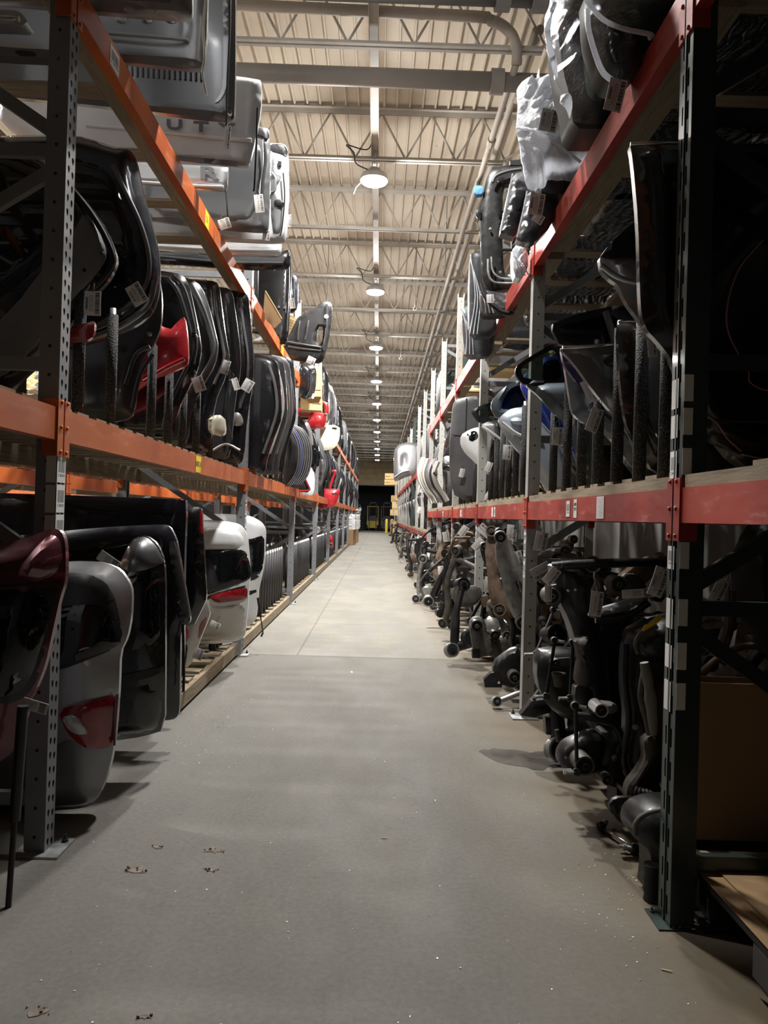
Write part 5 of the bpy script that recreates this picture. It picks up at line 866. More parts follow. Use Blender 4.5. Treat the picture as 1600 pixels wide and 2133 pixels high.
# ================================================================== suspension parts on the floor, red side (near bays)
BS, DS = 'black_steel', 'dusty_steel'
def sus(name, label, cat, Y, ls, yaw=0., X=.9): return item(name, label, cat, Plane(Y, yaw, X), ls)
sus('control_arm', 'stamped curved arm with a three-hole plate standing beside the green upright', 'control arm', 2.75, [
    Pn('arm', DS, [(1344, 1540), (1364, 1530), (1372, 1562), (1356, 1594), (1330, 1630), (1318, 1664), (1304, 1666), (1308, 1636), (1328, 1612), (1346, 1582), (1342, 1550)], t=.05, dome=.01, edge=.012, drop=.01, res=.015),
    Pn('foot_plate', BS, [(1266, 1680), (1280, 1662), (1316, 1660), (1370, 1672), (1380, 1700), (1350, 1712), (1290, 1706)], None, None, t=.02, dome=.004, off=.03, edge=.01, drop=.006, res=.016, holes=[[(1286, 1683), (1290, 1680), (1294, 1683), (1290, 1687)], [(1316, 1683), (1320, 1680), (1323, 1683), (1320, 1686)], [(1322, 1689), (1327, 1686), (1330, 1690), (1326, 1694)]]),
    Tn('strap', 'trim_grey', [(1342, 1380, .03), (1352, 1430, .03), (1358, 1480, .03), (1362, 1530, .02)], [.016, .018, .02, .02, .018, .02, .024, .022, .02, .02, .018, .016, .012], n=8), Tn('strap', DS, [(1344, 1390, 0), (1336, 1450, 0), (1348, 1500, 0), (1354, 1530, 0)], .014),
    Tn('boot', 'rubber', [(1322, 1648, .06), (1336, 1652, .07), (1350, 1654, .07), (1366, 1658, .07)], [.016, .02, .015, .02, .015, .019, .014, .018, .013, .016, .013, .012, .01], n=10), Kn('bolt', (1378, 1632), 8, .05, None, .05, 'chrome'), Tn('lower_tube', DS, [(1316, 1706, .05), (1340, 1690, .06), (1366, 1676, .06), (1400, 1668, .06)], .018)])
sus('crossmember', 'rounded black crossmember end leaning on the foot of the green upright', 'crossmember', 2.42, [
    Pn('shell', BS, [(1317, 1728), (1322, 1706), (1340, 1690), (1370, 1680), (1420, 1676), (1440, 1900), (1380, 1912), (1356, 1906), (1352, 1880), (1360, 1812), (1354, 1772), (1334, 1756), (1320, 1744)], t=.12, dome=.04, edge=.04, drop=.03, res=.02), Tn('flange', DS, [(1324, 1738, .02), (1324, 1716, .03), (1342, 1698, .04), (1372, 1688, .05), (1420, 1684, .05)], .008), Tn('boot', 'rubber', [(1360, 1800, .03), (1358, 1840, .03), (1360, 1880, .03), (1362, 1906, .02)], [.028, .03, .025, .03, .026, .03, .025, .03, .026, .03, .025, .028, .022], n=12)])
sus('bumper_housing', 'black rounded housing with a yellow tag near the green upright', 'housing', 2.95, [
    Pn('housing', BS, [(1322, 1340), (1330, 1320), (1352, 1308), (1384, 1290), (1420, 1284), (1430, 1380), (1400, 1386), (1360, 1380), (1336, 1368)], t=.16, dome=.06, edge=.05, drop=.04, res=.022), Tn('flange', DS, [(1330, 1362, .03), (1325, 1340, .03), (1336, 1320, .05), (1370, 1304, .06)], .010),
    Pn('yellow_tag', 'yellow_label', [(1338, 1312), (1342, 1302), (1356, 1298), (1370, 1280), (1378, 1284), (1378, 1292), (1352, 1308), (1340, 1316)], None, None, t=.004, dome=.006, off=.08, drop=0, sm=0, res=.015)])
sus('splash_shield', 'dusty pale curved shield lying across the black housings', 'shield', 3.1, [
    Pn('shield', 'trim_grey', [(1226, 1282), (1240, 1270), (1290, 1256), (1330, 1240), (1356, 1230), (1362, 1236), (1340, 1254), (1300, 1274), (1250, 1284), (1234, 1288)], t=.03, dome=.02, edge=.015, drop=.012, res=.016), Kn('clip', (1274, 1271), 4, .02, None, .02, 'lens_clear'), Kn('clip', (1312, 1258), 3, .02, None, .02, 'lens_clear'), Tn('under_lip', BS, [(1240, 1292, 0), (1300, 1286, 0), (1352, 1256, 0)], .014)])
sus('crossmember', 'tall black crossmember with twin bushings on the floor by the second red upright', 'crossmember', 3.3, [
    Pn('web', BS, [(1152, 1182), (1160, 1176), (1212, 1180), (1240, 1260), (1258, 1340), (1270, 1420), (1276, 1500), (1262, 1530), (1230, 1520), (1222, 1440), (1204, 1350), (1186, 1290), (1164, 1250)], t=.12, dome=.03, edge=.04, drop=.03, res=.025),
    Tn('upper_tube', BS, [(1150, 1180, .0), (1200, 1176, .02), (1300, 1172, .02), (1400, 1172, .0)], .02), Bn('bushing', (1146, 1240), 17, .09, None, .05), Bn('bushing', (1283, 1216), 18, .09, None, .05), Pn('eye_plate', DS, [(1140, 1222), (1166, 1216), (1172, 1250), (1158, 1268), (1138, 1258)], None, None, t=.03, dome=.0, off=.02, edge=.01, drop=.008, res=.018),
    Pn('bracket', DS, [(1236, 1190), (1252, 1200), (1268, 1260), (1250, 1276), (1232, 1262), (1246, 1240)], None, None, t=.02, dome=.005, off=.03, edge=.01, drop=.008, res=.016), Pn('bracket', DS, [(1296, 1194), (1330, 1196), (1352, 1230), (1320, 1240), (1300, 1226)], None, None, t=.03, dome=.005, off=.02, edge=.012, drop=.01, res=.018), Kn('bolt', (1197, 1228), 3, .02, None, .05), Kn('bolt', (1182, 1230), 3, .02, None, .05)])
sus('control_arm', 'dusty brown stamped arm hanging beside two long links', 'control arm', 3.15, [
    Pn('arm', DS, [(1198, 1334), (1224, 1326), (1226, 1334), (1220, 1362), (1232, 1396), (1233, 1428), (1222, 1440), (1200, 1424), (1202, 1400), (1208, 1370), (1202, 1350)], t=.05, dome=.02, edge=.02, drop=.018, res=.016), Pn('arm_lower', BS, [(1200, 1424), (1232, 1430), (1240, 1470), (1210, 1480), (1196, 1460)], None, None, t=.06, dome=.02, edge=.02, drop=.015, res=.02), Kn('hole_plug', (1221, 1381), 4, .01, None, .03, 'rubber')])
for j, (lab, Y, a, b_) in enumerate((('long black sway bar link in front of the rounded gusset', 2.95, (1199, 1470), (1202, 1608)), ('thin sway bar link hanging near the second red upright', 3.4, (1156, 1334), (1138, 1450)), ('straight sway bar link beside the dusty brown arm', 3.25, (1194, 1338), (1188, 1454)), ('bright thin rod crossing behind the second red upright', 3.9, (1154, 1270), (1116, 1362)))):
    sus('stabilizer_link', lab, 'link', Y, [Tn('rod', BS if j < 3 else 'trim_grey', [a, b_], .008, sp=1), Tn('ball_joint', 'rubber', [(a[0]-2, a[1], -.012), (a[0], a[1], .03)], [.018, .014], sp=1, n=10), Tn('ball_joint', 'rubber', [(b_[0], b_[1], -.012), (b_[0], b_[1], .03)], [.018, .014], sp=1, n=10), Tn('stud', 'galvanised', [(a[0], a[1], .02), (a[0]+22, a[1]+4, .02)], .008, sp=1, n=6), Tn('stud', 'galvanised', [(b_[0], b_[1], .02), (b_[0]-24, b_[1]+1, .02)], .009, sp=1, n=6)])
sus('subframe', 'rounded black gusset with a large ringed bushing on the floor', 'subframe', 3.05, [
    Pn('gusset', BS, [(1166, 1590), (1168, 1570), (1180, 1552), (1222, 1532), (1252, 1527), (1262, 1552), (1252, 1596), (1240, 1614), (1200, 1616), (1178, 1608)], t=.08, dome=.015, edge=.02, drop=.02, res=.018), Bn('bushing', (1212, 1587), 20, .10, None, .06, DS, 'steel_dark'), Pn('rear_web', BS, [(1246, 1530), (1290, 1520), (1330, 1560), (1330, 1640), (1270, 1640), (1242, 1612)], None, None, t=.10, dome=.03, off=-.02, edge=.03, drop=.02, res=.025), Bn('bushing', (1258, 1616), 11, .10, None, .04), Kn('bolt', (1274, 1573), 7, .05, None, .05, 'chrome'),
    Bn('bushing', (1246, 1474), 14, .10, None, .06, 'lens_clear', 'rubber'), Pn('bush_arm', 'trim_grey', [(1250, 1462), (1284, 1466), (1288, 1480), (1276, 1488), (1252, 1486)], None, None, t=.04, dome=.01, off=.03, edge=.012, drop=.01, res=.016), Tn('tube', BS, [(1200, 1490, .0), (1240, 1496, .02), (1280, 1510, .02), (1296, 1545, .02), (1290, 1570, .02)], .016), Kn('hole_plug', (1178, 1577), 3, .01, None, .03, 'chrome'), Tn('tail_stud', 'chrome', [(1174, 1607, .06), (1190, 1606, .06)], .012, sp=1, n=8)])
sus('bracket', 'pointed black bracket with a square bushing at the foot of the second red upright', 'bracket', 3.75, [
    Pn('bracket', BS, [(1084, 1490), (1108, 1460), (1146, 1456), (1148, 1484), (1112, 1494)], t=.06, dome=.01, edge=.012, drop=.01, sm=0, res=.02), Pn('square_ring', BS, [(1150, 1462), (1160, 1456), (1186, 1460), (1190, 1486), (1176, 1496), (1156, 1492)], None, None, t=.07, dome=.0, off=.03, edge=.015, drop=.012, res=.016, holes=[[(1160, 1470), (1176, 1468), (1180, 1482), (1164, 1486)]]), Bn('bushing', (1169, 1478), 8, .06, None, .05), Tn('rod', DS, [(1110, 1458, .02), (1130, 1430, .02), (1142, 1412, .02)], .012, sp=1), Pn('foot', BS, [(1136, 1496), (1156, 1496), (1160, 1532), (1138, 1530)], None, None, t=.06, dome=0, drop=.006, edge=.01, sm=0, res=.02)])
sus('subframe', 'low black subframe with a conical mount and hanging studs', 'subframe', 3.55, [
    Pn('frame', BS, [(1120, 1360), (1160, 1352), (1250, 1360), (1300, 1400), (1310, 1500), (1260, 1510), (1180, 1500), (1140, 1470), (1118, 1420)], t=.10, dome=.04, edge=.04, drop=.03, res=.03), Tn('mount', DS, [(1164, 1402, .06), (1164, 1430, .06)], [.035, .02], sp=1, n=14), Bn('bushing', (1156, 1380), 9, .06, None, .06), Tn('stud', DS, [(1160, 1520, .05), (1164, 1545, .05)], .012, sp=1), Pn('label_plate', DS, [(1154, 1372), (1186, 1370), (1186, 1386), (1156, 1388)], None, None, t=.01, dome=0, off=.07, drop=.002, sm=0, res=.02)])
# behind / second bay
sus('subframe', 'dusty subframe corner with a round bushing, aisle side past the second red upright', 'subframe', 5.55, [
    Pn('plate', DS, [(978, 1300), (984, 1288), (1000, 1284), (1012, 1296), (1016, 1326), (1040, 1340), (1050, 1360), (1020, 1366), (990, 1370), (984, 1340)], t=.07, dome=.01, edge=.02, drop=.015, res=.02), Bn('bushing', (992, 1302), 12, .10, None, .04, BS), Pn('foot', BS, [(984, 1352), (1000, 1352), (1000, 1371), (984, 1371)], None, None, t=.05, dome=0, off=.01, drop=0, sm=0, res=.025), Pn('arm', DS, [(1010, 1352), (1020, 1336), (1066, 1318), (1076, 1350), (1060, 1372), (1030, 1374)], None, None, t=.05, dome=.02, edge=.02, drop=.015, off=-.02, res=.02), Bn('bushing', (1030, 1322), 10, .08, None, .02, BS)])
sus('control_arm', 'dark arm with a ribbed bushing standing before the second red upright', 'control arm', 5.0, [
    Pn('arm', BS, [(1026, 1382), (1060, 1356), (1084, 1346), (1090, 1420), (1070, 1436), (1030, 1420)], t=.07, dome=.02, edge=.02, drop=.02, res=.02), Bn('bushing', (1070, 1408), 13, .10, None, .05), Pn('foot', BS, [(1008, 1416), (1022, 1402), (1046, 1398), (1046, 1432), (1010, 1432)], None, None, t=.05, dome=0, off=.02, drop=.004, edge=.01, sm=0, res=.025), Kn('bolt', (1038, 1420), 3, .03, None, .04, 'chrome')])
sus('control_arm', 'broad dusty lower arm with rusty bracket in the second red bay', 'control arm', 6.6, [
    Pn('arm', DS, [(942, 1230), (948, 1222), (1000, 1220), (1006, 1240), (990, 1262), (960, 1266), (944, 1252)], t=.06, dome=.02, edge=.02, drop=.015, res=.025), Pn('bracket', 'rusty_steel', [(1002, 1244), (1020, 1238), (1016, 1262), (1004, 1268)], None, None, t=.03, dome=0, drop=.005, edge=.01, res=.025), Tn('rod', 'black_steel', [(1006, 1262, .04), (1000, 1290, .05), (990, 1300, .05)], .010), Bn('bushing', (1064, 1242), 8, .08, None, .05, 'lens_clear')])
sus('knuckle', 'black knuckle with a silver centre hub near the third red upright', 'knuckle', 7.6, [Pn('body', BS, [(940, 1160), (952, 1146), (964, 1150), (966, 1172), (952, 1184), (940, 1176)], t=.08, dome=.02, edge=.03, drop=.02, res=.025), Bn('hub', (952, 1162), 9, .10, None, .04, BS, 'chrome')])
sus('splash_bracket', 'rusty dish-shaped bracket under the red beam near the third upright', 'bracket', 7.4, [Pn('dish', 'rusty_steel', [(948, 1122), (978, 1122), (980, 1136), (970, 1144), (952, 1140)], t=.08, dome=.02, edge=.02, drop=.02, res=.03), Tn('rim', 'rusty_steel', [(947, 1120, .02), (980, 1120, .02)], .015, sp=1)])
for j, (x, y, Y, yel) in enumerate(((1014, 1180, 5.3, 1), (1046, 1150, 5.1, 0), (1064, 1210, 5.0, 1), (1034, 1240, 5.6, 0), (1060, 1290, 5.2, 0))):
    sus('control_arm', '%s hanging black arm of the tangle between the second and third red uprights' % ORD[j], 'control arm', Y, [Tn('arm', (BS, DS)[j % 2], [(x-6, y-40, 0), (x-2, y-15, .02), (x+10, y+15, .02), (x+8, y+45, .02), (x+20, y+80, 0)], [.03, .028, .026, .024, .022, .022, .022, .024, .026, .026, .024, .022, .022, .022, .022, .026, .03], n=8), Bn('bushing', (x-6, y-42), 9, .08, None, .0), Bn('bushing', (x+20, y+82), 9, .08, None, .0)] + ([Pn('yellow_tag', 'yellow_label', [(x, y-10), (x+6, y-30), (x+10, y-26), (x+7, y-6)], None, None, t=.003, dome=.004, off=.05, drop=0, sm=0, res=.02)] if yel else []), )
# things to the right of the green upright
sus('bent_bracket', 'grey bent strap bracket with a tag right of the green upright', 'bracket', 2.7, [Tn('strap', 'trim_grey', [(1512, 1212, 0), (1512, 1260, 0), (1510, 1310, 0), (1496, 1350, 0)], [.014]*13, n=6), Tn('strap', DS, [(1524, 1230, -.04), (1526, 1290, -.04), (1510, 1350, -.04)], .014), Tn('cross_strap', 'trim_grey', [(1440, 1252, -.03), (1470, 1256, -.02), (1505, 1262, 0)], .016), Tn('cross_strap', DS, [(1450, 1306, -.04), (1480, 1304, -.02), (1506, 1300, 0)], .012), Tn('ring', 'plastic_grey', [(1498+12*math.cos(a), 1190+13*math.sin(a), .02) for a in np.linspace(.4, 5.6, 10)], .004)])
t = thing('tyre', 'black tyre standing at the back of the bay above the cardboard box', 'tyre', (1.72, 3.0, .9))
MB().lathe([(.17, -.08), (.28, -.09), (.31, -.05), (.31, .05), (.28, .09), (.17, .08), (.17, -.08)], (1.72, 3.0, 1.0), (.25, -1, .05), 28, False).build('tread', 'rubber', t, ang=50); MB().lathe([(.16, -.05), (.17, .05), (.05, .03), (.05, -.03), (.16, -.05)], (1.72, 3.0, 1.0), (.25, -1, .05), 20, False).build('rim', 'steel_dark', t, ang=40)
def box(name, label, x0, x1, y0, y1, z0, z1, mat='cardboard', rot=0., group=None, cat='box', flaps=True):
    cx, cy = (x0+x1)/2, (y0+y1)/2; t = thing(name, label, cat, (cx, cy, z0), group); t.rotation_euler = (0, 0, rot); th = .006
    for nm, b in (('side_panel', (x0, x0+th, y0, y1, z0, z1)), ('side_panel', (x1-th, x1, y0, y1, z0, z1)), ('end_panel', (x0, x1, y0, y0+th, z0, z1)), ('end_panel', (x0, x1, y1-th, y1, z0, z1)), ('bottom_panel', (x0, x1, y0, y1, z0, z0+th))): MB().box(*b).build(nm, mat, t)
    if flaps:
        MB().box(x0, x1, y0, cy-.002, z1, z1+th).build('flap', mat, t); MB().box(x0, x1, cy+.002, y1, z1, z1+th).build('flap', mat, t); MB().box(x0+.0, x1, cy-.03, cy+.03, z1+th, z1+th+.001).build('packing_tape', 'tape', t)
    return t
box('cardboard_box', 'large plain cardboard box on a black pallet right of the green upright', 1.05, 1.98, 2.45, 2.56, .165, .685, flaps=False)
t = thing('plastic_pallet', 'black plastic pallet under the cardboard box and sheet', 'pallet', (1.5, 2.2, 0))
MB().box(1.0, 2.0, 1.25, 3.4, .13, .15).build('top_deck', 'plastic_black', t)
for y in (1.3, 1.75, 2.2, 2.65, 3.1): MB().box(1.0, 2.0, y, y+.09, .0, .02).build('bottom_skid', 'plastic_black', t)
for x in (1.02, 1.45, 1.88):
    for y in (1.3, 1.75, 2.2, 2.65, 3.1): MB().box(x, x+.1, y, y+.13, .02, .13).build('foot_block', 'plastic_black', t)
label_part('placard', 'plastic_grey', t, (.999, 1.80, .085), (0, -1, 0), (0, 0, 1), .26, .085)
t = thing('cardboard_sheet', 'flat cardboard sheet lying on the black pallet before the box', 'sheet', (1.5, 1.8, .15)); MB().box(1.06, 1.98, 1.28, 2.40, .151, .158).build('sheet_face', 'cardboard', t); MB().box(1.0, 1.06, 1.28, 2.40, .147, .152).build('sheet_edge_fold', 'cardboard', t)
# link lying on the floor
pl = Plane(o=(0, 0, 0.0), U=(1, 0, 0), V=(0, 1, 0)); a3, b3 = atZ((1252, 1722), .02), atZ((1322, 1768), .02)
t = thing('stabilizer_link', 'bright steel sway bar link lying on the concrete floor', 'link', (a3+b3)/2-Vector((0, 0, .02)))
MB().tube([a3, b3], .0075, 10).build('rod', 'chrome', t, smooth=True)
d = (b3-a3).normalized(); s = Vector((-d.y, d.x, 0))
for c, sg in ((a3, 1), (b3, -1)):
    j = MB().lathe([(.012, -.012), (.02, -.008), (.02, .008), (.014, .014)], c, Vector((0, 0, 1))*.3+s*sg, 16).build('ball_joint', 'rubber', t, ang=40); MB().lathe([(.008, .012), (.008, .03), (.013, .03), (.013, .04), (.006, .04), (.006, .055)], c, Vector((0, 0, 1))*.1+s*sg-d*.6, 10).build('threaded_stud', 'galvanised', j, ang=40)

sus('crossmember', 'large flat black crossmember web filling the bay behind the green upright', 'crossmember', 3.0, [
    Pn('web', BS, [(1300, 1330), (1340, 1300), (1440, 1300), (1450, 1640), (1400, 1690), (1330, 1660), (1290, 1600), (1306, 1500), (1296, 1420)], t=.05, dome=.04, edge=.06, drop=.04, res=.035, recess=[([(1330, 1400), (1400, 1400), (1400, 1500), (1330, 1520)], .03, .05)]), Tn('lip', BS, [(1304, 1340, .03), (1302, 1420, .04), (1310, 1500, .04), (1300, 1590, .03), (1334, 1650, .03)], .014), Kn('bolt', (1320, 1512), 6, .03, None, .05), Bn('bushing', (1350, 1560), 14, .07, None, .05)])
sus('subframe', 'black boxed subframe rail standing behind the long sway bar link', 'subframe', 3.45, [
    Pn('rail', BS, [(1226, 1240), (1300, 1250), (1330, 1300), (1320, 1500), (1300, 1560), (1240, 1560), (1230, 1420)], t=.08, dome=.04, edge=.05, drop=.04, res=.035), Kn('bolt', (1250, 1392), 5, .03, None, .06), Kn('bolt', (1262, 1410), 4, .03, None, .06), Pn('tab', DS, [(1290, 1400), (1312, 1384), (1326, 1396), (1310, 1414)], None, None, t=.02, dome=.004, off=.05, drop=.004, edge=.01, res=.02), Tn('wave_edge', DS, [(1352, 1390, .06), (1342, 1430, .06), (1354, 1480, .06), (1346, 1520, .06)], .006)])
# ================================================================== upper orange shelf, second to fourth bays
def one(name, label, cat, Y, ls, yaw=0., X=-1.2): return item(name, label, cat, Plane(Y, yaw, X), ls)
one('hood', 'big black hood standing on edge on the upper orange shelf past the second upright', 'hood', 8.1, [Pn('skin', 'paint_black', [(500, 540), (560, 545), (590, 522), (605, 520), (607, 560), (604, 640), (600, 702), (592, 722), (560, 700), (500, 690)], t=.05, dome=.03, edge=.04, drop=.03), Tn('edge_fold', 'chrome', [(603, 530, .02), (603, 600, .03), (598, 690, .02)], .006), Kn('bolt', (581, 640), 3, .02, None, .04, 'chrome'), Kn('bolt', (594, 641), 3, .02, None, .04, 'chrome')])
one('hood', 'second black hood with a rounded top behind the big black one', 'hood', 8.7, [Pn('skin', 'paint_navy', [(560, 570), (606, 570), (618, 574), (621, 590), (620, 640), (606, 652), (560, 655)], t=.05, dome=.03, edge=.04, drop=.03), Tn('hem', 'primer', [(612, 580, .02), (613, 640, .02)], .01, sp=1)])
one('cardboard_sheet', 'brown cardboard sheet leaning by the foam posts of the upper orange shelf', 'cardboard', 7.0, [Pn('sheet', 'cardboard', [(552, 605), (588, 664), (586, 670), (572, 684), (548, 660)], t=.01, dome=.005, edge=.02, drop=.003, sm=0, res=.06), Tn('torn_edge', 'cardboard_pale', [(553, 606, .01), (587, 664, .01)], .005, sp=1)])
one('cardboard_sheet', 'folded corrugated cardboard edge beside the upright black floor pan', 'cardboard', 8.95, [Pn('sheet', 'cardboard_pale', [(600, 652), (618, 664), (600, 700)], t=.012, dome=.004, drop=.002, sm=0, res=.06)]+[Tn('flute', 'cardboard', [(601, 662+7*k, .012), (614-2*k, 668+5*k, .012)], .006, sp=1, n=5) for k in range(4)])
one('floor_pan', 'black stamped floor pan with a rectangular opening jutting over the aisle', 'floor pan', 9.2, [
    Pn('pan', 'black_steel', [(560, 742), (562, 716), (601, 700), (608, 682), (619, 662), (634, 653), (656, 643), (668, 630), (676, 628), (690, 630), (692, 646), (688, 692), (677, 740), (669, 757), (640, 755), (600, 748)], t=.03, dome=.02, edge=.03, drop=.025, res=.035, holes=[[(662, 680), (674, 680), (671, 716), (659, 715)]]),
    Tn('bead', 'primer', [(598, 712, .035), (630, 718, .035), (668, 724, .03)], .016), Tn('bead', 'primer', [(600, 722, .035), (630, 727, .035), (668, 731, .03)], .014), Tn('side_fold', 'primer', [(681, 634, .02), (681, 680, .03), (674, 730, .02)], .014), Tn('bead', 'primer', [(626, 668, .03), (622, 690, .03), (621, 708, .03)], .010), Tn('bead', 'primer', [(644, 668, .03), (640, 690, .03), (636, 708, .03)], .010), Kn('bolt', (680, 660), 5, .02, None, .03, 'foil')])
one('carton_stack', 'tall pale carton standing at the aisle edge under the floor pan', 'box', 11.2, [Pn('carton', 'cardboard_pale', [(626, 800), (650, 780), (668, 760), (669, 790), (668, 826), (626, 826)], t=.25, dome=0, drop=.003, edge=.02, sm=0, res=.08), Tn('tape_strip', 'tape', [(651, 812, .004), (668, 812, .004)], .006, sp=1)])
one('carton_stack', 'short pale carton below the tall one on the upper orange shelf', 'box', 11.3, [Pn('carton', 'cardboard_pale', [(626, 827), (669, 827), (669, 855), (626, 853)], t=.25, dome=0, drop=.003, edge=.02, sm=0, res=.08), Tn('tape_strip', 'tape', [(650, 840, .004), (668, 841, .004)], .006, sp=1)])
for j in range(4): one('bumper_cover', '%s black bumper cover of the row behind the pale cartons' % ORD[j], 'bumper', 10.2+.25*j, [Pn('cover', 'paint_black', [(622+4*j, 756), (640+4*j, 760), (652+2.5*j, 772), (650+2.5*j, 810), (640+3*j, 832), (622+4*j, 826)], t=.04, dome=.04, edge=.05, drop=.04), Tn('lip', 'primer', [(648+2.5*j, 775, .02), (646+2.5*j, 810, .02), (638+3*j, 828, .02)], .01)])
one('bumper_cover', 'red hooked bumper cover end on the upper orange shelf', 'bumper', 12.6, [Tn('upper_hook', 'paint_red', [(668, 838, 0), (678, 842, 0), (681, 850, 0), (680, 862, 0)], .035), Pn('cover', 'paint_red', [(642, 858), (680, 860), (679, 880), (673, 892), (642, 892)], t=.06, dome=.04, edge=.05, drop=.03, res=.06)])
one('hood', 'cream white hood corner hanging past the fourth upright', 'hood', 15.2, [Pn('skin', 'paint_cream', [(655, 886), (708, 885), (708, 912), (700, 932), (680, 939), (655, 939)], t=.04, dome=.03, edge=.06, drop=.03, res=.06), Tn('vent_slot', 'plastic_black', [(692, 891, .03), (702, 892, .03)], .02, sp=1)])
one('hood', 'red hood with a vent slot hanging out of the middle orange shelf', 'hood', 16.4, [Pn('skin', 'paint_red', [(660, 1018), (709, 1018), (707, 1030), (700, 1050), (690, 1058), (660, 1058)], t=.04, dome=.04, edge=.06, drop=.03, res=.06), Pn('vent', 'plastic_black', [(691, 1027), (703, 1027), (703, 1030), (691, 1030)], None, 0, t=.02, dome=0, off=.01, drop=0, sm=0, res=.1), Tn('hinge_arm', 'paint_red', [(688, 1015, 0), (694, 995, 0), (699, 982, 0), (692, 982, 0)], .03)])
one('bumper_cover', 'glossy red bumper shell on the floor of the fourth orange bay', 'bumper', 17.6, [Pn('cover', 'paint_red', [(681, 1116), (690, 1114), (694, 1122), (694, 1142), (684, 1140)], t=.06, dome=.08, edge=.08, drop=.06, res=.07), Tn('grille', 'plastic_black', [(683, 1130, .05), (692, 1134, .05)], .03, sp=1)])
# grey hood far right, standing over the aisle
one('hood', 'grey pressed hood inner standing over the aisle on the red upper shelf', 'hood', 20.6, [Pn('skin', 'paint_silver', [(820, 940), (828, 928), (842, 922), (878, 922), (878, 984), (842, 995), (824, 1004), (820, 998)], t=.05, dome=.06, edge=.12, drop=.06, res=.06, recess=[([(832, 944), (852, 940), (852, 975), (832, 980)], .05, .15)]), Tn('rib', 'paint_silver', [(822, 994, .08), (836, 984, .09), (852, 980, .08)], .03)], X=.9)
for j, (p, q, lab) in enumerate((((802, 986), (813, 998), 'small carton on top at the far end of the red rack'), ((801, 999), (812, 1010), 'small carton below the top one at the far end of the red rack'))):
    one('carton', lab, 'box', 38.0, [Pn('carton', 'cardboard_pale', [p, (q[0]+16, p[1]), (q[0]+16, q[1]), (p[0], q[1])], t=.3, dome=0, drop=0, sm=0, res=.3), Tn('tape_strip', 'tape', [(p[0]+1, (p[1]+q[1])/2, .01), (q[0]-1, (p[1]+q[1])/2, .01)], .015, sp=1)], X=.6)
# ================================================================== repeated kinds: prototypes
PL0 = Plane(0.)
def proto(name, label, cat, ls): return proto_done(item(name, label, cat, PL0, ls, None, False))
PR = {}
PR['cradle'] = proto('subframe', 'tubular black subframe', 'subframe', [
    Tn('side_rail', BS, [(-.38, .05, 0), (-.34, .25, .03), (-.36, .5, .05), (-.30, .8, .02)], [.035]*6+[.03]*7, n=8), Tn('side_rail', BS, [(.38, .05, 0), (.34, .25, .03), (.36, .5, .05), (.30, .8, .02)], [.035]*6+[.03]*7, n=8),
    Pn('cross_plate', DS, [(-.34, .30), (-.1, .24), (.1, .24), (.34, .30), (.34, .44), (.1, .48), (-.1, .48), (-.34, .44)], t=.06, dome=.02, edge=.03, drop=.02, res=.06, holes=[[(-.06, .32), (.06, .32), (.06, .40), (-.06, .40)]]), Tn('cross_tube', BS, [(-.31, .74, .02), (0, .70, .06), (.31, .74, .02)], .028),
    Bn('bushing', (-.38, .06), .05, .09, None, 0), Bn('bushing', (.38, .06), .05, .09, None, 0), Bn('bushing', (-.30, .82), .045, .08, None, .02), Bn('bushing', (.30, .82), .045, .08, None, .02), Pn('bracket', BS, [(-.2, .46), (-.08, .46), (-.06, .62), (-.16, .64)], t=.03, dome=.0, off=.03, drop=.005, edge=.01, sm=0, res=.06), Kn('bolt', (-.13, .58), .015, .03, None, .05), Kn('bolt', (.2, .36), .015, .03, None, .03)])
PR['arm'] = proto('control_arm', 'stamped control arm', 'control arm', [
    Pn('arm_plate', DS, [(-.18, .04), (-.08, .0), (.02, .10), (.10, .34), (.20, .52), (.16, .58), (.06, .52), (-.06, .34), (-.16, .20)], t=.045, dome=.01, edge=.025, drop=.02, res=.035, holes=[[(-.04, .16), (.0, .18), (.04, .30), (.0, .30)]]), Bn('bushing', (-.15, .10), .045, .07), Bn('bushing', (.16, .56), .04, .06), Tn('ball_joint', 'rubber', [(-.06, .02, .01), (-.06, .02, .06)], [.03, .018], sp=1, n=10), Kn('stud', (-.06, .02), .014, .05, None, .06)])
PR['axle'] = proto('axle_beam', 'rear axle beam', 'axle beam', [
    Tn('cross_beam', BS, [(-.45, .12, 0), (-.2, .18, .02), (.2, .18, .02), (.45, .12, 0)], .045, n=8), Tn('trailing_arm', BS, [(-.42, .12, 0), (-.40, .4, .02), (-.34, .62, .02)], [.04]*4+[.03]*5), Tn('trailing_arm', BS, [(.42, .12, 0), (.40, .4, .02), (.34, .62, .02)], [.04]*4+[.03]*5), Bn('bushing', (-.33, .65), .06, .09), Bn('bushing', (.33, .65), .06, .09), Tn('spring_seat', DS, [(-.30, .2, .04), (-.30, .2, .08)], [.08, .06], sp=1, n=14), Tn('spring_seat', DS, [(.30, .2, .04), (.30, .2, .08)], [.08, .06], sp=1, n=14), Bn('hub_flange', (-.46, .10), .06, .05, None, .03, 'alu_cast'), Bn('hub_flange', (.46, .10), .06, .05, None, .03, 'alu_cast')])
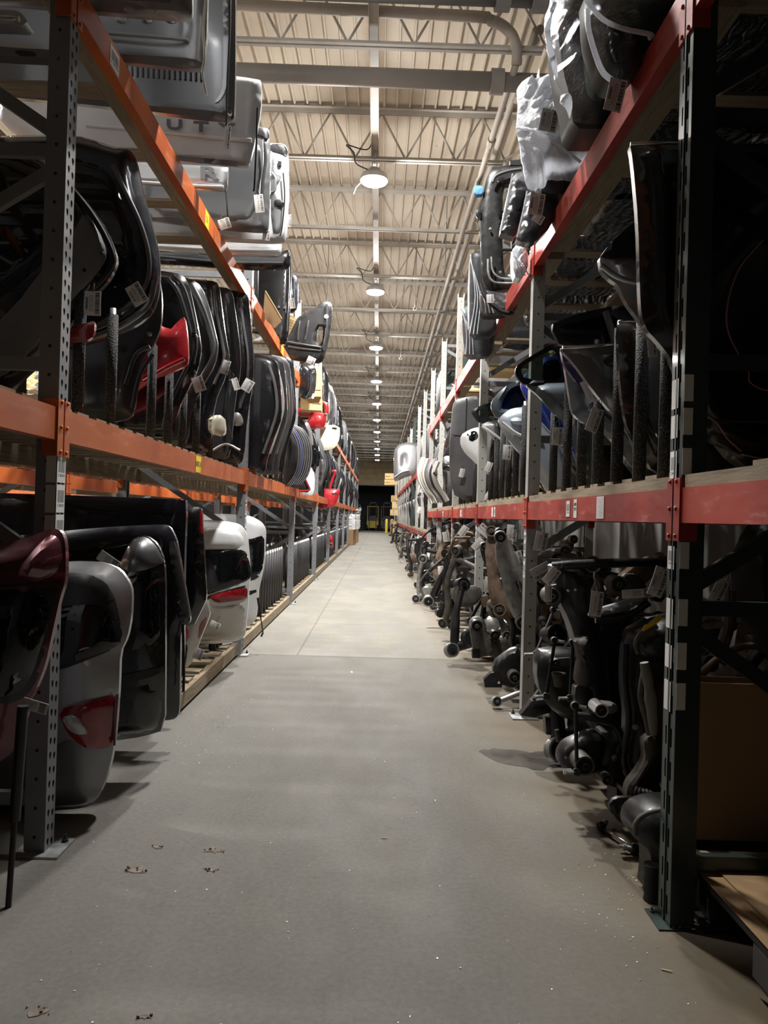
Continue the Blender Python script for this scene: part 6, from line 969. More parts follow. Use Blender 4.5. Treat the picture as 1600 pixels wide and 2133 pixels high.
PR['sway'] = proto('stabilizer_bar', 'bent stabilizer bar', 'bar', [
    Tn('bar', DS, [(-.42, .1, 0), (-.40, .3, .02), (-.30, .42, .04), (0, .44, .08), (.30, .42, .04), (.40, .3, .02), (.42, .1, 0)], .014), Bn('eye', (-.42, .08), .025, .03), Bn('eye', (.42, .08), .025, .03), Tn('clamp', 'rubber', [(-.15, .432, .07), (-.08, .436, .075)], .026, sp=1), Tn('clamp', 'rubber', [(.08, .436, .075), (.15, .432, .07)], .026, sp=1), Tn('drop_link', BS, [(-.42, .08, .03), (-.36, -.0, .05), (-.30, .0, .05)], .009, sp=1)])
PR['knuckle'] = proto('steering_knuckle', 'cast knuckle with hub', 'knuckle', [
    Pn('casting', 'alu_cast', [(-.10, .02), (.02, .0), (.10, .08), (.12, .20), (.06, .32), (-.02, .36), (-.08, .28), (-.12, .14)], t=.08, dome=.02, edge=.03, drop=.03, res=.035), Bn('hub', (0, .15), .075, .12, None, .03, DS, 'chrome'), Tn('arm', 'alu_cast', [(.08, .24, 0), (.18, .30, .02), (.24, .28, .02)], .022), Kn('bolt', (-.06, .24), .014, .04, None, .04), Kn('bolt', (.06, .06), .014, .04, None, .04)])
PR['strut'] = proto('coil_strut', 'suspension strut with coil spring', 'strut', [
    Tn('damper', BS, [(0, .0, 0), (0, .35, 0)], .028, sp=1, n=10), Tn('rod', 'chrome', [(0, .35, 0), (0, .6, 0)], .011, sp=1), Tn('coil_spring', BS, [(.07*math.cos(a), .24+.012*a, .07*math.sin(a)) for a in np.linspace(0, 26, 60)], .010, n=5, sp=1), Tn('top_mount', 'rubber', [(0, .57, 0), (0, .61, 0)], [.075, .06], sp=1, n=14), Tn('spring_seat', BS, [(0, .21, 0), (0, .235, 0)], [.05, .09], sp=1, n=14)])
PR['tube_arm'] = proto('lateral_link', 'tubular lateral link', 'link', [Tn('tube', BS, [(-.25, .03, 0), (0, .06, .02), (.25, .03, 0)], .017), Bn('bushing', (-.27, .03), .032, .05), Bn('bushing', (.27, .03), .032, .05), Kn('bolt', (0, .06), .010, .03, None, .03)])
def doorp(key, mirror=1):
    m = lambda L_: [(x*mirror, y) for x, y in L_]
    return proto('car_door', 'car door', 'door', [Pn('door_skin', 'paint_grey', m([(-.5, .02), (.1, .0), (.28, .14), (.40, .36), (.48, .56), (.5, .68), (.46, .72), (-.5, .72)]), t=.09, dome=.04, edge=.06, drop=.04, res=.06), Pn('window_frame', 'plastic_black', m([(-.5, .72), (.5, .71), (.48, .78), (.34, 1.0), (.16, 1.10), (-.1, 1.14), (-.5, 1.14)]), t=.05, dome=0, off=-.01, edge=.02, drop=.01, res=.06, holes=[m([(-.44, .76), (.40, .76), (.28, .97), (.12, 1.05), (-.1, 1.09), (-.44, 1.09)])]), Pn('window_glass', 'glass_tint', m([(-.44, .76), (.40, .76), (.28, .97), (.12, 1.05), (-.1, 1.09), (-.44, 1.09)]), t=.006, dome=0, off=-.035, drop=0, res=.15), Pn('pull_handle', 'plastic_black', m([(.16, .58), (.34, .60), (.34, .64), (.16, .62)]), None, 0, t=.02, dome=.005, off=.02, drop=.006, edge=.02, res=.05)])
PR['door'] = doorp('door'); PR['door_l'] = doorp('door_l', 1)
PR['hatch'] = proto('liftgate', 'black hatch', 'liftgate', [Pn('panel_shell', 'paint_black', [(-.45, 0), (.2, 0), (.30, .25), (.42, .48), (.46, .62), (.42, .85), (.34, 1.05), (.26, 1.12), (-.45, 1.12)], t=.06, dome=.05, edge=.06, drop=.04, res=.07), Tn('flange', 'plastic_grey', [(.22, .1, .03), (.33, .38, .03), (.39, .62, .03), (.34, .85, .03), (.25, 1.05, .03)], .014)])
PR['hood'] = proto('hood', 'hood on edge', 'hood', [Pn('skin', 'paint_white', [(-.4, 0), (.45, 0), (.5, .1), (.5, .85), (.42, .98), (.2, 1.02), (-.4, 1.02)], t=.035, dome=.03, edge=.06, drop=.03, res=.08), Tn('stiffener', 'primer', [(-.2, .1, .02), (0, .4, .03), (.2, .5, .03), (.35, .9, .02)], .015)])
PR['bumper'] = proto('bumper_cover', 'bumper cover on end', 'bumper', [Pn('cover', 'paint_grey', [(-.12, 0), (.06, .02), (.16, .2), (.20, .55), (.18, .95), (.08, 1.18), (-.12, 1.2), (-.02, .95), (.02, .6), (-.02, .25)], t=.03, dome=.08, edge=.08, drop=.07, res=.06), Pn('lamp_opening', 'plastic_black', [(.06, .3), (.12, .32), (.13, .5), (.08, .52)], None, 0, t=.01, dome=0, off=.004, drop=0, res=.06)])
PR['strip'] = proto('trim_strip', 'long trim strip', 'trim', [Tn('strip', 'headliner', [(-.06, 0, 0), (.02, .3, .02), (.06, .65, .02), (-.02, 1.05, 0)], [.03]*13, n=6), Tn('clip', 'plastic_black', [(.02, .3, .03), (.05, .36, .05)], .02, sp=1)])
PR['window'] = proto('glass_panel', 'window glass on edge', 'glass', [Pn('pane', 'glass_clear', [(-.4, 0), (.42, 0), (.45, .08), (.40, .62), (.34, .68), (-.4, .68)], t=.006, dome=.03, drop=0, res=.12), Tn('seal', 'rubber', [(-.4, .0, .02), (.42, .0, .02), (.45, .08, .02), (.40, .62, .02), (.34, .68, .02), (-.4, .68, .02)], .012, sp=1)])
def cartonp(key, w, d, h, mat):
    t = thing('carton', 'closed carton', 'box', (0, 0, 0)); MB().box(-w/2, w/2, -d/2, d/2, 0, h).build('carton_body', mat, t); MB().box(-.03, .03, -d/2-.001, d/2+.001, h-.001, h+.001).build('tape_strip', 'tape', t); MB().box(-.03, .03, -d/2-.002, -d/2, h-.12, h).build('tape_end', 'tape', t); label_part('shipping_label', 'print_code', t, (-w*.25, -d/2-.002, h*.6), (1, 0, 0), (0, 0, 1), .10, .08); PR[key] = proto_done(t)
cartonp('carton', .5, .45, .35, 'cardboard_pale'); cartonp('carton_big', .9, .8, .75, 'cardboard')
def lumpy(key, mat, sx, sy, sz, seed, wrap=None):
    rnd = random.Random(seed); t = thing('wrapped_load', 'shrink-wrapped load', 'wrapped load', (0, 0, 0)); bm = bmesh.new(); bmesh.ops.create_cube(bm, size=1); bmesh.ops.subdivide_edges(bm, edges=bm.edges[:], cuts=9, use_grid_fill=True)
    for v in bm.verts:
        c = v.co; q = math.sin(c.x*17+seed)*math.sin(c.y*19+2*seed)*math.sin(c.z*15+3)+.6*math.sin(c.z*31+c.x*23); r = 1+.07*q+rnd.uniform(-.025, .025); l = max(abs(c.x), abs(c.y), abs(c.z)); k = 1-.12*max(0, (c.length-.62)); v.co = Vector((c.x*sx*r*k, c.y*sy*r*k, (c.z*(1 if c.z < 0 else r)+.5)*sz))
    b = MB(); b.add([v.co for v in bm.verts], [tuple(v.index for v in f.verts) for f in bm.faces]); bm.free(); o = b.build('load', mat, t, ang=30)
    for z in (.25, .7): MB().tube([(sx*.56*math.cos(a)*1.05, sy*.56*math.sin(a)*1.05, sz*z) for a in np.linspace(0, 2*PI, 13)], .006, 5).build('strap', 'tape', t)
    PR[key] = proto_done(t)
lumpy('load', 'foil', .95, .95, .75, 3); lumpy('load_b', 'film_white', .9, .9, .6, 5); lumpy('bag', 'foil', .5, .45, .4, 8)
bn = lambda i: ORD[min(i, 19)]
R = random.Random(11)
# heaps on the floor, red side
kinds = ['cradle', 'arm', 'axle', 'sway', 'knuckle', 'strut', 'arm', 'tube_arm', 'cradle', 'arm']
LAB = {'cradle': 'tubular subframe', 'arm': 'stamped control arm', 'axle': 'rear axle beam', 'sway': 'bent stabilizer bar', 'knuckle': 'cast knuckle with hub', 'strut': 'coil spring strut', 'tube_arm': 'tubular lateral link'}
CAT = {'dusty_steel': 'dusty', 'black_steel': 'black', 'rusty_steel': 'rusty brown', 'alu_cast': 'pale aluminium'}
def rest(o, z):      # drop a rotated copy so that its lowest point sits at z
    bpy.context.view_layer.update(); return o
def lowest(root, eul):
    Rm = eul.to_matrix(); lo = 9
    for c in root.children_recursive:
        if c.type != 'MESH': continue
        for p in c.bound_box: lo = min(lo, (Rm@Vector(p)).z)
    return lo
from mathutils import Euler
for i in range(1, 18):
    y0, y1 = RY[i]+.15, RY[i+1]-.12; n = 15 if i == 1 else 22 if i < 5 else 18 if i < 9 else 9
    hmax = .75 if i < 6 else .4
    for j in range(n):
        kd = kinds[(i*3+j) % len(kinds)]; col = ['black_steel', 'dusty_steel', 'black_steel', 'rusty_steel', 'alu_cast', 'dusty_steel'][R.randrange(6)]
        e = Euler((R.uniform(-.35, .35), R.uniform(-.9, .9) if kd in ('arm', 'knuckle', 'tube_arm', 'strut', 'sway') else R.uniform(-.25, .25)+(PI/2 if R.random() < .5 else 0), R.uniform(-.7, .7)))
        front = j % 3 != 2
        x = R.uniform(1.28, 1.7) if i == 1 else (R.uniform(.98, 1.18) if front else R.uniform(1.25, 1.75)); y = y0+(y1-y0)*(j+.5)/n+R.uniform(-.1, .1)
        if i == 1: y = 2.95+(y-2.4)*.75
        lvl = (0, 0, 1, 2)[R.randrange(4)] if i < 6 else (0, 0, 0, 1)[R.randrange(4)]
        if kd in ('cradle', 'axle') : lvl = 0
        z = -lowest(PR[kd], e)+.002+lvl*(.24 if i < 6 else .14)
        dup(PR[kd], (x, y, z), 0, '%s %s in the floor heap of the %s red bay' % (CAT[col], LAB[kd], bn(i-1)), 'suspension parts, %s red bay' % bn(i-1), {'dusty_steel': col, 'black_steel': col if col != 'rusty_steel' else 'black_steel'}, rot=e)
# middle red shelf
cols = ['paint_white', 'paint_black', 'paint_silver', 'paint_grey', 'paint_navy', 'paint_midgrey', 'paint_champagne', 'paint_red']
CN = {'paint_white': 'white', 'paint_black': 'black', 'paint_silver': 'silver', 'paint_grey': 'dark grey', 'paint_navy': 'navy', 'paint_midgrey': 'grey', 'paint_champagne': 'champagne', 'paint_red': 'red', 'plastic_black': 'matt black', 'headliner': 'beige', 'plastic_grey': 'grey plastic', 'paint_cream': 'cream', 'paint_slate': 'slate', 'paint_lightblue': 'pale blue', 'paint_blue': 'blue', 'primer': 'primed black', 'galvanised': 'metal', 'glass_clear': 'clear'}
def fill(kd, src, x, y, z, sg, mat, lab, grp, yaw=0., sc=1., lean=0.):
    e = (lean, 0, yaw); return dup(PR[kd], (x, y, z), 0, lab, grp, {src: mat}, rot=e, scale=(sg*sc, sc, sc))
for i in range(4, 18):
    zt = (RMZ[1] if i < 6 else .91)+.105; n = 7 if i < 8 else 5
    for j in range(n):
        y = RY[i]+.25+1.9*(j+.5)/n; k = (i+j) % 4
        if i == 4: 
            if y < 10.6: y = 10.6+.12*j
        if k == 0: m = cols[R.randrange(7)]; fill('door', 'paint_grey', 1.38, y, zt, -1, m, '%s door among the parts on the middle shelf of the %s red bay' % (CN[m], bn(i-1)), 'parts on the middle red shelf, %s bay' % bn(i-1), R.uniform(-.2, .2), .95)
        elif k == 1: m = ['paint_black', 'headliner', 'paint_silver', 'plastic_grey'][R.randrange(4)]; fill('bumper', 'paint_grey', 1.05, y, zt, -1, m, '%s bumper cover on end on the middle shelf of the %s red bay' % (CN[m], bn(i-1)), 'parts on the middle red shelf, %s bay' % bn(i-1), R.uniform(-.4, .4), .95)
        elif k == 2: m = ['headliner', 'paint_white', 'plastic_black', 'paint_cream'][R.randrange(4)]; [fill('strip', 'headliner', 1.02+.1*q, y+.06*q, zt, -1, m, '%s trim strip on the middle shelf of the %s red bay' % (CN[m], bn(i-1)), 'parts on the middle red shelf, %s bay' % bn(i-1), R.uniform(-.5, .5), R.uniform(.8, 1.1)) for q in range(3)]
        else: m = ['paint_black', 'plastic_black', 'paint_navy'][R.randrange(3)]; fill('hatch', 'paint_black', 1.40, y, zt, -1, m, '%s hatch on the middle shelf of the %s red bay' % (CN[m], bn(i-1)), 'parts on the middle red shelf, %s bay' % bn(i-1), R.uniform(-.2, .2), .95)
for k, y in enumerate((2.55, 2.9, 3.25, 3.65, 4.0, 4.7, 5.05, 5.45, 5.9, 6.3, 7.1, 7.6, 8.1)):
    m = ['paint_black', 'paint_navy', 'plastic_black'][k % 3]; fill('door', 'paint_grey', 1.62, y, 1.37, -1, m, '%s door standing deep in the middle red shelf, %s row' % (CN[m], ORD[k]), 'doors deep in the middle red shelf', .05*(k % 3-1), 1.)
# upper red shelf
for i in range(3, 18):
    zt = (RUZ[1] if i < 6 else 2.3)+.022; n = 4
    for j in range(n):
        y = RY[i]+.3+1.8*(j+.5)/n; k = (i*2+j) % 5; g = 'parts on the upper red shelf, %s bay' % bn(i-1)
        if i == 8 and j == 2: continue
        if k == 0: fill('window', 'glass_clear', 1.42, y, zt, -1, 'glass_clear', 'clear window glass on edge on the upper shelf of the %s red bay' % bn(i-1), g, R.uniform(-.2, .2), 1.0)
        elif k in (1, 3): m = ['paint_white', 'paint_silver', 'paint_black', 'plastic_grey'][R.randrange(4)]; fill('hood', 'paint_white', 1.5, y, zt, -1, m, '%s hood on edge on the upper shelf of the %s red bay' % (CN[m], bn(i-1)), g, R.uniform(-.15, .15), .75 if i < 6 else .95)
        elif k == 2: m = ['plastic_black', 'paint_silver', 'headliner'][R.randrange(3)]; fill('bumper', 'paint_grey', 1.1, y, zt, -1, m, '%s bumper cover on end on the upper shelf of the %s red bay' % (CN[m], bn(i-1)), g, R.uniform(-.3, .3), .75)
        else: fill('carton', 'cardboard_pale', 1.3, y, zt, 1, 'cardboard_pale', 'carton on the upper shelf of the %s red bay' % bn(i-1), g, R.uniform(-.2, .2), .9)
for (x, y, sc) in ((1.45, 2.75, .9), (1.45, 3.5, .8), (1.5, 4.15, .7), (1.45, 5.2, .8), (1.5, 6.2, .7)): fill('load', 'foil', x, y, RUZ[1]+.022, 1, 'film_black', 'black film wrapped bundle at the back of the red upper shelf, %s along' % ORD[int((y-2.5)/.7)], 'black bundles on the upper red shelf', R.uniform(-.3, .3), sc)
# middle orange shelf, third bay on
for i in range(3, len(LY)-1):
    n = 9 if i < 6 else 6; g = 'parts on the middle orange shelf, %s bay' % bn(i-1)
    for j in range(n):
        y = LY[i]+.3+3.2*(j+.5)/n; k = (i+j*2) % 5
        if i == 3 and y < 11.1: continue
        if k in (0, 2): m = ['paint_black', 'primer', 'paint_navy', 'plastic_black'][R.randrange(4)]; fill('hatch', 'paint_black', -1.5, y, LMZ[1]+.02, 1, m, '%s hatch on the middle shelf of the %s orange bay' % (CN[m], bn(i-1)), g, R.uniform(-.15, .15), 1.)
        elif k == 1: m = cols[R.randrange(7)]; fill('door_l', 'paint_grey', -1.6, y, LMZ[1]+.02, 1, m, '%s door on the middle shelf of the %s orange bay' % (CN[m], bn(i-1)), g, R.uniform(-.15, .15), 1.)
        elif k == 3: m = ['paint_black', 'plastic_grey', 'paint_silver'][R.randrange(3)]; fill('bumper', 'paint_grey', -1.25, y, LMZ[1]+.02, 1, m, '%s bumper cover on end on the middle shelf of the %s orange bay' % (CN[m], bn(i-1)), g, R.uniform(-.3, .3), 1.)
        else: [fill('strip', 'headliner', -1.2-.1*q, y+.06*q, LMZ[1]+.02, 1, 'plastic_black', 'matt black trim strip on the middle shelf of the %s orange bay' % bn(i-1), g, R.uniform(-.5, .5), 1.) for q in range(3)]
# upper orange shelf, fourth bay on
for i in range(3, len(LY)-1):
    n = 6; g = 'parts on the upper orange shelf, %s bay' % bn(i-1)
    for j in range(n):
        y = LY[i]+.3+3.2*(j+.5)/n; k = (i+j) % 4
        if i == 3 and y < 11.6: continue
        if k == 0: m = ['paint_black', 'paint_white', 'paint_red', 'paint_silver'][R.randrange(4)]; fill('hood', 'paint_white', -1.55, y, LUZ[1]+.022, 1, m, '%s hood on edge on the upper shelf of the %s orange bay' % (CN[m], bn(i-1)), g, R.uniform(-.15, .15), .9)
        elif k == 1: m = ['paint_black', 'plastic_grey'][R.randrange(2)]; fill('bumper', 'paint_grey', -1.2, y, LUZ[1]+.022, 1, m, '%s bumper cover on end on the upper shelf of the %s orange bay' % (CN[m], bn(i-1)), g, R.uniform(-.3, .3), .9)
        elif k == 2: fill('window', 'glass_clear', -1.5, y, LUZ[1]+.022, 1, 'glass_clear', 'clear window glass on edge on the upper shelf of the %s orange bay' % bn(i-1), g, 0., 1.)
        else: m = ['paint_black', 'paint_navy'][R.randrange(2)]; fill('hatch', 'paint_black', -1.5, y, LUZ[1]+.022, 1, m, '%s hatch on the upper shelf of the %s orange bay' % (CN[m], bn(i-1)), g, R.uniform(-.15, .15), .8)
for i in range(1, len(LY)-1):     # back half of the lower orange bays
    if i < 3: continue
    for j in range(2): m = ['paint_black', 'paint_navy', 'paint_white'][R.randrange(3)]; fill('hood', 'paint_white', -1.75, LY[i]+.9+1.6*j, .14, 1, m, '%s hood standing at the back of the %s orange bay floor' % (CN[m], bn(i-1)), 'hoods at the back of the orange floor bays', R.uniform(-.1, .1), .8)
for i, y in enumerate((30.6, 31.8, 33.0, 34.2)):
    dup(PR['carton_big'], (-1.32, y, .0), .1*(i-1), 'tall cardboard bin stuffed with foil at the far end of the orange row', 'foil bins at the far end', None, scale=(.8, 1.1, .85)); fill('bag', 'foil', -1.3, y, .64, 1, 'foil', 'crumpled white foil heap on a far cardboard bin', 'foil heaps on the far bins', .4*i, 1.5)
one('fender', 'grey curved fender sticking out at the far end of the orange row', 'fender', 37.0, [Pn('skin', 'paint_silver', [(715, 1066), (744, 1062), (750, 1056), (753, 1056), (752, 1066), (751, 1074), (744, 1076), (715, 1074)], t=.05, dome=.1, edge=.2, drop=.1, res=.15), Tn('hem', 'plastic_grey', [(738, 1064, .05), (745, 1063, .08), (752, 1056, .05)], .03)])
for i in range(26):
    y = 36+.9*(i % 9); z = [.0, .35, .70, 1.25, 1.6, 2.0][i % 6]
    dup(PR['carton'], (.98+.08*R.uniform(-1, 1), y+.1*(i % 3), z if z < 1.1 else z+.02), R.uniform(-.2, .2), 'carton of the tall pile at the far end of the red row', 'cartons at the far end of the red row', None, scale=R.uniform(.7, .98))
# rows behind the orange racks
for i in range(6):
    for j in range(3):
        y = LY[i]+.65+1.15*j
        fill('load_b' if (i+j) % 2 else 'load', 'foil' if not (i+j) % 2 else 'film_white', -3.15, y, 1.47+.022, 1, 'foil' if (i+j) % 3 else 'cardboard_pale', 'shrink-wrapped load on the row behind the orange racks', 'loads on the row behind', R.uniform(-.1, .1), .95)
        fill('load', 'foil', -3.15, y, .02, 1, 'foil' if (i+j) % 2 else 'cardboard', 'shrink-wrapped load on the floor behind the orange racks', 'floor loads behind the orange racks', R.uniform(-.1, .1), 1.)
        for z in (.02, 1.52, 3.05): fill('load_b' if (i+j) % 2 else 'load', 'film_white' if (i+j) % 2 else 'foil', -6.9, y+.6, z, 1, ('foil', 'film_white', 'cardboard_pale')[(i+j) % 3], 'shrink-wrapped load across the next aisle', 'loads across the next aisle', R.uniform(-.1, .1), 1.)
for (x, y, z, s_) in ((1.55, .4, .02, 1.1), (1.6, 1.0, 1.41, 1.0), (1.6, -.2, 1.41, 1.), (1.5, .6, 2.9, .9), (1.5, 1.6, 2.9, .9)): fill('load', 'foil', x, y, z, 1, 'film_black', 'unseen black wrapped load added as a light blocker beside the viewer, red rack', 'light-blocking loads on the red rack', .1, s_)  # out of view, added to block bounce light into the near red bay
for (x, y, z, s_) in ((-1.75, .3, .02, 1.1), (-1.75, 1.5, .02, 1.), (-1.75, .2, 1.57, 1.0), (-1.75, 1.4, 1.57, 1.), (-1.75, .6, 3.1, .9)): fill('load', 'foil', x, y, z, 1, 'film_black', 'unseen black wrapped load added as a light blocker beside the viewer, orange rack', 'light-blocking loads on the orange rack', .1, s_)  # unseen loads added to keep the near orange bay dark
# far end: bollards, lift trucks
for i, (x, lab) in enumerate(((.60, 'yellow steel bollard, the inner of two before the dark bay'), (1.0, 'yellow steel bollard, the outer of two before the dark bay'))):
    t = thing('bollard', lab, 'bollard', (x, 55, 0)); MB().lathe([(.10, 0), (.10, .95), (.08, 1.0), (.03, 1.03)], (x, 55, 0), (0, 0, 1), 16).build('post', 'yellow_paint', t, ang=40); MB().lathe([(.16, 0), (.16, .015), (.10, .015)], (x, 55, 0), (0, 0, 1), 16).build('base_flange', 'yellow_paint', t, ang=40)
def forklift(x, y, label, mat):
    t = thing('forklift', label, 'forklift', (x, y, 0)); b = lambda nm, mt, *q: MB().box(x+q[0], x+q[1], y+q[2], y+q[3], q[4], q[5]).build(nm, mt, t)
    b('chassis', mat, -.5, .5, -.2, 1.2, .2, .8); b('counterweight', 'plastic_grey', -.45, .45, 1.0, 1.5, .25, 1.1); b('seat', 'plastic_black', -.25, .25, .6, 1.0, .8, 1.25)
    for sx in (-.32, .26): b('mast_rail', 'steel_dark', sx, sx+.06, -.4, -.3, .1, 2.4); b('fork', 'steel_dark', sx, sx+.1, -1.4, -.4, .05, .1)
    b('mast_cross_bar', 'steel_dark', -.32, .32, -.4, -.33, 2.3, 2.4); b('overhead_guard', mat, -.5, .5, -.2, 1.1, 2.0, 2.06)
    for sx in (-.48, .43):
        b('guard_post', mat, sx, sx+.05, -.2, -.15, .8, 2.0); b('guard_post', mat, sx, sx+.05, 1.05, 1.1, .8, 2.0)
        for yy in (-.1, 1.0): MB().lathe([(.1, -.07), (.24, -.07), (.24, .07), (.1, .07)], (x+sx, y+yy, .24), (1, 0, 0), 16).build('wheel', 'rubber', t, ang=40)
forklift(-.5, 64, 'lift truck parked in the dark far bay', 'yellow_paint'); forklift(.7, 63.2, 'lift truck with a mast beside the bollards in the dark bay', 'plastic_grey'); forklift(-1.9, 57.5, 'dark lift truck parked at the far end of the orange row', 'steel_dark')
# ================================================================== tags
def tag(px_, Y, w, h, rot, num, label, bend=.004, cord=True, yaw=0., lead=.05):
    pl = Plane(Y, yaw, atY(px_, Y).x); u, v = pl.px(px_); c = pl.to3(u, v, 0); r = math.radians(rot); U = pl.U*math.cos(r)+pl.V*math.sin(r); V = -pl.U*math.sin(r)+pl.V*math.cos(r)
    t = thing('barcode_tag', label, 'tag', c); label_part('paper', 'print_tag', t, c, U, V, w, h, .0012, bend)
    if num: text_part('number', num, w*.22, 'ink', t, c-U*(w*.33)+pl.N*(.0022+bend), -V, U, .0003)
    if cord:
        top = c+V*(h*.42); MB().tube(spl([top+pl.N*.004, top+V*lead*.4+pl.N*.008+U*.006, top+V*lead-pl.N*.01, top+V*lead*.5-pl.N*.012-U*.01, top-pl.N*.003], 4), .0013, 5).build('cord', 'cable_black', t)
    return t
tag((193, 632), 2.90, .065, .095, 0, '2408380', 'paper barcode tag 2408380 on the curved hatch beside the nearest upright')
tag((285, 613), 3.43, .07, .10, 32, '2408478', 'tilted barcode tag on the dark liftgate with the S-shaped flange')
tag((414, 800), 4.34, .065, .09, 20, '', 'barcode tag hanging in front of the foam posts on the middle orange shelf')
tag((470, 765), 4.75, .05, .09, -15, '', 'narrow barcode tag on a black hatch flange, middle orange shelf')
tag((491, 800), 5.5, .045, .09, 18, '', 'first of two white tags side by side on the middle orange shelf'); tag((516, 803), 5.45, .075, .09, -28, '', 'second of two white tags side by side on the middle orange shelf')
tag((226, 1168), 3.1, .095, .045, -33, '', 'barcode tag lying on the spoiler of the silver grey liftgate', .002, False)
tag((73, 1471), 2.32, .08, .035, -15, '', 'barcode tag on the lower edge of the maroon liftgate', .002, False)
tag((388, 1170), 4.55, .05, .085, -10, '', 'white tag tucked at the top of the champagne liftgate'); tag((448, 1302), 5.4, .075, .05, -25, '', 'barcode tag hanging from the champagne liftgate corner'); tag((413, 1362), 4.7, .06, .07, -20, '', 'white tag lying on the wooden floor deck by the liftgates', .002, False)
tag((473, 287), tg((519, 341))-.12, .035, .13, -4, '', 'narrow barcode tag hanging by a cord before the letter Y'); tag((540, 424), tg((556, 482))-.1, .06, .12, 8, '', 'barcode tag on the warm grey tailgate check cable'); tag((468, 466), tg((556, 482))-.2, .075, .07, 20, '', 'tag tied below the raised letter R'); tag((555, 490), tg((597, 505))-.15, .05, .07, -4, '', 'small tag at the foot of the white inner tailgate'); tag((602, 460), tg((597, 505))-.05, .03, .09, 0, '', 'tag edge at the outer corner of the white inner tailgate')
tag((588, 548), 6.5, .035, .12, 2, '', 'tag strip hanging under the long white tailgate edge'); tag((608, 632), 8.0, .06, .11, 12, '', 'white tag on the edge of the big black hood'); tag((648, 751), 9.1, .10, .09, -24, '', 'white tag on the lower edge of the black floor pan'); tag((652, 825), 10.9, .05, .07, -30, '', 'paper label on the short pale carton', .001, False)
tag((1144, 251), wr((1130, 404))-.28, .085, .11, -10, '9911072', 'barcode tag 9911072 hanging on the white plastic wrap'); tag((1118, 425), wr((1130, 404))-.12, .075, .11, -8, '2408406', 'brownish barcode tag at the knot of the white plastic wrap'); tag((1282, 198), wr((1290, 190))-.35, .06, .115, -12, '2409405', 'barcode tag 2409405 under the wrapped headlamp at the red beam')
tag((1021, 622), 5.3, .05, .06, 2, '', 'white tag on the black hoses below the radiator support', .002, False); tag((1121, 455), 3.95, .06, .05, -30, '', 'crumpled tag above the second red upright')
tag((1238, 875), 3.05, .05, .10, -18, '', 'lower barcode tag on a foam post before the dark teal door'); tag((1227, 815), 3.25, .045, .10, 25, '', 'upper barcode tag on the edge of the dark grey door'); tag((1161, 909), 4.1, .055, .10, -3, '2409425', 'barcode tag hanging from the bright blue door'); tag((1357, 719), 2.5, .03, .08, 8, '', 'barcode tag on the mirror stub of the black front door'); tag((1056, 942), 5.0, .055, .10, -3, '', 'barcode tag on the pale blue door'); tag((1018, 972), 6.2, .05, .08, -20, '', 'tag hanging at the foot of the white triangular window door'); tag((962, 985), 7.8, .05, .09, -12, '', 'tag on the tip of the black fender')
tag((1242, 1258), 2.98, .05, .10, -6, '', 'white handwritten tag at the tip of the dusty pale shield'); tag((1330, 1236), 2.95, .13, .035, 5, '', 'long white label lying on the dusty pale shield', .003, False); tag((1372, 1212), 2.5, .05, .10, -18, '2410003', 'grey tag 2410003 hanging beside the green upright'); tag((1496, 1232), 2.62, .045, .09, -26, '1100', 'white tag on the grey bent strap bracket'); tag((1149, 1200), 3.2, .045, .08, -38, '', 'tag on the top of the tall black crossmember'); tag((1142, 1236), 3.15, .03, .07, 0, '', 'narrow tag behind the bushing of the tall black crossmember', .002, False)
for j, (p, Y, r_) in enumerate((((965, 1106), 7.3, -35), ((929, 1118), 8.2, 10), ((996, 1134), 6.2, -40), ((1055, 1138), 4.9, -12), ((1066, 1110), 5.0, -4), ((918, 1188), 9.6, 5), ((1019, 1218), 5.2, -6), ((1078, 1166), 4.8, 15), ((1127, 1128), 4.2, -10), ((1010, 1106), 5.6, 50), ((874, 1062), 14, -20), ((880, 1020), 13, -20), ((938, 1236), 7.9, 0), ((906, 965), 9, 15), ((1128, 1190), 4.0, -60))):
    tag(p, Y, .07, .11, r_, '', '%s small white tag among the suspension parts and trims on the red side' % ORD[j], lead=.03)
# ================================================================== floor debris
pl = Plane(o=(0, 0, .0012), U=(1, 0, 0), V=(0, 1, 0))
t = thing('oil_stain', 'dark wet stain on the concrete beside the red rack', 'stain', atZ((1075, 1578), 0)); simple('wet_concrete', (.055, .048, .038), .32, 0, 0, .3, 8, 0, 1, .5, False)
pts = [(997, 1568), (1010, 1560), (1040, 1560), (1075, 1562), (1110, 1568), (1140, 1566), (1160, 1572), (1165, 1590), (1150, 1600), (1120, 1604), (1085, 1596), (1045, 1590), (1015, 1580)]
rr = random.Random(3); q3 = chaikin([tuple(atZ(p, 0))[:2] for p in pts], 1); q3 = [(x+rr.uniform(-.012, .012), y+rr.uniform(-.02, .02)) for x, y in resample(q3, .03)]
MB().add([(x, y, .0012) for x, y in q3], [tuple(reversed(range(len(q3))))] if sum((q3[i-1][0]*q3[i][1]-q3[i][0]*q3[i-1][1]) for i in range(len(q3))) < 0 else [tuple(range(len(q3)))]).build('wet_patch', 'wet_concrete', t)
fl = MB(); rr = random.Random(5)
def flake(x, y, s):
    a = rr.uniform(0, 6); fl.add([(x+s*math.cos(a+k*2.1)*rr.uniform(.5, 1.2), y+s*math.sin(a+k*2.1)*rr.uniform(.5, 1.2), .0006+.002*rr.random()) for k in range(3)]+[(x, y, 0)], [(0, 1, 2), (0, 3, 1), (1, 3, 2), (2, 3, 0)])
for _ in range(750):
    p = (rr.gauss(390, 70), rr.gauss(1470, 60)); w = atZ(p, 0)
    if -1.05 < w.x < .8: flake(w.x, w.y, .002+.003*rr.random())
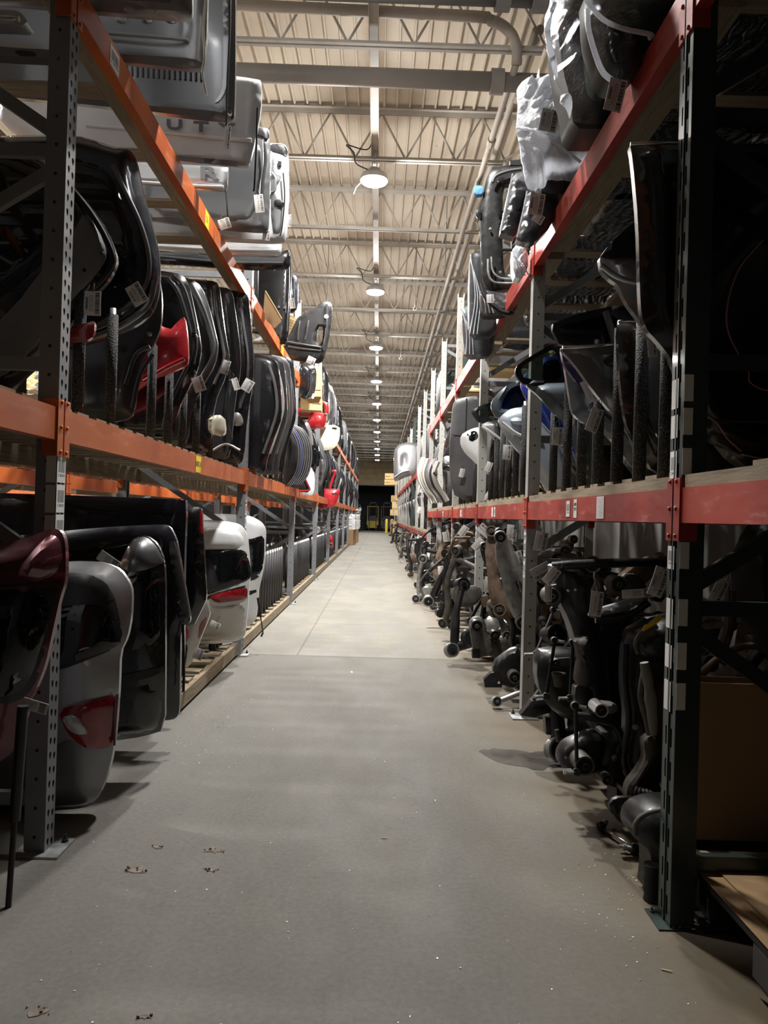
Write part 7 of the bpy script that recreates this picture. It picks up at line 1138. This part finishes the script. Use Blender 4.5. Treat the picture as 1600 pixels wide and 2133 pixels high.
for _ in range(500):
    x, y = rr.uniform(-1.0, .85), 1.6+rr.random()**1.5*9; flake(x, y, .0015+.0035*rr.random()**3)
for _ in range(160):
    p = (rr.gauss(1290, 50), rr.gauss(1760, 120)); w = atZ(p, 0)
    if -1.05 < w.x < .95: flake(w.x, w.y, .002+.002*rr.random())
o = fl.build('paint_flakes', 'paint_white'); tagp(o, 'tiny pale flakes of debris scattered over the concrete floor', 'debris', None, 'stuff')
simple('broken_concrete', (.17, .135, .11), .95, 0, 0, .6, 45, .8, 70, .5, False)
for j, (p, s, lab) in enumerate((((446, 1772), .055, 'chipped pit in the floor with reddish rubble, centre left'), ((288, 1812), .06, 'chipped pit with a loose pebble near the nearest upright'), ((440, 1812), .045, 'narrow dark gouge in the floor beside the chipped pit'), ((328, 1765), .035, 'small dark hole chipped in the floor near the orange racks'), ((78, 2106), .05, 'chipped pit at the lower edge of the view, near corner'), ((300, 2118), .03, 'small chipped mark at the lower edge of the view'))):
    w = atZ(p, 0); t = thing('floor_chip', lab, 'floor damage', w); n = 14; rr = random.Random(j+40); rad = [s*.75*rr.uniform(.35, 1.2) for _ in range(n)]
    rim = [(w.x+rad[k]*math.cos(2*PI*k/n), w.y+.55*rad[k]*math.sin(2*PI*k/n), .0015) for k in range(n)]; inn = [(w.x+.6*rad[k]*math.cos(2*PI*k/n), w.y+.33*rad[k]*math.sin(2*PI*k/n), .0008) for k in range(n)]
    MB().add(rim+inn, [(k, (k+1) % n, n+(k+1) % n, n+k) for k in range(n)]+[tuple(range(n, 2*n))]).build('broken_surface', 'broken_concrete', t)
    for k in range(5 if j != 1 else 8): a = rr.uniform(0, 6); r_ = rr.uniform(.002, .005); MB().lathe([(r_*.3, 0), (r_, r_*.4), (r_*.8, r_), (r_*.2, r_*1.3)], (w.x+s*rr.uniform(-.7, .7), w.y+.4*s*rr.uniform(-.8, .8), .001), (rr.uniform(-.3, .3), rr.uniform(-.3, .3), 1), 6).build('crumb', 'broken_concrete', t)
for j, (p, dx_, lab) in enumerate((((1388, 2023), (.022, -.010), 'splinter of straw on the floor below the green upright'), ((800, 1747), (.02, .0), 'pale paint fleck on the floor in the middle of the aisle'))):
    w = atZ(p, 0); t = thing('splinter', lab, 'splinter', w); MB().bar((w.x-dx_[0]/2, w.y-dx_[1]/2, .002), (w.x+dx_[0]/2, w.y+dx_[1]/2, .003), .003, .002).build('sliver', 'cardboard_pale', t); MB().bar((w.x+dx_[0]/2, w.y+dx_[1]/2, .003), (w.x+dx_[0]*.7, w.y+dx_[1]*.6, .004), .0015, .001).build('frayed_tip', 'cardboard_pale', t)
for r_ in PR.values():
    for c in list(r_.children_recursive)+[r_]: bpy.data.objects.remove(c)
for o in bpy.data.objects:
    if '_o' in o: del o['_o']
